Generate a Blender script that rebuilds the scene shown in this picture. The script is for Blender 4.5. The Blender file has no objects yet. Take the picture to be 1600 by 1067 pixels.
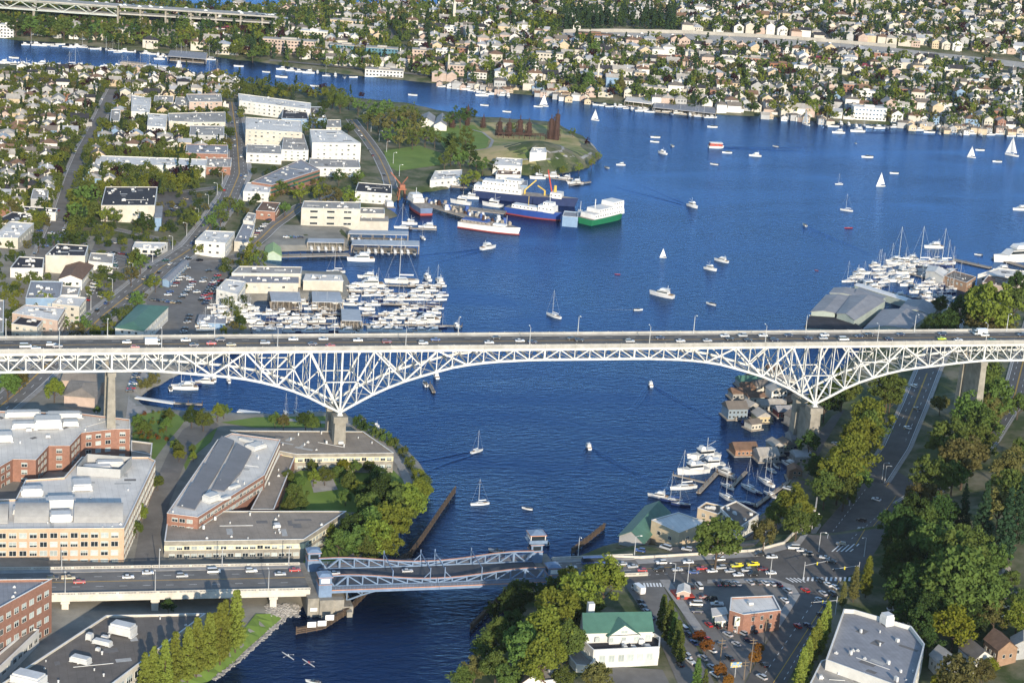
import bpy, bmesh, math, random
import numpy as np
from mathutils import Matrix, Vector
rad = math.radians
scene = bpy.context.scene
COL = scene.collection
rng = random.Random(7)

# ---------------------------------------------------------------- camera
CAM = np.array([-902.59, 299.323, 328.183]); YAW, PITCH, ROLL, FPX = 0.282811, 0.279386, 0.071503, 3150.0
_f = np.array([math.cos(PITCH)*math.cos(YAW), -math.cos(PITCH)*math.sin(YAW), -math.sin(PITCH)])
_r = np.cross(_f, [0, 0, 1.0]); _r /= np.linalg.norm(_r); _u = np.cross(_r, _f)
_r, _u = math.cos(ROLL)*_r + math.sin(ROLL)*_u, -math.sin(ROLL)*_r + math.cos(ROLL)*_u
cam_data = bpy.data.cameras.new('camera')
cam = bpy.data.objects.new('camera', cam_data); COL.objects.link(cam)
cam.matrix_world = Matrix(((_r[0], _u[0], -_f[0], CAM[0]), (_r[1], _u[1], -_f[1], CAM[1]), (_r[2], _u[2], -_f[2], CAM[2]), (0, 0, 0, 1)))
cam_data.sensor_width = 36; cam_data.lens = FPX/1600*36
cam_data.clip_start = 5; cam_data.clip_end = 12000
scene.camera = cam

# ---------------------------------------------------------------- sky, sun, exposure
SUN_EL = rad(15.5); SUN_TO = Vector((1.0, -0.035, 0)).normalized()   # light travels due +x
world = bpy.data.worlds.new('World'); scene.world = world; world.use_nodes = True
wn = world.node_tree.nodes; wl = world.node_tree.links
sky = wn.new('ShaderNodeTexSky'); sky.sky_type = 'NISHITA'; sky.sun_disc = False
sky.sun_elevation = SUN_EL
sky.sun_rotation = math.atan2(-SUN_TO.x, -SUN_TO.y)   # azimuth of the sun, clockwise from +y
sky.altitude = 300; sky.air_density = 1.0; sky.dust_density = 0.0; sky.ozone_density = 2.0
wl.new(sky.outputs[0], wn['Background'].inputs[0]); wn['Background'].inputs[1].default_value = 0.15
sl = bpy.data.lights.new('sun', 'SUN'); sl.energy = 3.7; sl.angle = rad(0.53); sl.color = (1.0, 0.87, 0.70)
so = bpy.data.objects.new('sun', sl); COL.objects.link(so)
so.rotation_euler = Vector((SUN_TO.x*math.cos(SUN_EL), SUN_TO.y*math.cos(SUN_EL), -math.sin(SUN_EL))).to_track_quat('-Z', 'Y').to_euler()
scene.view_settings.view_transform = 'Standard'; scene.view_settings.look = 'None'
scene.view_settings.gamma = 1.0; scene.view_settings.use_curve_mapping = False
scene.view_settings.exposure = 0.8
scene.cycles.max_bounces = 5; scene.cycles.diffuse_bounces = 2; scene.cycles.glossy_bounces = 2
scene.cycles.transmission_bounces = 3; scene.cycles.transparent_max_bounces = 4; scene.cycles.volume_bounces = 0

# ---------------------------------------------------------------- picture <-> place
def at(px, py, z=0.0):
    d = _f*FPX + _r*(px-800) - _u*(py-533.5)
    return CAM + d*((z-CAM[2])/d[2])
def px_of(X):
    d = np.asarray(X, float) - CAM; w = d @ _f
    return 800+FPX*(d @ _r)/w, 533.5-FPX*(d @ _u)/w

# ---------------------------------------------------------------- materials
MATS = {}
def mat(name, col, rough=0.8, var=0.12, scale=0.6, metal=0.0, spec=0.3, rnd=0.0, bump=0.0, coord='Object', detail=4.0, col2=None, mixpos=None, blotch=None, seam=None):
    if name in MATS: return MATS[name]
    m = bpy.data.materials.new(name); m.use_nodes = True; MATS[name] = m
    n, l = m.node_tree.nodes, m.node_tree.links
    b = n['Principled BSDF']
    b.inputs['Roughness'].default_value = rough; b.inputs['Metallic'].default_value = metal
    b.inputs['Specular IOR Level'].default_value = spec
    if var <= 0 and rnd <= 0 and col2 is None:
        b.inputs['Base Color'].default_value = (*col, 1); return m
    tc = n.new('ShaderNodeTexCoord'); nz = n.new('ShaderNodeTexNoise')
    nz.inputs['Scale'].default_value = scale; nz.inputs['Detail'].default_value = detail; nz.inputs['Roughness'].default_value = 0.65
    if coord == 'World':
        g = n.new('ShaderNodeNewGeometry'); l.new(g.outputs['Position'], nz.inputs['Vector'])
    else: l.new(tc.outputs['Object'], nz.inputs['Vector'])
    if col2 is None:
        c1 = tuple(max(0, c*(1-2.2*var)) for c in col); c2 = tuple(min(1, c*(1+2.2*var)) for c in col)
    else: c1, c2 = col, col2
    rp = n.new('ShaderNodeValToRGB'); rp.color_ramp.elements[0].color = (*c1, 1); rp.color_ramp.elements[1].color = (*c2, 1)
    lo, hi = mixpos or (0.25, 0.75)
    rp.color_ramp.elements[0].position = lo; rp.color_ramp.elements[1].position = hi
    l.new(nz.outputs[0], rp.inputs[0]); out = rp.outputs[0]
    if rnd > 0:
        oi = n.new('ShaderNodeObjectInfo'); hs = n.new('ShaderNodeHueSaturation')
        mr = n.new('ShaderNodeMapRange'); mr.inputs[3].default_value = 1-rnd; mr.inputs[4].default_value = 1+rnd
        l.new(oi.outputs['Random'], mr.inputs[0]); l.new(mr.outputs[0], hs.inputs['Value']); l.new(out, hs.inputs['Color']); out = hs.outputs[0]
    if blotch is None: blotch = 0.16 if coord == 'World' else 0
    g2 = n.new('ShaderNodeNewGeometry') if (blotch or seam) else None
    if blotch:
        n3 = n.new('ShaderNodeTexNoise'); n3.inputs['Scale'].default_value = 0.045; n3.inputs['Detail'].default_value = 6; n3.inputs['Roughness'].default_value = 0.7; l.new(g2.outputs['Position'], n3.inputs['Vector'])
        m3 = n.new('ShaderNodeMapRange'); m3.inputs[1].default_value = 0.3; m3.inputs[2].default_value = 0.7; m3.inputs[3].default_value = 1-blotch; m3.inputs[4].default_value = 1+blotch; l.new(n3.outputs[0], m3.inputs[0])
        h3 = n.new('ShaderNodeHueSaturation'); l.new(m3.outputs[0], h3.inputs['Value']); l.new(out, h3.inputs['Color']); out = h3.outputs[0]
    if seam:
        bk = n.new('ShaderNodeTexBrick'); bk.inputs['Scale'].default_value = 1.0; bk.inputs['Mortar Size'].default_value = 0.07; bk.inputs['Brick Width'].default_value = seam[0]; bk.inputs['Row Height'].default_value = seam[1]
        bk.inputs['Color1'].default_value = (1, 1, 1, 1); bk.inputs['Color2'].default_value = (.93, .93, .93, 1); bk.inputs['Mortar'].default_value = (.78, .78, .78, 1); l.new(g2.outputs['Position'], bk.inputs['Vector'])
        mx = n.new('ShaderNodeMix'); mx.data_type = 'RGBA'; mx.blend_type = 'MULTIPLY'; mx.inputs[0].default_value = 1.0; l.new(out, mx.inputs[6]); l.new(bk.outputs[0], mx.inputs[7]); out = mx.outputs[2]
    l.new(out, b.inputs['Base Color'])
    if bump > 0:
        bp = n.new('ShaderNodeBump'); bp.inputs['Strength'].default_value = bump; bp.inputs['Distance'].default_value = 0.05
        l.new(nz.outputs[0], bp.inputs['Height']); l.new(bp.outputs[0], b.inputs['Normal'])
    return m
def leafmat(name, col, hue=0.03, trans=0.35):
    if name in MATS: return MATS[name]
    m = bpy.data.materials.new(name); m.use_nodes = True; MATS[name] = m
    n, l = m.node_tree.nodes, m.node_tree.links
    n.remove(n['Principled BSDF'])
    oi = n.new('ShaderNodeObjectInfo'); hs = n.new('ShaderNodeHueSaturation'); hs.inputs['Color'].default_value = (*col, 1)
    g = n.new('ShaderNodeNewGeometry'); nz = n.new('ShaderNodeTexNoise'); nz.inputs['Scale'].default_value = 0.35
    l.new(g.outputs['Position'], nz.inputs['Vector'])
    ad = n.new('ShaderNodeMath'); ad.operation = 'ADD'
    m1 = n.new('ShaderNodeMapRange'); m1.inputs[3].default_value = 0.5-hue; m1.inputs[4].default_value = 0.5+hue
    l.new(oi.outputs['Random'], m1.inputs[0]); l.new(m1.outputs[0], hs.inputs['Hue'])
    l.new(oi.outputs['Random'], ad.inputs[0]); l.new(nz.outputs[0], ad.inputs[1])
    m2 = n.new('ShaderNodeMapRange'); m2.inputs[1].default_value = 0.2; m2.inputs[2].default_value = 1.6; m2.inputs[3].default_value = 0.62; m2.inputs[4].default_value = 1.4
    l.new(ad.outputs[0], m2.inputs[0]); l.new(m2.outputs[0], hs.inputs['Value'])
    d = n.new('ShaderNodeBsdfDiffuse'); t = n.new('ShaderNodeBsdfTranslucent'); mx = n.new('ShaderNodeMixShader'); mx.inputs[0].default_value = trans
    l.new(hs.outputs[0], d.inputs[0]); l.new(hs.outputs[0], t.inputs[0]); l.new(d.outputs[0], mx.inputs[1]); l.new(t.outputs[0], mx.inputs[2])
    l.new(mx.outputs[0], n['Material Output'].inputs[0])
    return m

# ---------------------------------------------------------------- mesh building
class MB:
    def __init__(s): s.v = []; s.f = []; s.m = []
    def quad(s, *p, m=0):
        k = len(s.v); s.v += [tuple(map(float, q)) for q in p]; s.f.append(tuple(range(k, k+len(p)))); s.m.append(m); return s
    def hexa(s, b, t, m=0, mt=None):        # bottom ring, top ring (ccw seen from above)
        k = len(s.v); n = len(b); s.v += [tuple(map(float, q)) for q in b] + [tuple(map(float, q)) for q in t]
        s.f.append(tuple(range(k+n-1, k-1, -1))); s.m.append(m)
        s.f.append(tuple(range(k+n, k+2*n))); s.m.append(m if mt is None else mt)
        for i in range(n):
            j = (i+1) % n; s.f.append((k+i, k+j, k+n+j, k+n+i)); s.m.append(m)
        return s
    def box(s, x0, x1, y0, y1, z0, z1, m=0, mt=None):
        return s.hexa([(x0, y0, z0), (x1, y0, z0), (x1, y1, z0), (x0, y1, z0)], [(x0, y0, z1), (x1, y0, z1), (x1, y1, z1), (x0, y1, z1)], m, mt)
    def prism(s, poly, z0, z1, m=0, mt=None):
        return s.hexa([(x, y, z0) for x, y in poly], [(x, y, z1) for x, y in poly], m, mt)
    def bar(s, a, b, w, h=None, m=0, up=(0, 0, 1)):
        a = Vector(a); b = Vector(b); h = h or w; d = (b-a)
        if d.length < 1e-6: return s
        d.normalize(); u = Vector(up)
        if abs(d.dot(u)) > 0.98: u = Vector((1, 0, 0))
        sx = d.cross(u).normalized(); sy = sx.cross(d).normalized()
        sx *= w/2; sy *= h/2
        return s.hexa([a-sx-sy, a+sx-sy, a+sx+sy, a-sx+sy], [b-sx-sy, b+sx-sy, b+sx+sy, b-sx+sy], m)
    def cyl(s, c, r0, r1, z0, z1, n=8, m=0, mt=None):
        A = [2*math.pi*i/n for i in range(n)]
        return s.hexa([(c[0]+r0*math.cos(a), c[1]+r0*math.sin(a), z0) for a in A], [(c[0]+r1*math.cos(a), c[1]+r1*math.sin(a), z1) for a in A], m, mt)
    def gable(s, x0, x1, y0, y1, z0, z1, m=0, along='x', over=0.0, mg=None):
        o = over
        if along == 'x':
            ym = (y0+y1)/2; P = [(x0-o, y0-o, z0), (x1+o, y0-o, z0), (x1+o, y1+o, z0), (x0-o, y1+o, z0), (x0-o, ym, z1), (x1+o, ym, z1)]
            F = [(0, 1, 5, 4), (2, 3, 4, 5)]; G = [(1, 2, 5), (3, 0, 4)]
        else:
            xm = (x0+x1)/2; P = [(x0-o, y0-o, z0), (x1+o, y0-o, z0), (x1+o, y1+o, z0), (x0-o, y1+o, z0), (xm, y0-o, z1), (xm, y1+o, z1)]
            F = [(1, 2, 5, 4), (3, 0, 4, 5)]; G = [(0, 1, 4), (2, 3, 5)]
        k = len(s.v); s.v += P
        for f in F: s.f.append(tuple(k+i for i in f)); s.m.append(m)
        for f in G: s.f.append(tuple(k+i for i in f)); s.m.append(m if mg is None else mg)
        s.f.append((k+3, k+2, k+1, k)); s.m.append(m); return s
    def hip(s, x0, x1, y0, y1, z0, z1, m=0):
        lx, ly = x1-x0, y1-y0; k = len(s.v); xm, ym = (x0+x1)/2, (y0+y1)/2
        if lx >= ly: a, b = (x0+ly/2, ym, z1), (x1-ly/2, ym, z1)
        else: a, b = (xm, y0+lx/2, z1), (xm, y1-lx/2, z1)
        s.v += [(x0, y0, z0), (x1, y0, z0), (x1, y1, z0), (x0, y1, z0), a, b]
        F = [(0, 1, 5, 4), (1, 2, 5), (2, 3, 4, 5), (3, 0, 4)] if lx >= ly else [(0, 1, 4), (1, 2, 5, 4), (2, 3, 5), (3, 0, 4, 5)]
        for f in F: s.f.append(tuple(k+i for i in f)); s.m.append(m)
        s.f.append((k+3, k+2, k+1, k)); s.m.append(m); return s
    def mesh(s, name, mats):
        me = bpy.data.meshes.new(name); me.from_pydata(s.v, [], s.f)
        for x in mats: me.materials.append(x)
        if len(mats) > 1: me.polygons.foreach_set('material_index', s.m)
        me.update(); return me
    def build(s, name, mats, parent=None, loc=None):
        if not isinstance(mats, (list, tuple)): mats = [mats]
        return put(name, s.mesh(name, mats), parent, loc)
def put(name, mesh, parent=None, loc=None, rz=0.0, sc=None):
    o = bpy.data.objects.new(name, mesh); COL.objects.link(o)
    if loc is not None: o.location = tuple(float(c) for c in loc)
    if rz: o.rotation_euler = (0, 0, rz)
    if sc is not None: o.scale = sc if isinstance(sc, tuple) else (sc, sc, sc)
    if parent is not None: o.parent = parent
    return o
THINGS = []
def tag(o, label, cat, group=None, kind=None):
    o['label'] = label; o['category'] = cat
    if group: o['group'] = group
    if kind: o['kind'] = kind
    THINGS.append(o); return o
def empty(name, loc, label, cat, group=None, rz=0.0, sc=None):
    return tag(put(name, None, None, loc, rz, sc), label, cat, group)
def struct(o, kind='structure'): o['kind'] = kind; return o
def copy_tree(o, parent=None, loc=None, rz=None, sc=None):
    c = o.copy(); COL.objects.link(c); c.parent = parent
    if loc is not None: c.location = tuple(float(v) for v in loc)
    if rz is not None: c.rotation_euler = (0, 0, rz)
    if sc is not None: c.scale = (sc, sc, sc)
    for ch in KIDS.get(o.name, ()): copy_tree(ch, c)
    return c
KIDS = {}
def kids(o, *ch): KIDS[o.name] = list(ch); return o

# ================================================================ terrain
def XY(pts, z=0.0): return np.array([at(x, y, z)[:2] for x, y in pts])
SHORE_N = XY([(-500, 1500), (200, 1120), (330, 1060), (375, 1026), (415, 990), (440, 968), (466, 958), (478, 938), (520, 905), (572, 880), (598, 866), (622, 830), (645, 800), (668, 772), (672, 752), (655, 722), (628, 695), (600, 676), (575, 664),
    (548, 652), (500, 646), (440, 650), (385, 648), (340, 645), (300, 645), (255, 640), (225, 634), (214, 624), (236, 607), (252, 601), (262, 594), (300, 575), (350, 555), (392, 530), (392, 490), (398, 470), (545, 468), (546, 442), (540, 428), (470, 425),
    (412, 412), (408, 402), (425, 394), (470, 392), (545, 392), (550, 360), (600, 347), (622, 337), (606, 322), (640, 304), (700, 296), (705, 288), (760, 284), (748, 276), (800, 272), (838, 276), (880, 271), (918, 262), (940, 246),
    (932, 233), (912, 214), (890, 204), (870, 193), (800, 188), (740, 184), (700, 178), (640, 164), (600, 160), (560, 156), (530, 150), (480, 146), (430, 138), (380, 130), (300, 121), (200, 112), (100, 107), (0, 103), (-300, 90), (-900, 70)])
SHORE_N = np.vstack([SHORE_N, [[1100, 1500], [-600, 1500]]])
SHORE_F = XY([(-900, 20), (-300, 45), (0, 61), (60, 66), (100, 68), (190, 78), (260, 84), (330, 88), (360, 93), (400, 97), (440, 103), (520, 115), (560, 119), (640, 127), (700, 133), (800, 147), (900, 156), (980, 166), (1100, 178), (1200, 183), (1290, 192), (1400, 197), (1480, 205), (1600, 208), (2200, 225)])
SHORE_F = np.vstack([SHORE_F, [[900, -2600], [5000, -2600], [5000, 2200], [2000, 1500]]])
BAY = XY([(195, -60), (195, 12), (260, 12), (330, 17), (425, 14), (445, 6), (540, 8), (600, 12), (700, 10), (720, -5), (700, -60)])
SHORE_S = XY([(690, 1110), (705, 1067), (745, 1030), (768, 990), (800, 952), (842, 915), (868, 885), (905, 868), (945, 852), (985, 846), (1010, 850), (1060, 850), (1120, 845), (1180, 812), (1215, 780), (1235, 745), (1252, 705), (1268, 660), (1285, 610),
    (1330, 560), (1385, 520), (1425, 500), (1465, 480), (1505, 468), (1535, 455), (1600, 425), (2000, 380), (2600, 330)])
SHORE_S = np.vstack([SHORE_S, [[500, -1500], [-700, -1500], [-700, 60], [-330, 75]]])
def sdf(poly, X, Y):
    X = np.asarray(X, float); Y = np.asarray(Y, float)
    d2 = np.full(X.shape, 1e18); ins = np.zeros(X.shape, bool)
    n = len(poly)
    for i in range(n):
        ax, ay = poly[i]; bx, by = poly[(i+1) % n]
        ex, ey = bx-ax, by-ay; L = ex*ex+ey*ey+1e-12
        t = np.clip(((X-ax)*ex+(Y-ay)*ey)/L, 0, 1)
        d2 = np.minimum(d2, (X-ax-t*ex)**2+(Y-ay-t*ey)**2)
        if ay != by:
            c = ((ay > Y) != (by > Y)) & (X < (bx-ax)*(Y-ay)/(by-ay)+ax); ins ^= c
    return np.where(ins, 1, -1)*np.sqrt(d2)
def sstep(a, b, x):
    t = np.clip((x-a)/(b-a), 0, 1); return t*t*(3-2*t)
KITE = at(845, 238, 8)[:2]
def land(X, Y):
    X = np.asarray(X, float); Y = np.asarray(Y, float)
    dn = sdf(SHORE_N, X, Y); ds = sdf(SHORE_S, X, Y); df = np.minimum(sdf(SHORE_F, X, Y), -sdf(BAY, X, Y))
    bank = lambda d, h: np.clip(d*0.7, -4, h)
    zn = bank(dn, 2.6) + np.clip((dn-30)*0.075, 0, 30)*sstep(900, 300, X-0*Y)*1.0
    zn = zn + 14*np.exp(-(((X-KITE[0])/42)**2+((Y-KITE[1])/34)**2))*(dn > 0)*np.clip(dn/12, 0, 1)
    zs = bank(ds, 2.6) + sstep(-127, -135, X)*6.2*sstep(6, 26, ds) + sstep(-120, 60, X)*0.0
    zs = zs + np.clip((-80-Y)*0.13, 0, 70)*sstep(-100, -135, X) + np.clip(ds-42, 0, 400)*0.13*sstep(-140, -100, X)
    sl = 0.028 + 0.062*sstep(60, -420, Y)
    zf = bank(df, 2.2) + np.clip(df-25, 0, 1500)*sl
    return zn, zs, zf, dn, ds, df
def H(X, Y):
    zn, zs, zf, dn, ds, df = land(X, Y)
    return np.maximum(np.maximum(zn, zs), zf)
class HGrid:                                 # cached heights for quick look-ups
    def __init__(s, x0, x1, y0, y1, r):
        s.x0, s.y0, s.r = x0, y0, r; xs = np.arange(x0, x1+r, r); ys = np.arange(y0, y1+r, r); s.nx, s.ny = len(xs), len(ys)
        X, Y = np.meshgrid(xs, ys, indexing='ij'); s.Z = H(X.ravel(), Y.ravel()).reshape(X.shape)
    def ok(s, X, Y): return (X > s.x0) & (X < s.x0+(s.nx-2)*s.r) & (Y > s.y0) & (Y < s.y0+(s.ny-2)*s.r)
    def __call__(s, X, Y):
        u = np.clip((X-s.x0)/s.r, 0, s.nx-1.001); v = np.clip((Y-s.y0)/s.r, 0, s.ny-1.001); i = u.astype(int); j = v.astype(int); a = u-i; b = v-j
        return s.Z[i, j]*(1-a)*(1-b)+s.Z[i+1, j]*a*(1-b)+s.Z[i, j+1]*(1-a)*b+s.Z[i+1, j+1]*a*b
HG1 = HGrid(-420, 520, -720, 580, 4.0); HG2 = HGrid(-700, 4400, -2400, 1600, 14.0); H_exact = H
def H(X, Y):
    X = np.asarray(X, float); Y = np.asarray(Y, float); return np.where(HG1.ok(X, Y), HG1(X, Y), HG2(X, Y))
def Hs(x, y): return float(H(np.array([x]), np.array([y]))[0])
def G(px, py, dz=0.0):                       # the ground point seen at a picture position
    z = 4.0
    for _ in range(14):
        p = at(px, py, z+dz); z = 0.5*z+0.5*max(0.0, Hs(p[0], p[1]))
    p = at(px, py, z+dz); return np.array([p[0], p[1], z])
def GN(P, dz=0.0):                           # many at once
    P = np.asarray(P, float); z = np.full(len(P), 4.0)
    D = _f*FPX + np.outer(P[:, 0]-800, _r) - np.outer(P[:, 1]-533.5, _u)
    for _ in range(14):
        Q = CAM + D*((z+dz-CAM[2])/D[:, 2])[:, None]; z = 0.5*z+0.5*np.maximum(0, H(Q[:, 0], Q[:, 1]))
    Q = CAM + D*((z+dz-CAM[2])/D[:, 2])[:, None]; Q[:, 2] = z; return Q

GROUND_GREEN = mat('ground_mixed', (0.05, 0.075, 0.02), 0.95, scale=0.04, coord='World', col2=(0.20, 0.18, 0.12), mixpos=(0.42, 0.62), detail=8)
GROUND_URBAN = mat('ground_urban', (0.20, 0.19, 0.16), 0.95, scale=0.06, coord='World', col2=(0.32, 0.30, 0.25), mixpos=(0.35, 0.65), detail=8)
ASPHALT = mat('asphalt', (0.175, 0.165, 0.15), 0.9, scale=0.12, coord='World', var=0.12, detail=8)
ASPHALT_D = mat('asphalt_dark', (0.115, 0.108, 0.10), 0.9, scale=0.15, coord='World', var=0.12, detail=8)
CONCRETE = mat('concrete', (0.36, 0.345, 0.31), 0.9, scale=0.25, coord='World', var=0.10, detail=8)
CONC_D = mat('concrete_weathered', (0.26, 0.24, 0.2), 0.95, scale=0.3, coord='World', var=0.16, detail=8)
PAVE = mat('pavement', (0.33, 0.315, 0.29), 0.9, scale=0.3, coord='World', var=0.1, detail=8)
LAWN = mat('lawn', (0.105, 0.185, 0.03), 0.95, scale=0.08, coord='World', col2=(0.18, 0.25, 0.05), detail=8)
DRYLAWN = mat('dry_lawn', (0.17, 0.21, 0.05), 0.95, scale=0.03, coord='World', col2=(0.45, 0.35, 0.17), mixpos=(0.4, 0.6), detail=8)
PAINT = mat('road_paint', (0.75, 0.75, 0.72), 0.8, 0); PAINT_Y = mat('road_paint_yellow', (0.6, 0.36, 0.06), 0.8, 0)

def grid_land(name, which, x0, x1, y0, y1, r, m):
    xs = np.arange(x0, x1+r/2, r); ys = np.arange(y0, y1+r/2, r)
    X, Y = np.meshgrid(xs, ys, indexing='ij'); A = land(X.ravel(), Y.ravel()); Z = A[which]
    nx, ny = len(xs), len(ys); keep = (Z > -3.4).reshape(nx, ny)
    q = keep[:-1, :-1] | keep[1:, :-1] | keep[1:, 1:] | keep[:-1, 1:]
    I = np.arange(nx*ny).reshape(nx, ny); a, b, c, d = I[:-1, :-1][q], I[1:, :-1][q], I[1:, 1:][q], I[:-1, 1:][q]
    F = np.stack([a, b, c, d], 1); used = np.unique(F); mp = np.full(nx*ny, -1); mp[used] = np.arange(len(used))
    me = bpy.data.meshes.new(name); me.from_pydata(np.stack([X.ravel(), Y.ravel(), Z], 1)[used].tolist(), [], mp[F].tolist())
    me.materials.append(m); me.polygons.foreach_set('use_smooth', [True]*len(me.polygons)); me.update()
    return struct(put(name, me))
grid_land('north_shore_ground', 0, -330, 420, 100, 560, 5, GROUND_URBAN)
grid_land('north_hill_terrain', 0, 420, 1500, -320, 900, 8, GROUND_GREEN)
grid_land('lakeside_yard_ground', 0, -330, 420, -320, 100, 5, GROUND_URBAN)
grid_land('south_shore_ground', 1, -400, 500, -700, 130, 5, GROUND_GREEN)
grid_land('far_hill_terrain', 2, 800, 4400, -2400, 1600, 16, GROUND_GREEN)

# water
wm = bpy.data.materials.new('lake_water'); wm.use_nodes = True
def _water():
    n, l = wm.node_tree.nodes, wm.node_tree.links; n.remove(n['Principled BSDF'])
    df = n.new('ShaderNodeBsdfDiffuse'); df.inputs[0].default_value = (0.001, 0.007, 0.028, 1)
    gl = n.new('ShaderNodeBsdfGlossy'); gl.inputs['Color'].default_value = (0.27, 0.50, 0.95, 1); gl.inputs['Roughness'].default_value = 0.17
    fr = n.new('ShaderNodeFresnel'); fr.inputs[0].default_value = 1.33; mx = n.new('ShaderNodeMixShader')
    g = n.new('ShaderNodeNewGeometry')
    mp = n.new('ShaderNodeMapping'); mp.inputs['Rotation'].default_value = (0, 0, rad(20)); mp.inputs['Scale'].default_value = (1.0, 0.45, 1.0)
    l.new(g.outputs['Position'], mp.inputs['Vector'])
    n1 = n.new('ShaderNodeTexNoise'); n1.inputs['Scale'].default_value = 0.38; n1.inputs['Detail'].default_value = 4; n1.inputs['Roughness'].default_value = 0.6; n1.inputs['Distortion'].default_value = 0.4
    n2 = n.new('ShaderNodeTexNoise'); n2.inputs['Scale'].default_value = 0.011; n2.inputs['Detail'].default_value = 5; n2.inputs['Distortion'].default_value = 1.2
    l.new(mp.outputs[0], n1.inputs['Vector']); l.new(mp.outputs[0], n2.inputs['Vector'])
    mr = n.new('ShaderNodeMapRange'); mr.inputs[1].default_value = 0.35; mr.inputs[2].default_value = 0.65; mr.inputs[3].default_value = 0.3; mr.inputs[4].default_value = 1.0
    l.new(n2.outputs[0], mr.inputs[0])
    bp = n.new('ShaderNodeBump'); bp.inputs['Distance'].default_value = 0.95
    l.new(mr.outputs[0], bp.inputs['Strength']); l.new(n1.outputs[0], bp.inputs['Height'])
    for s in (df, gl, fr): l.new(bp.outputs[0], s.inputs['Normal'])
    l.new(fr.outputs[0], mx.inputs[0]); l.new(df.outputs[0], mx.inputs[1]); l.new(gl.outputs[0], mx.inputs[2]); l.new(mx.outputs[0], n['Material Output'].inputs[0])
_water()
w = MB(); w.quad((-1380, -2980, 0), (4580, -2980, 0), (4580, 2380, 0), (-1380, 2380, 0))
struct(w.build('lake_water', wm))
bed = MB(); bed.quad((-1380, -2980, -6), (4580, -2980, -6), (4580, 2380, -6), (-1380, 2380, -6)); struct(bed.build('lake_bed', GROUND_URBAN))

# draped sheets and roads
def drape(name, pxpts, m, dz=0.15, r=6.0, world=False, parent=None, dens=True):
    P = np.array(pxpts, float)[:, :2] if world else GN(pxpts)[:, :2]
    bm = bmesh.new(); f = bm.faces.new([bm.verts.new((x, y, 0)) for x, y in P])
    for ax in (0, 1):
        lo, hi = P[:, ax].min(), P[:, ax].max(); k = math.ceil(lo/r)*r
        while k < hi:
            co = [0, 0, 0]; no = [0, 0, 0]; co[ax] = k+0.013; no[ax] = 1
            bmesh.ops.bisect_plane(bm, geom=bm.verts[:]+bm.edges[:]+bm.faces[:], plane_co=co, plane_no=no); k += r
    bm.normal_update()
    if bm.faces[:] and sum(ff.normal.z*ff.calc_area() for ff in bm.faces) < 0: bmesh.ops.reverse_faces(bm, faces=bm.faces[:])
    V = np.array([v.co[:2] for v in bm.verts]); Z = H(V[:, 0], V[:, 1])
    for v, z in zip(bm.verts, Z): v.co.z = z+dz
    bmesh.ops.triangulate(bm, faces=bm.faces[:])
    me = bpy.data.meshes.new(name); bm.to_mesh(me); bm.free(); me.materials.append(m)
    return put(name, me, parent)
def resample(P, step):
    P = np.asarray(P, float); L = np.r_[0, np.cumsum(np.hypot(*np.diff(P[:, :2], axis=0).T))]
    n = max(2, int(round(L[-1]/step))+1); t = np.linspace(0, L[-1], n)
    return np.stack([np.interp(t, L, P[:, k]) for k in range(P.shape[1])], 1)
def strip(mb, P, off0, off1, zf, m=0):       # ribbon between two offsets of a path
    d = np.gradient(P[:, :2], axis=0); d /= np.linalg.norm(d, axis=1)[:, None]+1e-9; nn = np.stack([-d[:, 1], d[:, 0]], 1)
    A = P[:, :2]+nn*off0; B = P[:, :2]+nn*off1; ZA = zf(A); ZB = zf(B)
    for i in range(len(P)-1):
        mb.quad((*A[i], ZA[i]), (*A[i+1], ZA[i+1]), (*B[i+1], ZB[i+1]), (*B[i], ZB[i]), m=m)
def road(name, pxpts, width, m=None, dz=0.2, center='yellow', edges=True, walk=0.0, lanes=(), world=False, step=6.0):
    P = np.array(pxpts, float) if world else GN(pxpts)[:, :2]
    P = resample(P, step); zf = lambda d: (lambda A: H(A[:, 0], A[:, 1])+d)
    mb = MB(); strip(mb, P, width/2, -width/2, zf(dz)); o = struct(mb.build(name, m or ASPHALT))
    for v in mb.f[:0]: pass
    if walk > 0:
        for s in (1, -1):
            k = MB(); a, b = (width/2+walk, width/2) if s > 0 else (-width/2, -width/2-walk)
            strip(k, P, a, b, zf(dz+0.13)); e = width/2*s
            k.build('kerb', PAVE, o)
    mk = MB()
    if center:
        for q in ((0.25, 0.05), (-0.05, -0.25)): strip(mk, P, q[0]*1.4, q[1]*1.4, zf(dz+0.05), m=1)
    if edges:
        for s in (1, -1): strip(mk, P, s*(width/2-0.5)+0.14, s*(width/2-0.5)-0.14, zf(dz+0.05))
    for off in lanes:
        Q = resample(P, 4.5)
        for i in range(0, len(Q)-1, 3): strip(mk, Q[i:i+2], off+0.12, off-0.12, zf(dz+0.05))
    if mk.f: mk.build('lane_markings', [PAINT, PAINT_Y], o)
    return o, P
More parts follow.
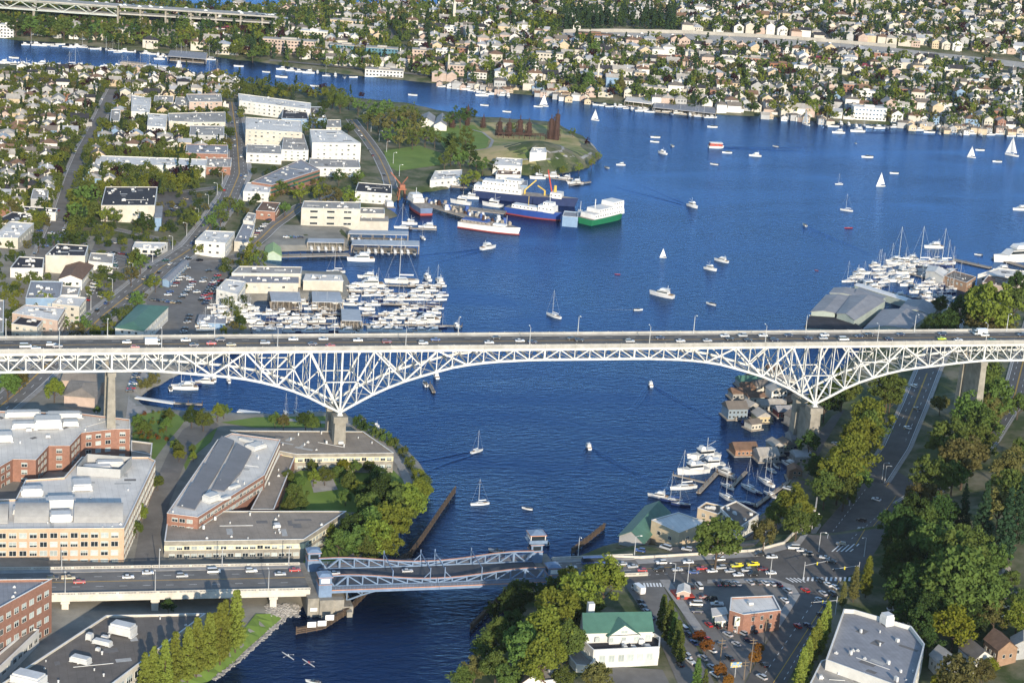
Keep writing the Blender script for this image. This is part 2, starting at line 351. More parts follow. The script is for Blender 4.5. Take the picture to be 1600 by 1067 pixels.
# ================================================================ high steel cantilever bridge
PAN = 7.62
by = lambda i: (36-i)*PAN
STEEL = mat('bridge_steel_paint', (0.57, 0.57, 0.545), 0.55, 0.13, 0.6, coord='World', detail=8, blotch=.14)
CHZ = [52, 52, 52, 52, 51.9, 51.6, 51.3, 50.7, 49.8, 48.5, 46.5, 44.3, 42, 39, 35.6, 31.4, 27, 30.8, 34.8, 38, 40.5, 42.6, 44.2, 45.3, 46.1, 46.9, 47.7, 48.4, 48.9]
lz = lambda i: CHZ[min(28, abs(i-36))]
ZT, ZR, BX = 57.0, 58.7, 9.2
IMIN, IMAX = -8, 76
hb = empty('truss_bridge', (0, by(36), 0), 'long high white steel truss bridge with arched spans carrying a road across the lake', 'bridge')
def hput(name, mb, m, parent=None):
    o = mb.build(name, m); o.parent = parent or hb; o.matrix_parent_inverse = hb.matrix_world.inverted() if parent is None else Matrix()
    o.location = (0, 0, 0) if parent else (0, -by(36), 0); return o
hb.location = (0, 0, 0)
def hadd(name, mb, m): return mb.build(name, m, hb)
y0, y1 = by(IMAX), by(IMIN)
d = MB(); d.box(-10.4, 10.4, y0, y1, 58.0, ZR); hadd('deck', d, CONCRETE)
d = MB(); d.box(-8.3, 8.3, y0, y1, ZR+0.004, ZR+0.05); rd = hadd('roadway', d, mat('bridge_asphalt', (0.13, 0.125, 0.115), 0.9, 0.10, 0.35, coord='World'))
k = MB()
for s in (-0.18, 0.18): k.box(s-0.07, s+0.07, y0, y1, ZR+0.05, ZR+0.062, m=1)
for off in (-5.4, -2.8, 2.8, 5.4):
    if abs(off) > 3:
        for j in range(int(y0), int(y1), 12): k.box(off-0.08, off+0.08, j, j+3.5, ZR+0.05, ZR+0.062)
k.build('lane_markings', [PAINT, PAINT_Y], rd)
PARA = mat('parapet_concrete', (0.37, 0.36, 0.33), 0.9, 0.10, 0.25, coord='World', detail=8)
for s in (-1, 1):
    d = MB(); d.box(s*10.4-0.13, s*10.4+0.13, y0, y1, ZR, ZR+1.25); d.box(s*10.4-0.2, s*10.4+0.2, y0, y1, ZR+1.252, ZR+1.42); hadd('parapet', d, PARA)
    d = MB(); d.box(min(s*8.35, s*10.2), max(s*8.35, s*10.2), y0, y1, ZR, ZR+0.25); hadd('sidewalk', d, PARA)
    d = MB(); d.box(s*10.05-0.15, s*10.05+0.15, y0, y1, 57.1, 57.98); hadd('fascia_girder', d, STEEL)
for i in range(IMIN, IMAX+1):
    d = MB()
    for s in (-1, 1): d.box(s*10.4-0.24, s*10.4+0.24, by(i)-0.25, by(i)+0.25, ZR, ZR+1.6)
    for s in (-1, 1): o = MB(); o.box(s*10.4-0.26, s*10.4+0.26, by(i)-0.25, by(i)+0.25, ZR-0.6, ZR+1.62); hadd('parapet_post', o, PARA)
    o = MB(); o.bar((-10.3, by(i), 57.25), (10.3, by(i), 57.25), 0.5, 1.3); hadd('floor_beam', o, STEEL)
DIAG = []   # (i0, top/bottom, i1, top/bottom) for the left half, mirrored about 36
def seg(a, b): DIAG.append((a, b))
T = lambda i: (by(i), ZT); B = lambda i: (by(i), lz(i))
def Mid(i, t, b):      # where the long diagonal from top t to bottom b passes panel i
    f = (i-t)/(b-t); return (by(i), ZT+(lz(b)-ZT)*f)
half = []
for a in range(-8, 6, 2): half += [(T(a+1), B(a)), (T(a+1), B(a+2))]
half += [(T(6), B(7)), (B(7), T(8)), (T(8), B(9)), (B(9), T(10)), (T(10), B(12)), (Mid(11, 10, 12), T(12)), (B(12), T(14)), (Mid(13, 14, 12), B(14)), (T(14), B(16)), (Mid(15, 14, 16), T(16)), (B(16), T(18)), (Mid(17, 18, 16), B(18)),
    (T(18), B(20)), (Mid(19, 18, 20), B(18)), (B(20), T(22)), (Mid(21, 22, 20), B(22)), (T(22), B(24)), (Mid(23, 22, 24), B(22)), (B(24), T(26)), (Mid(25, 26, 24), T(24)), (T(26), B(28)), (Mid(27, 26, 28), B(26)), (B(28), T(29)), (T(29), B(30)), (B(30), T(31)),
    (T(31), B(32)), (B(32), T(33)), (B(33), T(34)), (T(34), B(35)), (B(35), T(36)),
    (Mid(16, 14, 16) if 0 else Mid(15, 14, 16), Mid(17, 18, 16)), (Mid(19, 18, 20), Mid(21, 22, 20))]
mir = lambda q: (-q[0], q[1])
full = half + [(mir(a), mir(b)) for a, b in half if a[0] <= by(6)+1 and b[0] <= by(6)+1]
full = [s for s in full if not (s[0][0] < by(65) or s[1][0] < by(65))]
full += [(B(64), T(65)), (T(65), B(66))] + [x for a in range(66, 76, 2) for x in ((B(a), T(a+1)), (T(a+1), B(a+2)))]
for s in (-1, 1):
    X = s*BX
    o = MB()
    for i in range(IMIN, IMAX): o.bar((X, by(i), ZT), (X, by(i+1), ZT), 0.75, 0.85)
    hadd('upper_chord', o, STEEL); o = MB()
    for i in range(IMIN, IMAX): o.bar((X, by(i), lz(i)), (X, by(i+1), lz(i+1)), 0.9, 1.05)
    hadd('lower_chord', o, STEEL)
    for i in range(IMIN, IMAX+1):
        big = i in (20, 52, 33, 39, 6, 64); o = MB(); o.bar((X, by(i), lz(i)), (X, by(i), ZT), 0.85 if big else 0.40, 0.7 if big else 0.36); hadd('vertical_post', o, STEEL)
    for a, b in full:
        L = math.hypot(a[0]-b[0], a[1]-b[1]); wv = 0.78 if L > 16 else 0.5
        if abs(a[1]-b[1]) < 0.5: wv = 0.45
        o = MB(); o.bar((X, *a), (X, *b), 0.6, wv); hadd('diagonal_brace', o, STEEL)
gm = MB(); gm.hexa([(-.42, -.8, -.55), (.42, -.8, -.55), (.42, .8, -.55), (-.42, .8, -.55)], [(-.42, -.5, .75), (.42, -.5, .75), (.42, .5, .75), (-.42, .5, .75)]); gm = gm.mesh('gusset_plate', [STEEL])
for i in range(IMIN, IMAX+1):
    put('gusset_plate', gm, hb, (-BX, by(i), lz(i)+.2), 0, (1.06, 1.1, 1)); put('gusset_plate', gm, hb, (-BX, by(i), ZT-.1), 0, (1, .8, -.8))
for i in range(IMIN, IMAX+1):
    o = MB(); o.bar((-BX, by(i), lz(i)), (BX, by(i), lz(i)), 0.55, 0.6); hadd('cross_strut', o, STEEL)
    if i < IMAX:
        o = MB(); o.bar((-BX, by(i), lz(i)), (BX, by(i+1), lz(i+1)), 0.32, 0.3); hadd('lateral_brace', o, STEEL)
        o = MB(); o.bar((BX, by(i), lz(i)-0.35), (-BX, by(i+1), lz(i+1)-0.35), 0.32, 0.3); hadd('lateral_brace', o, STEEL)
    if lz(i) < 46:
        o = MB(); o.bar((-BX, by(i), lz(i)), (BX, by(i), ZT), 0.3, 0.3); o.bar((BX, by(i), lz(i)), (-BX, by(i), ZT), 0.28, 0.34); hadd('sway_brace', o, STEEL)
        zm = (lz(i)+ZT)/2; o = MB(); o.bar((-BX, by(i), zm), (BX, by(i), zm), 0.4, 0.45); hadd('sway_strut', o, STEEL)
# concrete piers
for i in (20, 52):
    for s in (-1, 1):
        o = MB(); X = s*BX; o.hexa([(X-3.4, by(i)-3.2, -4), (X+3.4, by(i)-3.2, -4), (X+3.4, by(i)+3.2, -4), (X-3.4, by(i)+3.2, -4)], [(X-2.7, by(i)-2.6, 22.6), (X+2.7, by(i)-2.6, 22.6), (X+2.7, by(i)+2.6, 22.6), (X-2.7, by(i)+2.6, 22.6)])
        o.box(X-3.3, X+3.3, by(i)-3.4, by(i)+3.4, 22.6, 25.6); pc = hadd('pier', o, CONC_D)
        o = MB(); o.hexa([(X-1.4, by(i)-1.4, 25.6), (X+1.4, by(i)-1.4, 25.6), (X+1.4, by(i)+1.4, 25.6), (X-1.4, by(i)+1.4, 25.6)], [(X-.5, by(i)-.6, 27.2), (X+.5, by(i)-.6, 27.2), (X+.5, by(i)+.6, 27.2), (X-.5, by(i)+.6, 27.2)]); o.build('bearing', STEEL, pc)
    o = MB(); o.box(-BX+3.2, BX-3.2, by(i)-1.2, by(i)+1.2, 2, 21); hadd('pier_wall', o, CONC_D)
for i in (6, 64):
    for s in (-1, 1):
        X = s*BX; o = MB(); o.hexa([(X-2.6, by(i)-2.5, -2), (X+2.6, by(i)-2.5, -2), (X+2.6, by(i)+2.5, -2), (X-2.6, by(i)+2.5, -2)], [(X-1.5, by(i)-1.5, 46.5), (X+1.5, by(i)-1.5, 46.5), (X+1.5, by(i)+1.5, 46.5), (X-1.5, by(i)+1.5, 46.5)])
        o.box(X-1.8, X+1.8, by(i)-1.9, by(i)+1.9, 46.5, 48.3); hadd('pier', o, CONC_D)
    o = MB(); o.box(-BX+1.6, BX-1.6, by(i)-0.8, by(i)+0.8, 2, 46); hadd('pier_wall', o, CONC_D)
# street lamps on the bridge
METAL = mat('galvanised_steel', (0.52, 0.53, 0.53), 0.45, 0.05, metal=0.3)
LAMP_GLASS = mat('lamp_glass', (0.75, 0.75, 0.7), 0.3, 0)
def lamp_proto(h, arm, heads=1):
    r = put('street_lamp', None); o = MB(); o.cyl((0, 0), 0.24, 0.11, 0, h, 8); o.cyl((0, 0), 0.34, 0.3, 0, 0.7, 8); a = o.build('pole', METAL, r)
    parts = [a]
    for s in ((1,) if heads == 1 else (1, -1)):
        o = MB(); o.bar((0, 0, h-0.1), (s*arm*0.6, 0, h+0.35), 0.13); o.bar((s*arm*0.6, 0, h+0.35), (s*arm, 0, h+0.4), 0.12); b = o.build('arm', METAL, r)
        o = MB(); o.hexa([(s*arm-0.5, -0.22, h+0.22), (s*arm+0.5, -0.22, h+0.22), (s*arm+0.5, 0.22, h+0.22), (s*arm-0.5, 0.22, h+0.22)], [(s*arm-0.38, -0.14, h+0.5), (s*arm+0.38, -0.14, h+0.5), (s*arm+0.38, 0.14, h+0.5), (s*arm-0.38, 0.14, h+0.5)]); c = o.build('lamp_head', LAMP_GLASS, r)
        parts += [b, c]
    kids(r, *parts); return r
LAMP9 = lamp_proto(9.5, 2.4)
used_protos = set()
def inst(proto, name, loc, rz=0.0, sc=1.0, label='', cat='', group=None):
    if proto.name not in used_protos:
        used_protos.add(proto.name); o = proto; o.location = tuple(float(v) for v in loc); o.rotation_euler = (0, 0, rz); o.scale = (sc, sc, sc)
    else: o = copy_tree(proto, None, loc, rz, sc); o.name = name
    return tag(o, label, cat, group)
for i in (-3, 3, 9, 16, 24, 32, 40, 48, 56, 64, 71): inst(LAMP9, 'street_lamp', (-10.15, by(i)+0.6, ZR+0.25), 0, 1, 'tall grey street lamp on the near side of the high white truss bridge', 'street lamp', 'lamps along the high bridge')
for i in (-0, 6, 12.5, 20, 28, 36, 44, 52, 60, 67): inst(LAMP9, 'street_lamp', (10.15, by(i)+0.6, ZR+0.25), math.pi, 1, 'tall grey street lamp on the far side of the high white truss bridge', 'street lamp', 'lamps along the high bridge')
# ================================================================ blue bascule bridge with concrete approaches
BLUE = mat('bridge_blue_paint', (0.165, 0.235, 0.34), 0.5, 0.10, 0.4, coord='World')
BLUE_D = mat('bridge_blue_grey_paint', (0.15, 0.21, 0.31), 0.5, 0.10, 0.4, coord='World')
ORANGE = mat('bridge_orange_trim', (0.56, 0.27, 0.16), 0.6, 0.08, 0.5, coord='World')
GLASS = mat('window_glass', (0.02, 0.028, 0.035), 0.08, 0.0, spec=0.6)
WHITE = mat('white_paint', (0.74, 0.73, 0.69), 0.6, 0.05, 0.5, rnd=0.05)
GRATE = mat('steel_grating', (0.07, 0.075, 0.085), 0.7, 0.1, 0.4, coord='World')
CREAM = mat('cream_concrete', (0.55, 0.51, 0.43), 0.85, 0.08, 0.3, coord='World', detail=8)
TIMBER = mat('weathered_timber', (0.10, 0.07, 0.048), 0.9, 0.2, 1.2, coord='World')
FY = [(300, 12.4), (262, 11.4), (176, 9.5), (158, 9.2), (112, 8.9), (65, 8.9), (37, 9.1), (-60, 9.1)]
fz = lambda y: float(np.interp(-y, [-a for a, _ in FY], [b for _, b in FY]))
XN, XF, TN, TF = -176.2, -149.6, -172.4, -154.6
fb = empty('bascule_bridge', (0, 0, 0), 'blue steel drawbridge with low trusses and orange trim between two concrete approaches', 'bridge')
def fadd(n, mb, m, p=None): return mb.build(n, m, p or fb)
def slab(mb, xa, xb, ya, yb, dt, db, m=0, n=8):
    ys = np.linspace(ya, yb, n+1)
    for a, b in zip(ys[:-1], ys[1:]):
        mb.hexa([(xa, b, fz(b)+db), (xb, b, fz(b)+db), (xb, a, fz(a)+db), (xa, a, fz(a)+db)], [(xa, b, fz(b)+dt), (xb, b, fz(b)+dt), (xb, a, fz(a)+dt), (xa, a, fz(a)+dt)], m)
def balustrade(x, ya, yb, parent, xe=None):
    xe = x if xe is None else xe; n = max(1, int(abs(yb-ya)/0.55)); o = MB(); L = lambda t: (x+(xe-x)*t, ya+(yb-ya)*t)
    k = max(1, n//10)
    for j in range(k):
        a, b = L(j/k), L((j+1)/k)
        o.bar((*a, fz(a[1])+1.15), (*b, fz(b[1])+1.15), 0.42, 0.22); o.bar((*a, fz(a[1])+0.2), (*b, fz(b[1])+0.2), 0.36, 0.4)
    for j in range(n+1):
        a = L(j/n); wd = 0.5 if j % 14 == 0 else 0.16
        o.box(a[0]-0.14, a[0]+0.14, a[1]-wd/2*1.6, a[1]+wd/2*1.6, fz(a[1])+0.4, fz(a[1])+1.04)
    return o.build('balustrade', CREAM, parent)
# approaches
for ya, yb, xn, xf, nm in ((300, 163.5, XN+0.5, XF, 'north'), (57.5, 22, -174, -153.5, 'south')):
    r = empty('bridge_approach', (0, 0, 0), 'cream concrete road viaduct with columns joining the blue drawbridge on its %s side' % ('left' if nm == 'north' else 'right'), 'viaduct')
    o = MB(); slab(o, xn, xf, ya, yb, 0.0, -0.9); o.build('deck', CREAM, r)
    o = MB(); slab(o, xn+3.0, xf-3.6, ya, yb, 0.055, 0.004); rr = o.build('roadway', ASPHALT, r)
    o = MB(); slab(o, xf-3.55, xf-0.4, ya, yb, 0.2, 0.004); o.build('sidewalk', PAVE, r); o = MB(); slab(o, xn+0.4, xn+2.95, ya, yb, 0.2, 0.004); o.build('sidewalk', PAVE, r)
    mk = MB(); xc = (xn+xf)/2+0.2
    for s in (-0.2, 0.2): slab(mk, xc+s-0.08, xc+s+0.08, ya, yb, 0.07, 0.06, 1)
    for off in (-4.8, 4.8):
        y = ya
        while y > yb+3: slab(mk, xc+off-0.08, xc+off+0.08, y, y-3, 0.07, 0.06, 0, 1); y -= 9
    mk.build('lane_markings', [PAINT, PAINT_Y], rr)
    balustrade(xn+0.2, ya, yb, r); balustrade(xf-0.2, ya, yb, r)
    o = MB(); slab(o, xn-0.15, xn+0.5, ya, yb, -0.05, -2.3); slab(o, xf-0.5, xf+0.15, ya, yb, -0.05, -2.3); o.build('girder', CREAM, r)
    for yc in ((282, 258, 224, 178) if nm == 'north' else (40,)):
        for xx in (xn+1.0, -163, xf-1.5):
            o = MB(); o.box(xx-1.1, xx+1.1, yc-1.3, yc+1.3, -2, fz(yc)-0.92); o.box(xx-1.5, xx+1.5, yc-1.7, yc+1.7, fz(yc)-3.2, fz(yc)-2.31); o.build('column', CREAM, r)
# piers
for side, yp in ((1, 156), (-1, 66)):
    o = MB(); Y = lambda t: yp+side*t
    def bx(x0, x1, a, b, z0, z1): o.box(x0, x1, min(Y(a), Y(b)), max(Y(a), Y(b)), z0, z1)
    bx(-181.5, -143, -1, 4.5, -4, 7.4); bx(-180.2, -144, 4.52, 9, -4, 7.8); bx(-180, -145, -5.5, -1.02, -4, 6.6); bx(-179, -145.5, -9.5, -5.52, -4, 3.2)
    bx(-182.3, -178.5, -0.5, 3.8, -4, 1.2); bx(-182.2, -178.9, -8.6, -6.4, -4, 2.2)
    pr = fadd('pier', o, CONC_D)
    for q, (a, b, z0, z1) in enumerate(((5.2, 8.0, 2.4, 3.8),)):
        w = MB(); w.box(-180.3, -180.22, min(Y(a), Y(b)), max(Y(a), Y(b)), z0, z1); w.build('sign_board', WHITE, pr)
    # towers
    for xa, xb, near in ((-178.6, -173.0, True), (-152.6, -147.2, False)):
        if side < 0 and not near: zt = 17.5
        zt = 17.0 if near else 16.6
        ya, yb = sorted((Y(-0.6), Y(4.6)))
        o = MB(); o.box(xa, xb, ya, yb, 4.5 if near else 5, zt-4.2); o.box(xa+0.15, xb-0.15, ya+0.15, yb-0.15, zt-4.198, zt-1.4); o.box(xa-0.3, xb+0.3, ya-0.3, yb+0.3, zt-1.4, zt-0.9)
        o.hexa([(xa-0.1, ya-0.1, zt-0.898), (xb+0.1, ya-0.1, zt-0.898), (xb+0.1, yb+0.1, zt-0.898), (xa-0.1, yb+0.1, zt-0.898)], [(xa+1.2, ya+1.2, zt), (xb-1.2, ya+1.2, zt), (xb-1.2, yb-1.2, zt), (xa+1.2, yb-1.2, zt)])
        tw = fadd('tower', o, BLUE)
        o = MB(); o.box(xa-0.36, xb+0.36, ya-0.36, yb+0.36, zt-1.25, zt-1.1); o.box(xa-0.12, xb+0.12, ya-0.12, yb+0.12, zt-4.35, zt-4.2); o.build('orange_band', ORANGE, tw)
        for ax in (xa+0.13, xb-0.13):
            o = MB(); o.box(ax-0.05, ax+0.05, ya+0.9, yb-0.9, zt-3.7, zt-1.9); o.build('window', WHITE if ax < -160 and near else GLASS, tw)
        for ay in (ya+0.13, yb-0.13):
            o = MB(); o.box(xa+0.8, xb-0.8, ay-0.05, ay+0.05, zt-3.7, zt-1.9); o.build('window', GLASS, tw)
        if side < 0 and not near:
            o = MB(); o.box(xa-1.2, xb+1.2, ya-1.4, yb+1.4, zt-0.1, zt+0.25); o.box(xa-0.2, xb+0.2, ya-0.4, yb+0.4, zt+0.252, zt+1.0); o.build('cabin_floor', BLUE, tw)
            for qx in np.linspace(xa-0.3, xb+0.3, 4):
                for qy in (ya-0.5, yb+0.5): c = MB(); c.box(qx-0.14, qx+0.14, qy-0.14, qy+0.14, zt+1.0, zt+3.0); c.build('cabin_mullion', WHITE, tw)
            c = MB(); c.box(xa, xb, ya-0.2, yb+0.2, zt+1.0, zt+3.0); c.build('cabin_glass', GLASS, tw)
            c = MB(); c.box(xa-0.8, xb+0.8, ya-1.0, yb+1.0, zt+3.0, zt+3.3, 1); c.hip(xa-0.7, xb+0.7, ya-0.9, yb+0.9, zt+3.302, zt+4.8); c.build('cabin_roof', [BLUE, ORANGE], tw)
            c = MB(); c.box(xa-1.2, xa-1.1, ya-1.3, yb+1.3, zt+0.25, zt+1.3); c.box(xa-1.1, xb+1.1, ya-1.35, ya-1.25, zt+0.25, zt+1.3); c.build('balcony_rail', BLUE, tw)
# moving leaves
YC = 111.3
for side in (1, -1):
    Y = lambda t: YC+side*t          # t metres from the centre towards this side's tower
    hgt = lambda t: float(np.interp(t, [0, 6, 12, 18, 24, 30, 37, 45], [1.9, 2.0, 2.4, 3.0, 3.7, 4.3, 4.7, 4.6]))
    o = MB(); ya, yb = sorted((Y(0.08), Y(45.2))); slab(o, XN+3.3, XF-3.2, yb, ya, 0.0, -0.5); fadd('road_leaf', o, GRATE)
    for xa, xb in ((XN, XN+3.2), (XF-3.1, XF)):
        o = MB(); slab(o, xa, xb, yb, ya, 0.15, -0.3); fadd('sidewalk', o, mat('sidewalk_grey', (0.2, 0.2, 0.21), 0.9, 0.08, 0.3, coord='World'))
        e = xa if xa == XN else xb
        o = MB(); slab(o, e-0.12, e+0.12, yb, ya, 0.16, -0.42); fadd('orange_edge', o, ORANGE)
        o = MB(); slab(o, e-0.3, e-0.13, yb, ya, -0.1, -1.1) if e == XN else slab(o, e+0.13, e+0.3, yb, ya, -0.1, -1.1); fadd('edge_girder', o, BLUE)
        o = MB()
        for q in (0.55, 0.85, 1.2): slab(o, e-0.04, e+0.04, yb, ya, q+0.04, q-0.03, 0, 4)
        n = 30
        for j in range(n+1): yy = ya+(yb-ya)*j/n; o.box(e-0.05, e+0.05, yy-0.05, yy+0.05, fz(yy)+0.15, fz(yy)+1.2)
        fadd('railing', o, BLUE_D)
    for X in (TN, TF):
        o = MB(); c = MB()
        ts = np.r_[0.1:37:6.1, 41, 45.3]; ts = np.linspace(0.1, 45.3, 16)
        for a, b in zip(ts[:-1], ts[1:]):
            pa, pb = (X, Y(a), fz(Y(a))+hgt(a)), (X, Y(b), fz(Y(b))+hgt(b)); o.bar(pa, pb, 0.62, 0.55)
            c.bar((pa[0], pa[1], pa[2]+0.33), (pb[0], pb[1], pb[2]+0.33), 0.74, 0.1)
        fadd('top_chord', o, BLUE); fadd('orange_cap', c, ORANGE)
        o = MB()
        for a, b in zip(ts[:-1], ts[1:]): o.bar((X, Y(a), fz(Y(a))+0.1), (X, Y(b), fz(Y(b))+0.1), 0.6, 0.7)
        fadd('bottom_chord', o, BLUE)
        nodes = [0.4, 6.2, 12.3, 18.4, 24.5, 30.6, 36.7]
        for q, t in enumerate(nodes):
            o = MB(); o.bar((X, Y(t), fz(Y(t))+0.2), (X, Y(t), fz(Y(t))+hgt(t)), 0.45 if q < 6 else 0.8); fadd('vertical_post', o, BLUE)
            if q: o = MB(); o.bar((X, Y(nodes[q-1]), fz(Y(t))+0.3), (X, Y(t)-0*side, fz(Y(t))+hgt(t)-0.2), 0.4, 0.45); fadd('diagonal_brace', o, BLUE)
        o = MB(); o.bar((X, Y(36.7), fz(Y(36.7))+4.5), (X, Y(41.5), fz(Y(41))+0.4), 0.6); fadd('diagonal_brace', o, BLUE)
        o = MB(); o.bar((X, Y(42), fz(Y(42))+0.3), (X, Y(45.2), fz(Y(45))+4.4), 1.3, 0.6); fadd('end_post', o, BLUE)
        # arched lower chord
        o = MB(); cur = [(38.5, 2.4), (35, 3.6), (31, 5.0), (27, 6.2), (22, 7.2), (14, 7.9), (0.1, 8.2)]
        for a, b in zip(cur[:-1], cur[1:]): o.bar((X, Y(a[0]), a[1]), (X, Y(b[0]), b[1]), 0.6, 0.55)
        fadd('arched_chord', o, BLUE)
        for t, z in ((36.7, 2.9), (30.6, 5.1), (24.5, 6.7)):
            o = MB(); o.bar((X, Y(t), z), (X, Y(t), fz(Y(t))), 0.45); o.bar((X, Y(t), z), (X, Y(min(36.7, t+6.1)), fz(Y(t))), 0.35); fadd('web_brace', o, BLUE)
    for t in (3.0, 18.4, 30):
        o = MB(); yy = Y(t)
        for s in (0, 1):
            o.bar((TN-0.2, yy, fz(yy)+hgt(t)), (TN-0.2, yy, fz(yy)+hgt(t)+1.2), 0.3)
        o.bar((TN-0.2, yy, fz(yy)+0.5), (TN-0.2, yy, fz(yy)+6.8 if t < 4 else fz(yy)+6.2), 0.36); o.bar((TF+0.2, yy, fz(yy)+0.5), (TF+0.2, yy, fz(yy)+7.2), 0.36); o.bar((TN-0.2, yy, fz(yy)+5.9), (TF+0.2, yy, fz(yy)+5.9), 0.26, 0.4)
        if t < 4: o.bar((TN-0.2, yy+3*side, fz(yy)+2), (TN-0.2, yy, fz(yy)+5), 0.3); o.bar((TF+.2, yy+3*side, fz(yy)+2), (TF+.2, yy, fz(yy)+5), 0.3)
        if t != 30: fadd('wire_gantry', o, BLUE_D)
# timber fenders guarding the channel
def fender(pts, label, signs=()):
    P = XY(pts); r = empty('timber_fender', (*P[0], 0), label, 'fender'); Q = resample(P, 2.2)-P[0]
    o = MB()
    for a, b in zip(Q[:-1], Q[1:]):
        for z in (0.5, 1.3, 2.1): o.bar((*a, z), (*b, z), 0.35, 0.5)
        o.bar((*a, 2.7), (*b, 2.7), 1.2, 0.18)
    o.build('walers', TIMBER, r); pm = MB(); pm.cyl((0, 0), 0.28, 0.24, -3, 3.4, 7); pm = pm.mesh('pile', [TIMBER])
    for a in Q[::2]: put('pile', pm, r, (a[0], a[1], 0))
    for px, py in signs:
        a = at(px, py, 3.2)[:2]-P[0]; s = MB(); s.box(a[0]-0.08, a[0]+0.08, a[1]-1.7, a[1]+1.7, 2.8, 5.0); s.build('sign_board', WHITE, r)
fender([(463, 991), (506, 983), (545, 958), (580, 922), (618, 884), (645, 868)], 'timber fender wall with white boards below the left drawbridge pier', [(487, 978), (503, 976), (515, 967)])
fender([(640, 872), (662, 842), (690, 800), (711, 770)], 'long dark timber fender slanting out past the left bank')
fender([(735, 985), (775, 945), (815, 910), (850, 880)], 'dark shaded timber fender below the right side of the drawbridge')
fender([(893, 866), (920, 846), (945, 826)], 'short timber fender with piles beside the control tower of drawbridge')
# ================================================================ trees
LEAF = {k: leafmat('leaves_'+k, c, h, t) for k, c, h, t in (
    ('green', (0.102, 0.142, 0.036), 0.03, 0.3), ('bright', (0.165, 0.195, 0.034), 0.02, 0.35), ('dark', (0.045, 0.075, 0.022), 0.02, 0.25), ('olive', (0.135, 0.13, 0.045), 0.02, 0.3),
    ('rust', (0.20, 0.085, 0.022), 0.015, 0.3), ('purple', (0.035, 0.014, 0.018), 0.01, 0.2), ('conifer', (0.032, 0.06, 0.03), 0.02, 0.2), ('yellow', (0.16, 0.16, 0.02), 0.015, 0.35), ('lime', (0.20, 0.23, 0.045), 0.015, 0.35))}
BARK = mat('bark', (0.09, 0.065, 0.045), 0.95, 0.2, 2.0)
nr = np.random.default_rng(11)
def leaf_quads(C, D, size):
    n = len(C); N = D + nr.normal(0, 0.55, (n, 3)); N /= np.linalg.norm(N, axis=1)[:, None]+1e-9
    A = np.cross(N, nr.normal(0, 1, (n, 3))); A /= np.linalg.norm(A, axis=1)[:, None]+1e-9; Bv = np.cross(N, A)
    s = (size*nr.uniform(0.6, 1.3, n))[:, None]; A = A*s; Bv = Bv*s*0.75
    V = np.stack([C-A, C-Bv*0.9, C+A, C+Bv], 1).reshape(-1, 3); return V
def clumps(centers, rad_, k, size, up=0.25):
    V = []
    for c, r in zip(centers, rad_):
        d = nr.normal(0, 1, (k, 3)); d /= np.linalg.norm(d, axis=1)[:, None]; rr = r*nr.uniform(0.55, 1.05, k)[:, None]
        P = c + d*rr*np.array([1, 1, 0.8]); d[:, 2] += up; V.append(leaf_quads(P, d, size))
    return np.concatenate(V)
def quad_mesh(name, V, m):
    n = len(V)//4; me = bpy.data.meshes.new(name); me.vertices.add(len(V)); me.vertices.foreach_set('co', V.ravel().astype('f'))
    me.loops.add(n*4); me.loops.foreach_set('vertex_index', np.arange(n*4, dtype='i')); me.polygons.add(n)
    me.polygons.foreach_set('loop_start', np.arange(0, n*4, 4, dtype='i')); me.materials.append(m); me.update(calc_edges=True); return me
def broad_V(nc, k, size, R=1.0, hc=0.62, hz=0.36, crs=0.30):   # unit tree: height 1 -> crown radius R*0.38
    C = []; rr = []
    lob = nr.uniform(0, 6.28, 3); holes = nr.normal(0, 1, (5, 3)); holes /= np.linalg.norm(holes, axis=1)[:, None]
    while len(C) < nc:
        d = nr.normal(0, 1, 3); d /= np.linalg.norm(d); t = nr.uniform(0.45, 1.0)**0.5
        a = math.atan2(d[1], d[0]); lump = 1+0.18*math.sin(2*a+lob[0])+0.16*math.sin(3*a+lob[1])+0.16*math.sin(5*d[2]+lob[2])
        if d[2] < -0.65 or (holes @ d).max() > 0.93: continue
        C.append(np.array([d[0]*0.36*R*lump*t, d[1]*0.36*R*lump*t, hc+d[2]*hz*lump*t])); rr.append(nr.uniform(0.05, 0.135)*crs/0.30)
    return clumps(np.array(C), rr, k, size)
def poplar_V(nc, k, size):
    C = []; rr = []
    for i in range(nc):
        z = nr.uniform(0.10, 0.97); w = 0.125*min(1, (z-0.02)*4)*(1-z)**0.6*1.3; a = nr.uniform(0, 6.28); q = nr.uniform(0.45, 1)
        C.append(np.array([w*q*math.cos(a), w*q*math.sin(a), z])); rr.append(0.045*(1.15-z*0.5))
    return clumps(np.array(C), rr, k, size, 0.5)
def conifer_V(nc, k, size, w0=0.21):
    C = []; rr = []
    for i in range(nc):
        z = nr.uniform(0.08, 0.99)**0.9; w = w0*(1-z)**0.85+0.008; a = nr.uniform(0, 6.28); q = nr.uniform(0.35, 1.0)
        lay = 0.8+0.2*math.sin(z*60)
        C.append(np.array([w*q*lay*math.cos(a), w*q*lay*math.sin(a), z-0.04*q])); rr.append(0.05*(1.2-z))
    return clumps(np.array(C), rr, k, size, 0.5)
def trunk_mesh(h, r, limbs=True):
    o = MB(); o.cyl((0, 0), r, r*0.55, -0.06, h*0.55, 7); o.cyl((0, 0), r*0.55, r*0.2, h*0.55, h*0.9, 6)
    if limbs:
        for j in range(5):
            a = j*1.3+0.4; o.bar((0, 0, h*(0.32+0.06*j)), (0.2*math.cos(a), 0.2*math.sin(a), h*(0.62+0.05*j)), r*0.6, r*0.6)
    return o.mesh('trunk', [BARK])
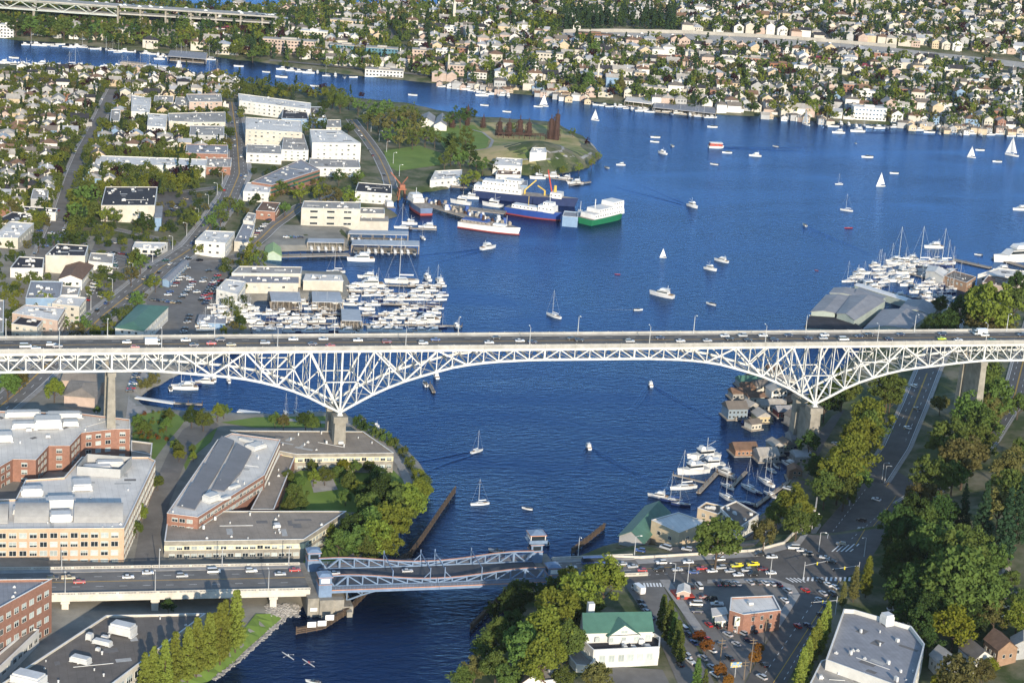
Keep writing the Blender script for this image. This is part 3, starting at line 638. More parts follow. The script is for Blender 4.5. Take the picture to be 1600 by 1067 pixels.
PROTO = {'broad': [quad_mesh('crown', broad_V(92, 46, 0.030), LEAF['green']) for _ in range(5)],
         'tall': [quad_mesh('crown', broad_V(90, 46, 0.027, 0.72, 0.58, 0.42), LEAF['green']) for _ in range(3)],
         'poplar': [quad_mesh('crown', poplar_V(170, 34, 0.0165), LEAF['bright']) for _ in range(3)],
         'conifer': [quad_mesh('crown', conifer_V(150, 26, 0.018), LEAF['conifer']) for _ in range(3)],
         'broad_s': [quad_mesh('crown', broad_V(36, 14, 0.050), LEAF['green']) for _ in range(5)],
         'conifer_s': [quad_mesh('crown', conifer_V(50, 12, 0.034), LEAF['conifer']) for _ in range(3)],
         'bush': [quad_mesh('foliage', broad_V(40, 26, 0.055, 1.35, 0.42, 0.42, 0.5), LEAF['green']) for _ in range(3)]}
TRUNK = {'broad': trunk_mesh(0.7, 0.026), 'tall': trunk_mesh(0.7, 0.022), 'poplar': trunk_mesh(0.9, 0.014, False), 'conifer': trunk_mesh(1.0, 0.016, False)}
TRUNK['broad_s'] = TRUNK['broad']; TRUNK['conifer_s'] = TRUNK['conifer']; TRUNK['bush'] = None
CH = {'broad': 0.60, 'tall': 0.56, 'poplar': 0.5, 'conifer': 0.42, 'broad_s': 0.6, 'conifer_s': 0.42, 'bush': 0.42}
CRAD = {'broad': 0.44, 'tall': 0.34, 'poplar': 0.12, 'conifer': 0.2, 'broad_s': 0.44, 'conifer_s': 0.2, 'bush': 0.56}
CNAME = {'green': 'green', 'bright': 'yellow-green', 'dark': 'dark green', 'olive': 'olive brown', 'rust': 'rust coloured', 'purple': 'purple-leaved', 'conifer': 'dark green', 'yellow': 'yellow', 'lime': 'yellow-green'}
KNAME = {'broad': 'broadleaf', 'tall': 'upright', 'poplar': 'slender poplar', 'conifer': 'conifer', 'broad_s': 'leafy', 'conifer_s': 'conifer', 'bush': 'bushy'}
def tree_at(kind, x, y, z, h, col, where, group, rz=None, sq=1.0):
    nm = {'poplar': 'poplar_tree', 'conifer': 'conifer_tree', 'conifer_s': 'conifer_tree', 'bush': 'shrub'}.get(kind, 'broadleaf_tree')
    cat = 'shrub' if kind == 'bush' else 'tree'
    kn = KNAME[kind]; lab = f'{CNAME[col]} {kn} {"shrub" if cat == "shrub" else "tree"} {where}' if kind != 'bush' else f'{CNAME[col]} rounded shrub {where}'
    if kind == 'poplar': lab = f'{CNAME[col]} slender poplar {where}'
    if kind in ('conifer', 'conifer_s'): lab = f'{CNAME[col]} conifer {where}'
    r = empty(nm, (x, y, z-0.1), lab, cat, group, rng.uniform(0, 6.28) if rz is None else rz)
    r.scale = (h*sq, h*sq, h)
    c = put('crown' if cat == 'tree' else 'foliage', rng.choice(PROTO[kind]), r)
    c.material_slots[0].link = 'OBJECT'; c.material_slots[0].material = LEAF[col]
    if TRUNK[kind]: put('trunk', TRUNK[kind], r)
    return r
STUFF = {}
def stuff_tree(key, kind, x, y, z, h, col):
    STUFF.setdefault(key, []).append((kind, x, y, z, h, col))
def stuff_build(key, name, label, cat, protos):
    cols = list(LEAF); VV = []; MI = []
    for kind, x, y, z, h, col in STUFF[key]:
        V = protos[kind][nr.integers(len(protos[kind]))]; a = nr.uniform(0, 6.28); ca, sa = math.cos(a), math.sin(a); q = h*nr.uniform(.85, 1.15)
        VV.append(np.stack([(V[:, 0]*ca-V[:, 1]*sa)*q+x, (V[:, 0]*sa+V[:, 1]*ca)*q+y, V[:, 2]*h+z-.1], 1)); MI.append(np.full(len(V)//4, cols.index(col)))
    me = quad_mesh(name, np.concatenate(VV), LEAF[cols[0]])
    for c in cols[1:]: me.materials.append(LEAF[c])
    me.polygons.foreach_set('material_index', np.concatenate(MI).astype('i')); return tag(put(name, me), label, cat, None, 'stuff')
def tree_px(kind, cx, cy, rpx, col, where, group, sq=1.0):     # by the crown seen in the picture: centre and half-width (half-height for poplars and conifers)
    h = 10.0; rpx *= 1.22
    for _ in range(3):
        g = G(cx, cy, h*CH[kind]); mpp = ((g-CAM) @ _f)/FPX
        h = rpx*mpp*2/0.95 if kind in ('poplar', 'conifer', 'conifer_s') else rpx*mpp/CRAD[kind]
    return tree_at(kind, g[0], g[1], g[2], h, col, where, group, sq=sq)
def trees(L, where, group, kind='broad', col='green'):
    for t in L:
        k, c = kind, col; sq = 1.02 if kind == 'poplar' else 1.0
        for e in t[3:]:
            if e in LEAF: c = e
            elif e in PROTO: k = e
        tree_px(k, t[0], t[1], t[2], c, where, group, sq)

trees([(369, 970, 42), (345, 990, 42), (327, 1003, 40), (308, 1010, 40), (294, 1022, 38), (274, 1030, 38), (258, 1040, 36), (240, 1050, 36), (226, 1060, 36), (352, 975, 34), (335, 998, 36)], 'in the row on the bank below the left viaduct', 'poplars on the near left bank', 'poplar', 'lime')
trees([(263, 945, 9, 'dark')], 'standing under the left concrete viaduct', 'trees by the viaduct')
# wooded bank beyond the drawbridge, left side
trees([(560, 848, 22), (588, 838, 26, 'bright'), (612, 812, 27, 'bright'), (640, 786, 25, 'bright'), (655, 766, 17, 'bright'), (622, 782, 24), (600, 765, 22, 'dark'), (575, 790, 20), (552, 822, 20, 'dark'), (530, 845, 16), (518, 832, 12, 'bright'), (600, 850, 22, 'bright'), (572, 862, 18), (628, 800, 20), (578, 815, 22), (645, 770, 14, 'bright')], 'on the wooded canal bank beside the flat-roofed offices', 'trees on the left canal bank')
trees([(641, 722, 9), (653, 740, 10, 'bright'), (662, 752, 11), (630, 705, 8), (616, 692, 8), (604, 684, 9), (590, 676, 9), (578, 668, 9, 'dark'), (562, 660, 11, 'dark'), (590, 740, 12, 'dark'), (612, 690, 7), (666, 765, 9, 'bright')], 'lining the waterside path at the point', 'shrubs on the point', 'bush')
trees([(463, 770, 14), (450, 745, 10), (470, 752, 9), (490, 745, 10, 'bright'), (508, 742, 11), (531, 738, 10), (546, 752, 13), (560, 765, 12, 'bright'), (536, 727, 9, 'yellow'), (555, 728, 9), (577, 727, 8), (487, 728, 8), (452, 790, 12), (470, 786, 10), (585, 752, 14, 'dark'), (572, 772, 14, 'dark'), (540, 775, 10)], 'in the courtyard garden of the flat-roofed offices', 'garden trees', 'broad')
# right side of the drawbridge
trees([(945, 905, 30, 'bright'), (905, 925, 28, 'bright'), (872, 947, 30, 'bright'), (908, 962, 18), (852, 985, 32, 'bright'), (818, 1008, 32), (842, 1032, 30, 'bright'), (795, 948, 24, 'dark'), (815, 925, 20, 'dark'), (775, 1000, 20, 'tall'), (758, 1010, 16, 'tall'), (742, 1045, 18, 'olive'), (722, 1058, 16), (888, 1000, 24), (868, 1020, 18, 'bright'), (862, 925, 20, 'dark'), (925, 945, 18), (888, 905, 18, 'bright'), (800, 975, 20, 'dark'), (880, 1058, 16), (932, 1055, 20, 'olive'), (775, 1040, 20), (795, 1055, 18)], 'on the wooded bank by the green-roofed white hall', 'trees on the right canal bank')
trees([(1122, 842, 33)], 'with a wide round crown before the beige waterside building', 'trees by the right approach', col='green')
trees([(1195, 832, 20, 'olive'), (1240, 790, 26, 'bright'), (1246, 815, 20), (1215, 800, 18), (1265, 812, 14, 'dark')], 'behind the curved retaining wall by the intersection', 'trees by the right approach')
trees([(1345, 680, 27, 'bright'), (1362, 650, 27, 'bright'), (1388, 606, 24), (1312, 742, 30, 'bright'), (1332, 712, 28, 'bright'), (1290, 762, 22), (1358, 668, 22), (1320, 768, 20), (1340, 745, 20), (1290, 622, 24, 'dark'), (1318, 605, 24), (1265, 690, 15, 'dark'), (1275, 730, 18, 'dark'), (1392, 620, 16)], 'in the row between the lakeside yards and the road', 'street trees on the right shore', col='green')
trees([(1540, 590, 26), (1558, 622, 28), (1515, 648, 26), (1482, 690, 32), (1508, 715, 32, 'olive'), (1458, 742, 28), (1540, 662, 24), (1440, 775, 22, 'olive'), (1470, 630, 12, 'olive'), (1525, 690, 26), (1490, 740, 22), (1548, 640, 20, 'olive')], 'in the row between the two shaded roads', 'trees between the roads', col='green')
trees([(1592, 632, 15), (1580, 728, 24, 'olive'), (1592, 765, 32), (1562, 790, 26, 'olive'), (1595, 700, 14)], 'beside the shaded road at the right border', 'trees at right border')
trees([(1550, 480, 34, 'bright'), (1538, 500, 22, 'olive'), (1585, 470, 22), (1500, 490, 20, 'dark'), (1480, 505, 18, 'dark'), (1470, 475, 12, 'dark'), (1520, 468, 14, 'dark'), (1455, 510, 14, 'dark'), (1570, 505, 18, 'olive'), (1590, 440, 14, 'dark')], 'on the shore beyond the high bridge near the sailing marina', 'trees behind the high bridge', col='green')
# lower right hillside
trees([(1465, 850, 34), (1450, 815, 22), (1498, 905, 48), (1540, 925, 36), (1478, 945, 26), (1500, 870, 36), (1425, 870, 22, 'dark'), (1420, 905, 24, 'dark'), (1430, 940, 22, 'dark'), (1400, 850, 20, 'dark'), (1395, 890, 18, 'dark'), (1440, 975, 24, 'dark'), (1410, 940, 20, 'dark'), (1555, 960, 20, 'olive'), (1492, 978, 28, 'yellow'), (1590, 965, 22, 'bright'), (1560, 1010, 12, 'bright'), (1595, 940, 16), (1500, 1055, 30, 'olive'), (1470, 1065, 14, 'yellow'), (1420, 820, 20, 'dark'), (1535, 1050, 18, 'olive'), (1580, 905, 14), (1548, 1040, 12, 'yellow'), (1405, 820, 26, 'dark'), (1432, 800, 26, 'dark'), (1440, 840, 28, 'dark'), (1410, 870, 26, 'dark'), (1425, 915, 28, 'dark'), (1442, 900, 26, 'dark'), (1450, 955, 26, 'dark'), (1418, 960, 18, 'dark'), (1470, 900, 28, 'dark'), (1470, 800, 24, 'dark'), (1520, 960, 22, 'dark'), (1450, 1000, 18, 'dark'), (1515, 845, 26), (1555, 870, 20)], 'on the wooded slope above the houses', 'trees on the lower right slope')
trees([(1536, 815, 48), (1572, 830, 52), (1592, 805, 48), (1505, 800, 34)], 'standing tall above the hillside houses', 'tall conifers on the right', 'conifer', 'conifer')
trees([(1036, 958, 26), (1046, 972, 30), (1053, 985, 26), (1060, 998, 26), (1064, 1012, 22), (1090, 1052, 22), (1102, 1062, 16)], 'along the drive of the white hall', 'poplars by the white hall', 'poplar', 'green')
trees([(1336, 912, 24, 'olive'), (1318, 928, 18, 'olive'), (1356, 900, 28)], 'on the corner by the shaded crossing', 'poplars by the crossing', 'poplar', 'bright')
trees([(1292, 968, 26), (1285, 985, 28), (1277, 998, 28), (1269, 1012, 28), (1262, 1028, 28), (1254, 1045, 30), (1248, 1060, 28)], 'in the row along the big grey roof', 'poplars by the big grey roof', 'poplar', 'lime')
trees([(1093, 993, 9), (1104, 1008, 10), (1126, 1047, 10), (1180, 1026, 9), (1186, 1012, 8), (1138, 1062, 9)], 'in the parking lot near the white hall', 'rusty trees in the lot', 'broad', 'rust')
# ================================================================ buildings
BRICK = mat('red_brick', (0.26, 0.135, 0.095), 0.9, 0.10, 0.8, coord='World', detail=8)
BRICK_O = mat('orange_brick', (0.50, 0.35, 0.235), 0.9, 0.07, 0.8, coord='World', detail=8)
STUCCO = mat('cream_stucco', (0.50, 0.465, 0.39), 0.85, 0.06, 0.3, coord='World'); TAN = mat('tan_wall', (0.50, 0.40, 0.27), 0.85, 0.06, 0.3, coord='World')
WHITEWALL = mat('white_wall', (0.60, 0.585, 0.54), 0.8, 0.05, 0.25, coord='World'); GREYWALL = mat('grey_wall', (0.36, 0.36, 0.35), 0.8, 0.06, 0.3, coord='World')
BLUEWALL = mat('blue_wall', (0.20, 0.30, 0.42), 0.8, 0.06, 0.3, coord='World'); PINK = mat('pink_wall', (0.44, 0.34, 0.28), 0.85, 0.06, 0.3, coord='World')
R_WHITE = mat('white_membrane_roof', (0.70, 0.665, 0.60), 0.8, 0.06, 0.15, coord='World', detail=8, seam=(14, 2.6)); R_GREY = mat('grey_roof', (0.37, 0.345, 0.305), 0.9, 0.10, 0.2, coord='World', detail=8, seam=(10, 2.4))
R_TAUPE = mat('taupe_gravel_roof', (0.30, 0.255, 0.205), 0.95, 0.08, 0.2, coord='World', detail=8, seam=(11, 3.2)); R_DARK = mat('dark_gravel_roof', (0.165, 0.145, 0.125), 0.95, 0.10, 0.2, coord='World', detail=8, seam=(12, 3))
R_BLACK = mat('black_tar_roof', (0.035, 0.035, 0.042), 0.9, 0.15, 0.25, coord='World', detail=8); R_GREEN = mat('green_metal_roof', (0.075, 0.17, 0.125), 0.6, 0.06, 0.3, coord='World')
R_METAL = mat('grey_metal_roof', (0.40, 0.41, 0.42), 0.5, 0.06, 0.3, coord='World', metal=0.2); R_BROWN = mat('brown_shingle_roof', (0.17, 0.105, 0.07), 0.9, 0.12, 0.5, coord='World')
R_BLUEG = mat('blue_grey_roof', (0.28, 0.28, 0.29), 0.7, 0.06, 0.3, coord='World', seam=(9, 1.6))
COPING = mat('white_coping', (0.68, 0.67, 0.63), 0.7, 0.04, 0.4, coord='World'); HVAC = mat('hvac_metal', (0.56, 0.56, 0.54), 0.6, 0.05, 0.5, coord='World')
BLIND = mat('window_blind', (0.36, 0.40, 0.38), 0.5, 0.1, 1.0, rnd=0.25); FRAME = mat('window_frame', (0.55, 0.55, 0.50), 0.6, 0)
def _win(blind, mull):
    o = MB(); o.box(-0.5, 0.5, -0.09, 0.0, -0.5, -0.44); o.box(-0.5, 0.5, -0.09, 0, 0.44, 0.5); o.box(-0.5, -0.45, -0.09, 0, -0.44, 0.44); o.box(0.45, 0.5, -0.09, 0, -0.44, 0.44)
    for k in range(1, mull): x = -0.45+0.9*k/mull; o.box(x-0.02, x+0.02, -0.085, 0, -0.44, 0.44)
    o.box(-0.45, 0.45, -0.045, 0, -0.44, 0.44, m=1)
    if blind: o.box(-0.44, 0.44, -0.055, -0.046, 0.44-0.88*blind, 0.44, m=2)
    return o.mesh('window', [FRAME, GLASS, BLIND])
WINS = [_win(0, 2), _win(0.35, 2), _win(0.7, 2), _win(1.0, 2), _win(0.5, 3)]
WIN_D = [_win(0, 2), _win(0, 1)]
def inset(P, d):
    n = len(P); out = []
    for i in range(n):
        a, b, c = P[i-1], P[i], P[(i+1) % n]; e1 = (b-a)/np.linalg.norm(b-a); e2 = (c-b)/np.linalg.norm(c-b)
        n1 = np.array([-e1[1], e1[0]]); n2 = np.array([-e2[1], e2[0]]); k = 1+n1 @ n2
        out.append(b+(n1+n2)*d/max(0.25, k))
    return np.array(out)
FOOT = []
def ccw(P):
    P = np.asarray(P, float); A = np.sum(P[:, 0]*np.roll(P[:, 1], -1)-np.roll(P[:, 0], -1)*P[:, 1]); return P if A > 0 else P[::-1]
def tri_roof(mb, P, z, m=0):
    k = len(mb.v); mb.v += [(float(x), float(y), float(z)) for x, y in P]; mb.f.append(tuple(range(k, k+len(P)))); mb.m.append(m)
def windows(r, P, c, zb, zt, rows, sp, ww, wh, meshes=None, sill=None, edges=None, z0=None, zs=None, pitch=None, off=0.0):
    meshes = meshes or WINS; n = len(P)
    pitch = pitch or (zt-zb)/max(1, rows)
    for i in range(n):
        if edges is not None and i not in edges: continue
        a, b = P[i], P[(i+1) % n]; L = np.linalg.norm(b-a)
        if L < sp*0.9: continue
        e = (b-a)/L; nn = np.array([e[1], -e[0]]); mid = (a+b)/2
        if (CAM[:2]-mid) @ nn < -0.1*np.linalg.norm(CAM[:2]-mid): continue
        k = int((L-0.8)//sp); s0 = (L-(k-1)*sp)/2; rz = math.atan2(e[1], e[0])
        for rr in range(rows):
            zc = (zs[rr] if zs else zb+pitch*(rr+0.55))
            for j in range(k):
                q = a+e*(s0+j*sp)+nn*0.012-c
                put('window', rng.choice(meshes), r, (q[0], q[1], zc), rz, (ww, 1.6, wh))
def base_z(P): return float(np.min(H(P[:, 0], P[:, 1])))
def building(px, hgt, label, wall=STUCCO, roof=R_GREY, rows=2, sp=4.0, ww=1.8, wh=1.7, parapet=0.6, cat='building', name='office_building', win=True, meshes=None, group=None, worldpts=None, units=0, ground=None, zoff=0.0, coping=True, edges=None):
    """flat-roofed block: the roof outline as seen in the picture, height above ground"""
    z = 6.0
    if worldpts is None:
        for _ in range(6):
            P = np.array([at(x, y, z+hgt)[:2] for x, y in px]); z = (np.mean(H(P[:, 0], P[:, 1])) if ground is None else ground)
    else: P = np.array(worldpts, float); z = np.mean(H(P[:, 0], P[:, 1])) if ground is None else ground
    P = ccw(P); c = P.mean(0); zb = min(base_z(P), z)-0.5; zt = z+hgt; FOOT.append(P)
    r = empty(name, (c[0], c[1], z), label, cat, group); L = P-c
    o = MB(); n = len(L)
    for i in range(n):
        a, b = L[i], L[(i+1) % n]; o.quad((*a, zb-z), (*b, zb-z), (*b, hgt), (*a, hgt))
    if parapet > 0:
        I = inset(L, 0.3)
        for i in range(n):
            j = (i+1) % n; o.quad((*L[i], hgt), (*L[j], hgt), (*L[j], hgt+parapet), (*L[i], hgt+parapet)); o.quad((*I[j], hgt), (*I[i], hgt), (*I[i], hgt+parapet), (*I[j], hgt+parapet))
    o.build('wall', wall, r)
    if parapet > 0 and coping:
        o = MB(); E2 = inset(L, -0.12); I = inset(L, 0.42)
        for i in range(n):
            j = (i+1) % n; o.quad((*E2[i], hgt+parapet+.12), (*E2[j], hgt+parapet+.12), (*I[j], hgt+parapet+.12), (*I[i], hgt+parapet+.12)); o.quad((*E2[i], hgt+parapet), (*E2[j], hgt+parapet), (*E2[j], hgt+parapet+.12), (*E2[i], hgt+parapet+.12)); o.quad((*I[j], hgt+parapet), (*I[i], hgt+parapet), (*I[i], hgt+parapet+.12), (*I[j], hgt+parapet+.12))
        o.build('coping', COPING, r)
    o = MB(); tri_roof(o, inset(L, 0.3 if parapet > 0 else -0.3), hgt+0.02)
    if parapet <= 0:
        E2 = inset(L, -0.3)
        for i in range(n): j = (i+1) % n; o.quad((*E2[i], hgt-0.25), (*E2[j], hgt-0.25), (*E2[j], hgt+0.02), (*E2[i], hgt+0.02))
    o.build('roof', roof, r)
    if win and rows: windows(r, P, c, 0.6, hgt, rows, sp, ww, wh, meshes, edges=edges)
    mn, mx = L.min(0), L.max(0); area = abs(np.sum(L[:, 0]*np.roll(L[:, 1], -1)-np.roll(L[:, 0], -1)*L[:, 1]))/2; e0 = (L[1]-L[0])/np.linalg.norm(L[1]-L[0]); rz0 = math.atan2(e0[1], e0[0])
    def spot(m):
        for _ in range(30):
            q = np.array([rng.uniform(mn[0], mx[0]), rng.uniform(mn[1], mx[1])])
            if sdf(L, q[:1], q[1:])[0] > m: return q
    if area > 350:
        for k in range(min(14, int(area/160))):
            q = spot(1.5)
            if q is not None: put('roof_vent', rng.choice(VENT), r, (q[0], q[1], hgt+.02), rz0, rng.uniform(.7, 1.3))
        for k in range(min(6, int(area/260))):
            q = spot(5)
            if q is not None: put('roof_patch', PATCH[rng.randrange(2)], r, (q[0], q[1], hgt+.03), rz0+rng.choice((0, 1.5708)), (rng.uniform(.6, 1.6), rng.uniform(.6, 1.3), 1))
        q = spot(7)
        if q is not None: put('roof_conduit', PATCH[2], r, (q[0], q[1], hgt+.05), rz0, (min(1.0, area/1500), 1, 1))
    for k in range(units):
        for _ in range(20):
            q = np.array([rng.uniform(mn[0], mx[0])*0.7, rng.uniform(mn[1], mx[1])*0.7])
            if sdf(L, q[:1], q[1:])[0] > 2.2: break
        else: continue
        roof_unit(r, q[0], q[1], hgt+0.02, rng.uniform(1.2, 2.6), rng.uniform(1.0, 1.8), rng.uniform(0.8, 1.5), math.atan2(*(L[1]-L[0])[::-1]))
    return r, P, c, z
VENT = []
for k in range(3):
    o = MB(); o.cyl((0, 0), .28, .24, 0, .8, 8); o.cyl((0, 0), .42, .2, .8, 1.05, 8) if k else o.box(-.5, .5, -.35, .35, 0, .5); VENT.append(o.mesh('roof_vent', [HVAC]))
def _patch(lx, ly, h, m): o = MB(); o.box(-lx/2, lx/2, -ly/2, ly/2, 0, h); return o.mesh('roof_patch', [m])
PATCH = [_patch(5, 3, .02, mat('roof_patch_dark', (.17, .16, .15), .95, .1, .4)), _patch(6, 2.4, .02, mat('roof_patch_pale', (.42, .41, .38), .9, .1, .4)), _patch(14, .22, .2, HVAC)]
UNIT = []
for k in range(3):
    o = MB(); o.box(-0.5, 0.5, -0.5, 0.5, 0.12, 0.8); o.box(-0.45, 0.45, -0.42, 0.42, 0.8, 1.0); o.box(-0.55, -0.4, -0.45, 0.45, 0.0, 0.12); o.box(0.4, 0.55, -0.45, 0.45, 0, 0.12)
    if k: o.cyl((0.15, 0), 0.3, 0.3, 1.0, 1.12, 10)
    if k == 2: o.box(0.5, 0.9, -0.2, 0.2, 0.2, 0.6)
    UNIT.append(o.mesh('roof_unit', [HVAC]))
def roof_unit(r, x, y, z, lx, ly, h, rz): return put('roof_unit', rng.choice(UNIT), r, (x, y, z), rz, (lx, ly, h))
def shed(px4, hgt, rise, label, wall=WHITEWALL, roof=R_METAL, ridge='long', cat='building', name='warehouse', rows=0, sp=4, ww=1.6, wh=1.5, group=None, over=0.4, ground=None, worldpts=None, meshes=None, hipped=False):
    """gabled or hipped building from four eave corners seen in the picture"""
    z = 5.0
    if worldpts is None:
        for _ in range(6):
            P = np.array([at(x, y, z+hgt)[:2] for x, y in px4]); z = np.mean(H(P[:, 0], P[:, 1])) if ground is None else ground
    else: P = np.array(worldpts, float); z = np.mean(H(P[:, 0], P[:, 1])) if ground is None else ground
    P = ccw(P); c = P.mean(0); zb = min(base_z(P), z)-0.5-z; L = P-c; FOOT.append(P)
    if (np.linalg.norm(L[1]-L[0]) < np.linalg.norm(L[2]-L[1])) == (ridge == 'long'): L = np.roll(L, -1, 0); P = np.roll(P, -1, 0)
    r = empty(name, (c[0], c[1], z), label, cat, group)   # edge 0-1 parallel to the ridge
    m1, m2 = (L[3]+L[0])/2, (L[1]+L[2])/2
    if hipped: w = np.linalg.norm(L[3]-L[0])/2; e = (m2-m1)/np.linalg.norm(m2-m1); k = min(w, np.linalg.norm(m2-m1)*0.45); m1, m2 = m1+e*k, m2-e*k
    o = MB()
    for i in range(4): j = (i+1) % 4; o.quad((*L[i], zb), (*L[j], zb), (*L[j], hgt), (*L[i], hgt))
    if not hipped: o.quad((*L[3], hgt), (*m1, hgt+rise-0.1), (*L[0], hgt)); o.quad((*L[1], hgt), (*m2, hgt+rise-0.1), (*L[2], hgt))
    o.build('wall', wall, r)
    E2 = inset(L, -over); e = (m2-m1)/(np.linalg.norm(m2-m1)+1e-6); k = 0 if hipped else over; a, b = m1-e*k, m2+e*k; t = 0.22; dz = -rise*over/max(1, np.linalg.norm(L[3]-L[0])/2)
    o = MB()
    for d in (0, t):
        zz = hgt+dz+d; top = hgt+rise+d
        F = [((*E2[0], zz), (*E2[1], zz), (*b, top), (*a, top)), ((*E2[2], zz), (*E2[3], zz), (*a, top), (*b, top))]
        if hipped: F += [((*E2[1], zz), (*E2[2], zz), (*b, top)), ((*E2[3], zz), (*E2[0], zz), (*a, top))]
        for f in F: o.quad(*(f if d else f[::-1]))
    for i in range(4):
        j = (i+1) % 4
        if hipped or i in (0, 2): o.quad((*E2[i], hgt+dz), (*E2[j], hgt+dz), (*E2[j], hgt+dz+t), (*E2[i], hgt+dz+t))
    if not hipped:
        for p, q, m in ((E2[3], E2[0], a), (E2[1], E2[2], b)):
            o.quad((*p, hgt+dz), (*m, hgt+rise), (*m, hgt+rise+t), (*p, hgt+dz+t)); o.quad((*m, hgt+rise), (*q, hgt+dz), (*q, hgt+dz+t), (*m, hgt+rise+t))
    o.build('roof', roof, r)
    if rows: windows(r, P, c, 0.4, hgt, rows, sp, ww, wh, meshes or WIN_D)
    return r, P, c, z
# ================================================================ brick and flat-roofed offices, near left
rr, P, c, z = building([(81, 908), (-8, 957), (-120, 1018), (-150, 905), (0, 909)], 21.5, 'tall red-brick office block at the lower left corner', BRICK, R_BLUEG, rows=0, parapet=1.0, ground=4)
windows(rr, P, c, 0, 0, 4, 4.5, 2.6, 2.3, zs=[2.6, 7.4, 12.6, 17.8])
building([(61, 986), (46, 983), (-10, 1030), (-20, 1062), (0, 1044)], 6.0, 'low white annex below the red-brick office block', WHITEWALL, R_TAUPE, rows=1, sp=4.5, ww=3.0, wh=1.8, ground=4, parapet=0.7)
rr, P, c, z = building([(166, 964), (321, 961), (150, 1090), (-60, 1112)], 8.5, 'wide dark flat-roofed office beside the row of poplars', CREAM, R_DARK, rows=0, ground=5, parapet=0.8)
windows(rr, P, c, 0, 0, 2, 5.6, 4.3, 2.9, zs=[2.1, 6.0])
def unit_px(r, c, z, px, py, zt, lx, ly, h, rz, name='roof_unit', m=None):
    q = at(px, py, zt)[:2]-c; put(name, UNIT[0] if m is None else m, r, (q[0], q[1], zt-z), rz, (lx, ly, h))
WSLOPE = math.atan2(*(at(320, 961, 13.5)-at(150, 1090, 13.5))[:2][::-1])
for px, py, lx, ly, h in ((192, 990, 9, 5, 4.2), (160, 1006, 7, 2.6, 1.7), (140, 999, 2.2, 2.2, 2.6), (164, 998, 2.6, 1.6, 1.4), (126, 1034, 7, 3.4, 2.2), (45, 1066, 11, 6, 3.6), (153, 1016, 1.4, 1.4, 1.2)):
    unit_px(rr, c, z, px, py, 13.6, lx, ly, h, WSLOPE-math.pi/2)
# orange brick block with barrel vaults
rr, P, c, z = building([(-60, 829), (194, 827), (243, 722), (232, 716), (128, 716), (100, 748), (40, 752), (25, 782), (-60, 785)], 15.5, 'orange-brick office with white roof and grey barrel-vaulted penthouses behind the viaduct', BRICK_O, R_WHITE, rows=0, ground=5, parapet=0.7)
windows(rr, P, c, 0, 0, 4, 4.0, 3.0, 2.35, zs=[1.8, 5.6, 9.4, 13.2])
VAULT = mat('vault_metal', (0.33, 0.32, 0.30), 0.6, 0.06, 0.4, coord='World')
def vault(r, c, z, xa, xb, py, zt, dep, h):
    a = at(xa, py, zt)[:2]-c; b = at(xb, py, zt)[:2]-c; o = MB(); e = (b-a); L = np.linalg.norm(e); e /= L; n = np.array([-e[1], e[0]])
    if n[0] < 0: n = -n
    N = 8; prof = [(0, 0)]+[(dep*(1-math.cos(t))/1.0 if 0 else dep*t/(math.pi/2), h*math.sin(min(math.pi/2, t*1.0))**0.7) for t in np.linspace(0.02, math.pi/2, N)]+[(dep, 0)]
    A = [(*(a+n*p), q+zt-z) for p, q in prof]; B2 = [(*(b+n*p), q+zt-z) for p, q in prof]
    for i in range(len(prof)-1): o.quad(A[i], B2[i], B2[i+1], A[i+1])
    o.quad(*A[::-1]); o.quad(*B2); o.build('barrel_vault', VAULT, r)
for xa, xb in ((-40, 12), (22, 76), (115, 192)): vault(rr, c, z, xa, xb, 816 if xa > 0 else 818, 20.6, 9, 5.2)
unit_px(rr, c, z, 95, 812, 20.6, 5, 9, 3.2, 0); unit_px(rr, c, z, 95, 790, 20.6, 6, 12, 3.6, 0); unit_px(rr, c, z, 50, 772, 20.6, 5, 9, 3.2, 0)
def screen(r, c, z, pts, zt, h, m):          # louvred plant screen open to the sky
    Q = ccw(np.array([at(x, y, zt)[:2] for x, y in pts]))-c; o = MB(); I = inset(Q, 0.3); n = len(Q)
    for i in range(n):
        j = (i+1) % n; o.quad((*Q[i], zt-z), (*Q[j], zt-z), (*Q[j], zt-z+h), (*Q[i], zt-z+h)); o.quad((*I[j], zt-z), (*I[i], zt-z), (*I[i], zt-z+h), (*I[j], zt-z+h)); o.quad((*Q[i], zt-z+h), (*Q[j], zt-z+h), (*I[j], zt-z+h), (*I[i], zt-z+h))
    return o.build('plant_screen', m, r)
screen(rr, c, z, [(120, 742), (188, 747), (206, 727), (136, 722)], 20.6, 4.0, GREYWALL)
for px, py, lx, ly, h in ((152, 735, 12, 4.5, 2.6), (172, 730, 12, 4.5, 3.2), (128, 762, 8, 9, 3.0), (30, 800, 5, 5, 2)): unit_px(rr, c, z, px, py, 20.6, lx, ly, h, -math.pi/2)
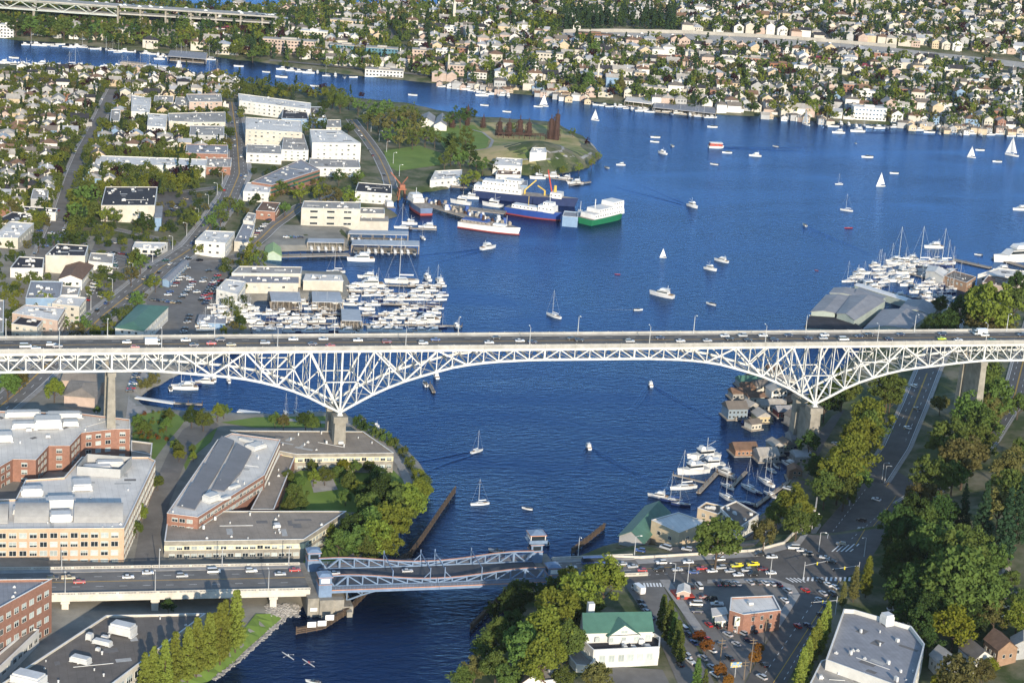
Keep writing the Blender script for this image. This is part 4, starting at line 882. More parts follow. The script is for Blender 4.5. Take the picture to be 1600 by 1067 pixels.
# stepped brick block at the top left
rr, P, c, z = building([(-70, 640), (0, 644), (129, 648), (203, 657), (203, 672), (180, 672), (127, 678), (109, 698), (76, 698), (56, 720), (20, 719), (-30, 748), (-70, 760)], 14.5, 'stepped red-brick office with white roof below the high bridge', BRICK, R_WHITE, rows=0, ground=7, parapet=0.6)
windows(rr, P, c, 0, 0, 4, 4.6, 2.6, 2.0, zs=[2.0, 5.6, 9.2, 12.6])
for px, py, lx, ly, h in ((36, 650, 16, 5, 2.6), (100, 652, 16, 5, 2.6), (75, 667, 12, 9, 4.6), (40, 668, 12, 5, 2.6), (110, 664, 7, 5, 2.4), (5, 688, 8, 7, 3.4), (28, 668, 3, 2, 1.4), (45, 673, 2.5, 2, 1.3), (75, 683, 2, 2, 1.2)): unit_px(rr, c, z, px, py, 21.5, lx, ly, h, -math.pi/2)
building([(205, 690), (238, 694), (236, 712), (205, 706)], 6, 'low concrete garage entrance beside the stepped brick office', CONCRETE, R_TAUPE, rows=0, ground=5)
# taupe flat-roofed group round the garden
CREAMB = mat('cream_band', (0.66, 0.58, 0.36), 0.8, 0.04, 0.3, coord='World')
rr, P, c, z = building([(257, 847), (475, 844), (541, 800), (400, 800), (345, 800), (300, 826), (262, 812)], 8.0, 'long low office with wide taupe roof and cream window band behind the viaduct', CONC_D, R_TAUPE, rows=0, ground=4, parapet=0.5)
windows(rr, P, c, 0, 0, 2, 3.0, 2.5, 1.7, zs=[2.0, 5.4])
for i in range(len(P)):
    a, b = P[i]-c, P[(i+1) % len(P)]-c; e = (b-a)/np.linalg.norm(b-a); nn = np.array([e[1], -e[0]])
    o = MB(); o.quad((*(a+nn*0.01), 4.3), (*(b+nn*0.01), 4.3), (*(b+nn*0.01), 6.5), (*(a+nn*0.01), 6.5)); o.build('cream_band', CREAMB, rr)
unit_px(rr, c, z, 433, 822, 12.6, 3.4, 2.6, 1.2, 0); unit_px(rr, c, z, 336, 812, 12.6, 1, 1, 1.6, 0); unit_px(rr, c, z, 318, 826, 12.6, 1, 1, 1.6, 0)
rr, P, c, z = building([(360, 674), (567, 675.5), (615, 709), (463, 711), (437, 706)], 8.0, 'taupe-roofed office wing facing the garden below the bridge pier', CONC_D, R_TAUPE, rows=0, ground=4, parapet=0.5)
windows(rr, P, c, 0, 0, 2, 3.0, 2.4, 1.8, zs=[1.9, 5.6]); unit_px(rr, c, z, 532, 692, 12.6, 3.4, 2.6, 1.2, 0); unit_px(rr, c, z, 510, 693, 12.6, .9, .9, 1.5, 0)
for i in range(len(P)):
    a, b = P[i]-c, P[(i+1) % len(P)]-c; e = (b-a)/np.linalg.norm(b-a); nn = np.array([e[1], -e[0]])
    o = MB(); o.quad((*(a+nn*0.01), 4.4), (*(b+nn*0.01), 4.4), (*(b+nn*0.01), 6.8), (*(a+nn*0.01), 6.8)); o.build('cream_band', CREAMB, rr)
building([(437, 711), (462, 712), (428, 797), (392, 797)], 6.5, 'narrow taupe-roofed link along the garden terrace', BRICK, R_TAUPE, rows=0, ground=4, parapet=0.5)
rr, P, c, z = building([(261, 803), (309, 809), (413, 743), (438, 688), (362, 678), (340, 688)], 13.0, 'white-roofed office with sloping grey roof panels beside the campus street', BRICK, R_WHITE, rows=0, ground=4, parapet=0.4)
windows(rr, P, c, 0, 0, 2, 3.2, 2.6, 1.8, zs=[7.6, 11.0])
PANEL = mat('zinc_roof_panel', (0.17, 0.17, 0.18), 0.5, 0.05, 0.3, coord='World')
for q in ([(346, 684), (366, 691), (340, 738), (320, 727)], [(320, 727), (340, 738), (320, 770), (300, 757)], [(300, 757), (320, 770), (304, 795), (277, 790)], [(370, 695), (393, 706), (377, 736), (352, 727)], [(352, 729), (376, 738), (350, 766), (330, 764)]):
    Q = ccw(np.array([at(x, y, 17.6)[:2] for x, y in q]))-c; o = MB(); hts = 13.2+0.0*Q[:, 0]+np.interp(Q[:, 0], [Q[:, 0].min(), Q[:, 0].max()], [0.3, 1.5])
    o.hexa([(*p, 13.0) for p in Q], [(*p, h) for p, h in zip(Q, hts)]); o.build('roof_panel', PANEL, rr)
for px, py, lx, ly, h in ((400, 700, 8, 6, 2.0), (330, 782, 6, 5, 3), (352, 780, 5, 2, 1.2), (366, 762, 6, 2, 1.2), (385, 690, 2, 8, 1.4)): unit_px(rr, c, z, px, py, 17.1, lx, ly, h, -0.9)
# ground sheets: streets, paths, lawns
drape('campus_street', [(318, 648), (342, 664), (300, 700), (275, 760), (255, 815), (247, 900), (205, 900), (218, 830), (238, 770), (262, 710), (285, 672)], ASPHALT, 0.12)['kind'] = 'structure'
drape('waterside_lawn', [(400, 652), (520, 650), (530, 668), (395, 668), (345, 660)], LAWN, 0.12)['kind'] = 'structure'
drape('garden_lawn', [(430, 798), (445, 745), (470, 735), (615, 735), (640, 760), (600, 800), (545, 800)], LAWN, 0.1)['kind'] = 'structure'
drape('bank_grass', [(470, 850), (560, 800), (640, 760), (668, 765), (640, 805), (600, 866), (520, 905), (480, 930)], LAWN, 0.1)['kind'] = 'structure'
drape('garden_terrace', [(482, 740), (515, 738), (528, 765), (490, 770)], PAVE, 0.2)['kind'] = 'structure'
road('waterside_path', [(430, 655), (560, 664), (600, 690), (628, 730), (640, 760), (620, 800), (590, 845), (540, 880)], 4.0, PAVE, center=None, edges=False)
drape('poplar_bank_grass', [(340, 1060), (380, 1020), (420, 985), (440, 967), (400, 960), (380, 985), (330, 1030), (250, 1080)], LAWN, 0.5)['kind'] = 'structure'
RIP = mat('riprap_stone', (0.34, 0.32, 0.29), 0.95, 0.2, 0.8, rnd=0.2)
rp = MB()
for k in range(900):                          # loose shore stones, too many to count
    t = rng.random(); 
    if k < 400: q = G(rng.uniform(415, 468), rng.uniform(943, 964))
    else:
        q = GN([(np.interp(t, [0, .3, .7, 1], [335, 378, 418, 445])+rng.uniform(-4, 3), np.interp(t, [0, .3, .7, 1], [1061, 1027, 990, 966])+rng.uniform(-3, 3))])[0]
    s = rng.uniform(0.3, 0.8); a = rng.uniform(0, 6.28); o2 = [(q[0]+s*math.cos(a+j*1.57)*rng.uniform(.7, 1.2), q[1]+s*math.sin(a+j*1.57)*rng.uniform(.7, 1.2)) for j in range(4)]
    rp.hexa([(*p, q[2]-0.4) for p in o2], [(q[0]+(p[0]-q[0])*0.6, q[1]+(p[1]-q[1])*0.6, q[2]+s*0.6) for p in o2])
ro = rp.build('shore_stones', RIP); tag(ro, 'pale loose boulders along the near left water edge', 'stones', None, 'stuff')
# ================================================================ cars and boats: one of each kind
CARCOL = {'white': (0.72, 0.72, 0.70), 'silver': (0.42, 0.43, 0.44), 'black': (0.015, 0.015, 0.018), 'grey': (0.12, 0.125, 0.13), 'blue': (0.03, 0.07, 0.22), 'navy': (0.012, 0.02, 0.06), 'red': (0.42, 0.02, 0.018), 'green': (0.02, 0.09, 0.06), 'yellow': (0.75, 0.62, 0.03), 'tan': (0.42, 0.34, 0.22), 'lime': (0.55, 0.75, 0.03), 'maroon': (0.14, 0.015, 0.025), 'orange': (0.6, 0.2, 0.03), 'teal': (0.03, 0.16, 0.15)}
CARM = {}
for k, v in CARCOL.items():
    CARM[k] = mat('car_paint_'+k, v, 0.3, 0, spec=0.5); CARM[k].node_tree.nodes['Principled BSDF'].inputs['Coat Weight'].default_value = 0.4
TYRE = mat('tyre_rubber', (0.015, 0.015, 0.015), 0.9, 0); HEADL = mat('headlight_lens', (0.7, 0.7, 0.66), 0.2, 0); TAILL = mat('tail_light_lens', (0.35, 0.01, 0.01), 0.3, 0)
def _wheel():
    o = MB(); n = 10; r, w = 0.33, 0.11
    ring = lambda y, q: [(q*math.cos(2*math.pi*i/n), y, q*math.sin(2*math.pi*i/n)) for i in range(n)]
    o.hexa(ring(-w, r), ring(w, r)); o.hexa(ring(-w-0.01, r*0.6), ring(w+0.01, r*0.6), m=1); return o.mesh('wheel', [TYRE, METAL])
WHEEL = _wheel()
def car_proto(kind):
    r = put({'van': 'van', 'pickup': 'pickup_truck', 'truck': 'box_truck', 'bus': 'bus'}.get(kind, 'car'), None); L, W, h0, h1, cb, ct, base = {'sedan': (4.6, 1.82, 0.95, 1.45, (-1.75, 1.0), (-1.05, 0.25), 0.36), 'suv': (4.7, 1.9, 1.05, 1.75, (-2.25, 1.0), (-1.95, 0.3), 0.42),
        'hatch': (4.1, 1.78, 0.95, 1.5, (-1.95, 0.95), (-1.5, 0.2), 0.36), 'van': (5.4, 2.0, 1.2, 2.15, (-2.6, 1.9), (-2.5, 1.1), 0.42), 'pickup': (5.4, 1.95, 1.08, 1.8, (-0.5, 1.35), (-0.3, 0.75), 0.5), 'truck': (7.5, 2.4, 1.2, 2.4, (2.0, 3.6), (2.1, 3.1), 0.6), 'bus': (13, 2.6, 1.3, 3.1, (-6.4, 6.4), (-6.35, 6.2), 0.45)}[kind]
    o = MB(); x0, x1, y = -L/2, L/2, W/2
    def sec(xa, xb, yy, z): return [(xa, -yy, z), (xb, -yy, z), (xb, yy, z), (xa, yy, z)]
    o.hexa(sec(x0+0.08, x1-0.08, y-0.08, base-0.12), sec(x0, x1, y, base+0.18)); o.hexa(sec(x0, x1, y, base+0.182), sec(x0+0.06, x1-0.14, y-0.1, h0))
    o.hexa(sec(ct[0]-0.03, ct[1]+0.03, y-0.27, h1-0.03), sec(ct[0]+0.06, ct[1]-0.06, y-0.34, h1+0.05))
    if kind == 'pickup': o.box(x0+0.06, cb[0]-0.06, -y+0.1, -y+0.24, h0, h0+0.28); o.box(x0+0.06, cb[0]-0.06, y-0.24, y-0.1, h0, h0+0.28)
    if kind == 'truck': o.box(x0, 1.9, -y, y, h0-0.1, 3.3)
    body = o.build('body', CARM['white'], r)
    o = MB(); o.hexa(sec(cb[0], cb[1], y-0.13, h0-0.01), sec(ct[0], ct[1], y-0.29, h1-0.03)); g = o.build('windows', GLASS, r)
    ch = [body, g]; wr = 1.0 if L < 6 else 1.5
    for sx in (-1, 1):
        for sy in (-1, 1):
            ch.append(put('wheel', WHEEL, r, (sx*L*0.31, sy*(y-0.1), 0.33*wr), 0, wr))
    for sy in (-1, 1):
        o = MB(); o.box(x1-0.09, x1-0.005, sy*(y-0.4)-0.2, sy*(y-0.4)+0.2, base+0.2, base+0.38); ch.append(o.build('headlight', HEADL, r)); o = MB(); o.box(x0-0.005, x0+0.08, sy*(y-0.3)-0.14, sy*(y-0.3)+0.14, base+0.22, base+0.42); ch.append(o.build('tail_light', TAILL, r))
    kids(r, *ch); return r
CARP = {k: car_proto(k) for k in ('sedan', 'suv', 'hatch', 'van', 'pickup', 'truck', 'bus')}
KIND_N = {'sedan': 'saloon car', 'suv': 'tall estate car', 'hatch': 'small hatchback', 'van': 'van', 'pickup': 'pickup truck', 'truck': 'box truck', 'bus': 'long bus'}
def car(kind, col, x, y, z, rz, where, group):
    r = inst(CARP[kind], CARP[kind].name.split('.')[0], (x, y, z), rz, 1.0, f'{col} {KIND_N[kind]} {where}', {'van': 'van', 'pickup': 'truck', 'truck': 'truck', 'bus': 'bus'}.get(kind, 'car'), group)
    for c in r.children:
        if c.name.startswith('body'): c.material_slots[0].link = 'OBJECT'; c.material_slots[0].material = CARM[col]
    return r
bpy.context.view_layer.update()
COLS = ['white']*5+['silver']*5+['black']*3+['grey']*3+['blue', 'navy', 'navy', 'red', 'green', 'tan', 'maroon']
TYPES = ['sedan']*5+['suv']*4+['hatch']*3+['van', 'pickup']
# ---- boats
GEL = mat('white_gelcoat', (0.64, 0.635, 0.61), 0.35, 0.03, 0.5, rnd=0.06); TEAK = mat('deck_wood', (0.34, 0.22, 0.12), 0.8, 0.1, 1.0); NAVYH = mat('navy_hull', (0.015, 0.03, 0.10), 0.4, 0); SAIL = mat('sail_cloth', (0.80, 0.79, 0.75), 0.8, 0.03, 1.0)
CANVAS = mat('blue_canvas', (0.03, 0.07, 0.22), 0.9, 0.1, 1.0); DECKG = mat('deck_cream', (0.60, 0.57, 0.50), 0.7, 0.04, 0.6); REDP = mat('red_paint', (0.40, 0.05, 0.03), 0.6, 0.05, 0.5)
def hull(o, L, W, fb, draft=0.25, bow=1.5, flare=0.72, m=0, md=1, n=9, stern=0.8, sheer=0.25):
    st = []
    for i in range(n+1):
        t = i/n; x = -L/2+L*t; w = W/2*min(1.0, stern+(1-stern)*t*3)*(1-max(0, (t-0.45)/0.55)**bow); z = fb+sheer*fb*t*t
        w = max(w, 0.02); st.append([(x, -w*flare, -draft), (x+(0.04*L*t*t), -w, z), (x+(0.04*L*t*t), w, z), (x, w*flare, -draft)])
    k = len(o.v)
    for s in st: o.v += s
    for i in range(n):
        a, b = k+4*i, k+4*i+4
        for q, mm in ((0, m), (1, md), (2, m)): o.f.append((a+q, b+q, b+q+1, a+q+1)) if 0 else o.f.append((a+q+1, a+q, b+q, b+q+1)[::-1] if 0 else (a+q, b+q, b+q+1, a+q+1)); o.m.append(mm)
    o.f.append((k+3, k+2, k+1, k)); o.m.append(m); e = k+4*n; o.f.append((e, e+1, e+2, e+3)); o.m.append(m)
def frus(o, x0, x1, w, z0, z1, fx=0.3, bx_=0.15, iw=0.15, m=0):
    o.hexa([(x0, -w/2, z0), (x1, -w/2, z0), (x1, w/2, z0), (x0, w/2, z0)], [(x0+bx_, -w/2+iw, z1), (x1-fx, -w/2+iw, z1), (x1-fx, w/2-iw, z1), (x0+bx_, w/2-iw, z1)], m)
def rootb(name): return put(name, None)
def B_motor():
    r = rootb('motor_yacht'); o = MB(); hull(o, 12, 3.9, 1.5, md=1); h = o.build('hull', [GEL, DECKG], r)
    o = MB(); frus(o, -3.6, 3.2, 3.0, 1.55, 2.75, 1.3, 0.2, 0.2); frus(o, -3.4, 1.0, 2.7, 3.06, 3.35, 0.3, 0.1, 0.05); c = o.build('cabin', GEL, r)
    o = MB(); frus(o, -3.3, 2.6, 3.06, 2.0, 2.6, 0.55, 0.1, 0.1); w = o.build('window_band', GLASS, r)
    o = MB(); frus(o, -2.2, 0.9, 2.5, 3.35, 3.95, 0.6, 0.3, 0.2); o.box(-3.5, -2.0, -1.3, 1.3, 3.9, 4.0); o.bar((-2.6, 0, 3.3), (-2.9, 0, 5.6), 0.14); f = o.build('flybridge', GEL, r)
    o = MB(); o.box(-5.6, -3.7, -1.5, 1.5, 1.55, 1.65); d = o.build('cockpit_deck', TEAK, r); kids(r, h, c, w, f, d); return r
def B_sail(mast=True, sails=False, hullm=None):
    r = rootb('sailing_boat'); o = MB(); hull(o, 11, 3.2, 1.15, bow=1.3, stern=0.55, sheer=0.2); h = o.build('hull', [hullm or GEL, DECKG], r)
    o = MB(); frus(o, -1.6, 2.6, 2.0, 1.2, 1.75, 0.9, 0.2, 0.25); c = o.build('cabin', GEL, r); o = MB(); frus(o, -1.4, 1.9, 2.03, 1.32, 1.6, 0.4, 0.1, 0.12); w = o.build('window_band', GLASS, r)
    o = MB(); o.cyl((0.9, 0), 0.11, 0.07, 1.2, 15.5, 7); o.bar((0.9, -1.0, 7.5), (0.9, 1.0, 7.5), 0.07); o.bar((0.9, -0.7, 11.2), (0.9, 0.7, 11.2), 0.06); o.bar((0.9, 0, 15.3), (5.6, 0, 1.5), 0.03); o.bar((0.9, 0, 15.3), (-5.2, 0, 1.5), 0.03); mt = o.build('mast', METAL, r)
    ch = [h, c, w, mt]; o = MB()
    if sails:
        A = [(0.75, 0, 14.8), (0.75, 0, 2.8), (-4.2, 0.9, 2.6)]; n = 6; V = []
        for i in range(n+1):
            t = i/n; a = np.array(A[0])*(1-t)+np.array(A[1])*t; b = np.array(A[0])*(1-t)+np.array(A[2])*t; V.append([a, (a+b)/2+np.array([0, 0.55*t, 0]), b])
        for i in range(n):
            for j in (0, 1): o.quad(V[i][j], V[i+1][j], V[i+1][j+1], V[i][j+1]); o.quad(V[i][j+1]+np.array([0, .04, 0]), V[i+1][j+1]+np.array([0, .04, 0]), V[i+1][j]+np.array([0, .04, 0]), V[i][j]+np.array([0, .04, 0]))
        ch.append(o.build('mainsail', SAIL, r)); o = MB(); o.quad((1.1, 0, 13.5), (5.4, 0, 1.6), (0.9, 1.0, 2.2)); o.quad((0.9, 1.05, 2.2), (5.4, 0.05, 1.6), (1.1, 0.05, 13.5)); ch.append(o.build('jib', SAIL, r))
    else:
        o.bar((0.9, 0, 2.7), (-3.7, 0, 2.6), 0.2, 0.34); ch.append(o.build('furled_sail', CANVAS if hullm else SAIL, r))
    o = MB(); o.box(-4.3, -2.0, -0.7, 0.7, 0.95, 1.22); ch.append(o.build('cockpit', TEAK, r)); kids(r, *ch); return r
def B_run():
    r = rootb('motor_boat'); o = MB(); hull(o, 6.5, 2.3, 0.85, bow=1.4); h = o.build('hull', [GEL, DECKG], r); o = MB(); frus(o, -0.6, 1.3, 1.7, 0.95, 1.55, 0.8, 0.1, 0.2); c = o.build('windscreen', GLASS, r)
    o = MB(); o.box(-2.6, -0.7, -0.75, 0.75, 0.9, 1.0); o.box(-2.0, -1.6, -0.7, 0.7, 1.0, 1.3); d = o.build('seats', mat('boat_seat', (0.16, 0.15, 0.14), 0.8, 0.1), r); o = MB(); o.box(-3.5, -3.1, -0.25, 0.25, 0.3, 1.3); e = o.build('outboard_motor', mat('outboard_black', (0.02, 0.02, 0.02), 0.5, 0), r); kids(r, h, c, d, e); return r
def B_trawl():
    r = rootb('cabin_cruiser'); o = MB(); hull(o, 13, 4.2, 1.8, bow=1.7, sheer=0.5); h = o.build('hull', [GEL, DECKG], r); o = MB(); frus(o, -3.5, 2.4, 3.2, 1.85, 3.9, 0.4, 0.1, 0.1); o.box(-3.9, 2.3, -1.75, 1.75, 3.9, 4.05); frus(o, 0.0, 1.9, 2.4, 4.05, 5.1, 0.5, 0.2, 0.15); c = o.build('cabin', GEL, r)
    o = MB(); frus(o, -3.3, 2.32, 3.26, 2.7, 3.5, 0.16, 0.05, 0.08); w = o.build('window_band', GLASS, r); o = MB(); o.bar((-1.2, 0, 4.0), (-1.2, 0, 8.2), 0.16); o.bar((-1.2, 0, 5.0), (-4.6, 0, 6.6), 0.12); m_ = o.build('mast', METAL, r); kids(r, h, c, w, m_); return r
def B_shell():
    r = rootb('rowing_shell'); o = MB(); k = [(-5, .04), (-3, .2), (0, .28), (3, .2), (5, .04)]
    for (a, wa), (b, wb) in zip(k[:-1], k[1:]): o.hexa([(a, -wa*.6, 0), (b, -wb*.6, 0), (b, wb*.6, 0), (a, wa*.6, 0)], [(a, -wa, .35), (b, -wb, .35), (b, wb, .35), (a, wa, .35)])
    h = o.build('hull', GEL, r); ch = [h]
    for s in (-1, 1): o = MB(); o.bar((0, 0.2*s, 0.55), (-0.5, 2.9*s, 0.35), 0.06); o.box(-0.75, -0.25, min(2.4*s, 3.0*s), max(2.4*s, 3.0*s), 0.3, 0.36); ch.append(o.build('oar', GEL, r))
    kids(r, *ch); return r
def B_kayak():
    r = rootb('kayak'); o = MB(); k = [(-2.4, .03), (-1.2, .26), (0.2, .32), (1.4, .24), (2.5, .03)]
    for (a, wa), (b, wb) in zip(k[:-1], k[1:]): o.hexa([(a, -wa*.6, 0), (b, -wb*.6, 0), (b, wb*.6, 0), (a, wa*.6, 0)], [(a, -wa, .38), (b, -wb, .38), (b, wb, .38), (a, wa, .38)])
    h = o.build('hull', CARM['red'], r); o = MB(); o.bar((0, -1.2, .7), (.1, 1.2, .8), .06); p = o.build('paddle', CARM['yellow'], r); kids(r, h, p); return r
BOAT = {'motor': B_motor(), 'sail': B_sail(), 'sailn': B_sail(hullm=NAVYH), 'sails': B_sail(sails=True), 'run': B_run(), 'trawl': B_trawl(), 'shell': B_shell(), 'kayak': B_kayak()}
BLEN = {'motor': 12, 'sail': 11, 'sailn': 11, 'sails': 11, 'run': 6.5, 'trawl': 13, 'shell': 10, 'kayak': 5}
BN = {'motor': ('white motor yacht', 'motor_yacht', 'yacht'), 'sail': ('white sailing boat with bare mast', 'sailing_boat', 'sailing boat'), 'sailn': ('dark-hulled sailing boat with bare mast', 'sailing_boat', 'sailing boat'), 'sails': ('sailing boat under white sails', 'sailing_boat', 'sailing boat'), 'run': ('small white open motor boat', 'motor_boat', 'boat'), 'trawl': ('white cabin cruiser with short mast', 'cabin_cruiser', 'boat'), 'shell': ('white rowing shell', 'rowing_shell', 'rowing boat'), 'kayak': ('red kayak', 'kayak', 'kayak')}
def boat(kind, px, py, lpx, deg, where, group=None, lab=None, w=None):
    """deg: heading of the bow in the place, ccw from +x (away from the camera); lpx: rough length in metres"""
    g = at(px, py, 0.4) if w is None else np.array([*w, 0.0])
    return inst(BOAT[kind], BN[kind][1], (g[0], g[1], 0.0), rad(deg), lpx/BLEN[kind], lab or f'{BN[kind][0]} {where}', BN[kind][2], group)
# people: one continuous small body each
def person(x, y, z, rz, top, leg, label, seated=False, h=1.72):
    bm = bmesh.new(); sk = bm.verts.layers.skin.verify()
    if seated: J = {'pel': (0, 0, .25), 'che': (.05, 0, .62), 'nec': (.08, 0, .78), 'hea': (.1, 0, .96), 'lk': (.45, .12, .42), 'rk': (.45, -.12, .42), 'lf': (.85, .1, .15), 'rf': (.85, -.1, .15), 'le': (.25, .26, .5), 're': (.25, -.26, .5), 'lh': (.5, .2, .45), 'rh': (.5, -.2, .45)}
    else: J = {'pel': (0, 0, .92), 'che': (0, 0, 1.32), 'nec': (0, 0, 1.48), 'hea': (0.02, 0, 1.64), 'lk': (.1, .1, .5), 'rk': (-.05, -.1, .5), 'lf': (.18, .1, .04), 'rf': (-.2, -.1, .04), 'le': (-.05, .26, 1.1), 're': (.05, -.26, 1.1), 'lh': (.05, .28, .84), 'rh': (.16, -.26, .86)}
    R_ = {'pel': .16, 'che': .17, 'nec': .07, 'hea': .11, 'lk': .08, 'rk': .08, 'lf': .06, 'rf': .06, 'le': .055, 're': .055, 'lh': .045, 'rh': .045}
    V = {k: bm.verts.new(v) for k, v in J.items()}
    for k, v in V.items(): v[sk].radius = (R_[k], R_[k])
    V['pel'][sk].use_root = True
    for a, b in (('pel', 'che'), ('che', 'nec'), ('nec', 'hea'), ('pel', 'lk'), ('pel', 'rk'), ('lk', 'lf'), ('rk', 'rf'), ('che', 'le'), ('che', 're'), ('le', 'lh'), ('re', 'rh')): bm.edges.new((V[a], V[b]))
    me = bpy.data.meshes.new('person'); bm.to_mesh(me); bm.free(); me.materials.append(top)
    o = put('person', me, None, (x, y, z), rz); o.modifiers.new('skin', 'SKIN'); s = o.modifiers.new('sub', 'SUBSURF'); s.levels = s.render_levels = 1
    return tag(o, label, 'person')
# ================================================================ right shore, near: streets, hall, lots, houses
SH = lambda nm, pts, m, dz=0.12: struct(drape(nm, pts, m, dz))
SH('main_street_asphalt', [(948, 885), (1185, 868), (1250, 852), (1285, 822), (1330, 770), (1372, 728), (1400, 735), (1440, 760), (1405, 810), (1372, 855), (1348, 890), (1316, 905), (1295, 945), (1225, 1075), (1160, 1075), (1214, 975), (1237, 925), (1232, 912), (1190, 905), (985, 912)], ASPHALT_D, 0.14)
SH('side_street_asphalt', [(975, 912), (1030, 905), (1075, 985), (1120, 1075), (1062, 1075), (1030, 1000), (1000, 950)], ASPHALT, 0.16)
SH('parking_lot_asphalt', [(1040, 908), (1200, 905), (1236, 920), (1212, 975), (1160, 1070), (1125, 1070), (1080, 985)], ASPHALT, 0.10)
SH('street_sidewalk', [(1030, 906), (1046, 906), (1100, 985), (1085, 985)], PAVE, 0.3)
SH('street_sidewalk', [(1105, 906), (1205, 903), (1240, 915), (1250, 930), (1238, 950), (1215, 985), (1210, 972), (1232, 935), (1228, 922), (1200, 911), (1105, 912)], PAVE, 0.3)
SH('far_sidewalk', [(938, 876), (1180, 862), (1245, 845), (1280, 815), (1283, 822), (1250, 853), (1185, 870), (945, 886)], PAVE, 0.3)
SH('hall_drive_asphalt', [(950, 1040), (1035, 1046), (1050, 1075), (945, 1075)], ASPHALT, 0.12)
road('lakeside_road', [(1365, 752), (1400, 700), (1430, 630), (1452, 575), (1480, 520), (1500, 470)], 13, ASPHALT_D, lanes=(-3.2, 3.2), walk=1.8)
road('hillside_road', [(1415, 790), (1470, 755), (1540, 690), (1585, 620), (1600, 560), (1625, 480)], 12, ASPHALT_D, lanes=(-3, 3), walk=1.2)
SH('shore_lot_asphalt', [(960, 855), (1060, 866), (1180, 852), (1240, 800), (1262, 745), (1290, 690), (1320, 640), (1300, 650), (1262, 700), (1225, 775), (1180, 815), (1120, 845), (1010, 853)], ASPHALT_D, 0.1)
mk = MB()                                      # painted marks on the main street
def mark(pa, pb, w_, mi=0, dz=0.22):
    a, b = G(*pa), G(*pb); n = max(1, int(np.linalg.norm(b-a)/5)); Q = np.linspace(a[:2], b[:2], n+1); strip(mk, Q, w_/2, -w_/2, lambda A: H(A[:, 0], A[:, 1])+dz, mi)
for pa, pb in (((948, 893), (1175, 878)), ((1313, 905), (1208, 1067)), ((1400, 775), (1330, 862)), ((1385, 760), (1412, 722))):
    mark(pa, pb, 0.28, 1)
for k in range(14):
    t0, t1 = k/14, (k+0.4)/14
    for (ax, ay), (bx2, by2) in (((1275, 935), (1185, 1067)), ((1292, 945), (1222, 1067)), ((985, 900), (1170, 890)), ((1390, 790), (1310, 860)), ((1352, 765), (1290, 845))): mark((ax+(bx2-ax)*t0, ay+(by2-ay)*t0), (ax+(bx2-ax)*t1, ay+(by2-ay)*t1), 0.22)
for k in range(11): x = 1256+k*7.2; mark((x, 902), (x-1.5, 908), 0.9)
for k in range(7): x = 1006+k*5.0; mark((x, 911), (x+2, 917), 0.8)
for k in range(4): x = 1228+k*6; mark((x, 903), (x+12, 910), 0.7)
for k in range(5): x = 1300+k*7; mark((x, 862), (x+14, 850), 0.6)
mo = struct(mk.build('road_markings', [PAINT, PAINT_Y])); mo['label'] = 'white and yellow painted road markings'
# retaining wall on the far side of the street
Q = GN([(940, 876), (1000, 873), (1100, 867), (1180, 862), (1225, 850), (1262, 830), (1272, 815), (1274, 800)])
rw = empty('retaining_wall', (*Q[0][:2], 9), 'cream concrete wall with balustrade curving along the far side of street', 'wall'); o = MB()
for a, b in zip(Q[:-1], Q[1:]):
    a2, b2 = a-[*Q[0][:2], 9], b-[*Q[0][:2], 9]; za, zb_ = 9.2-9, 9.2-9
    e = (b2-a2)[:2]; e /= np.linalg.norm(e); n = np.array([-e[1], e[0]])*0.2
    for s, (lo, hi) in ((1.0, (-8, 0.0)), (1.6, (0.001, 0.3)), (0.9, (0.301, 0.95)), (1.5, (0.951, 1.15))): o.hexa([(*(a2[:2]-n*s), lo), (*(b2[:2]-n*s), lo), (*(b2[:2]+n*s), lo), (*(a2[:2]+n*s), lo)], [(*(a2[:2]-n*s), hi), (*(b2[:2]-n*s), hi), (*(b2[:2]+n*s), hi), (*(a2[:2]+n*s), hi)])
o.build('wall', CREAM, rw)
# white hall with green roof
r1, P, c, z = shed([(913, 988), (1020, 985), (1009, 957), (908, 958)], 10.5, 4.0, 'white hall with green gabled roof among the trees', WHITEWALL, R_GREEN, ground=8.8, rows=0, name='assembly_hall', over=0.5)
e = (P[1]-P[0])/np.linalg.norm(P[1]-P[0]); rz = math.atan2(e[1], e[0])
front = P[0] if P[0][0] < P[2][0] else P[2]
xw = P[:, 0].min(); ym = P[:, 1].mean()
o = MB()                                       # front gable
o.quad((xw-0.9-c[0], ym-6-c[1], 9.6), (xw-0.9-c[0], ym+6-c[1], 9.6), (xw-0.9-c[0], ym-c[1], 13.6)); o.box(xw-0.9-c[0], xw+1-c[0], ym-5.6-c[1], ym+5.6-c[1], 3, 9.9); o.build('front_gable', WHITEWALL, r1)
o = MB(); k0 = (xw-1.3-c[0]); x2 = xw+6-c[0]
for s in (-1, 1): o.hexa([(k0, ym-c[1], 13.75), (x2, ym-c[1], 13.75), (x2, ym+s*6.6-c[1], 9.3), (k0, ym+s*6.6-c[1], 9.3)][::s], [(k0, ym-c[1], 14.0), (x2, ym-c[1], 14.0), (x2, ym+s*6.6-c[1], 9.55), (k0, ym+s*6.6-c[1], 9.55)][::s])
o.build('gable_roof', R_GREEN, r1)
for yy in (-10, -5.0, 0, 5.0, 10): put('window', WINS[3], r1, (xw-(0.95 if abs(yy) < 6 else 0.03)-c[0], ym+yy-c[1], 8.0), -math.pi/2, (1.8, 1.6, 2.0))
put('window', WINS[3], r1, (xw-0.95-c[0], ym-c[1], 11.0), -math.pi/2, (2.6, 1.6, 1.2))
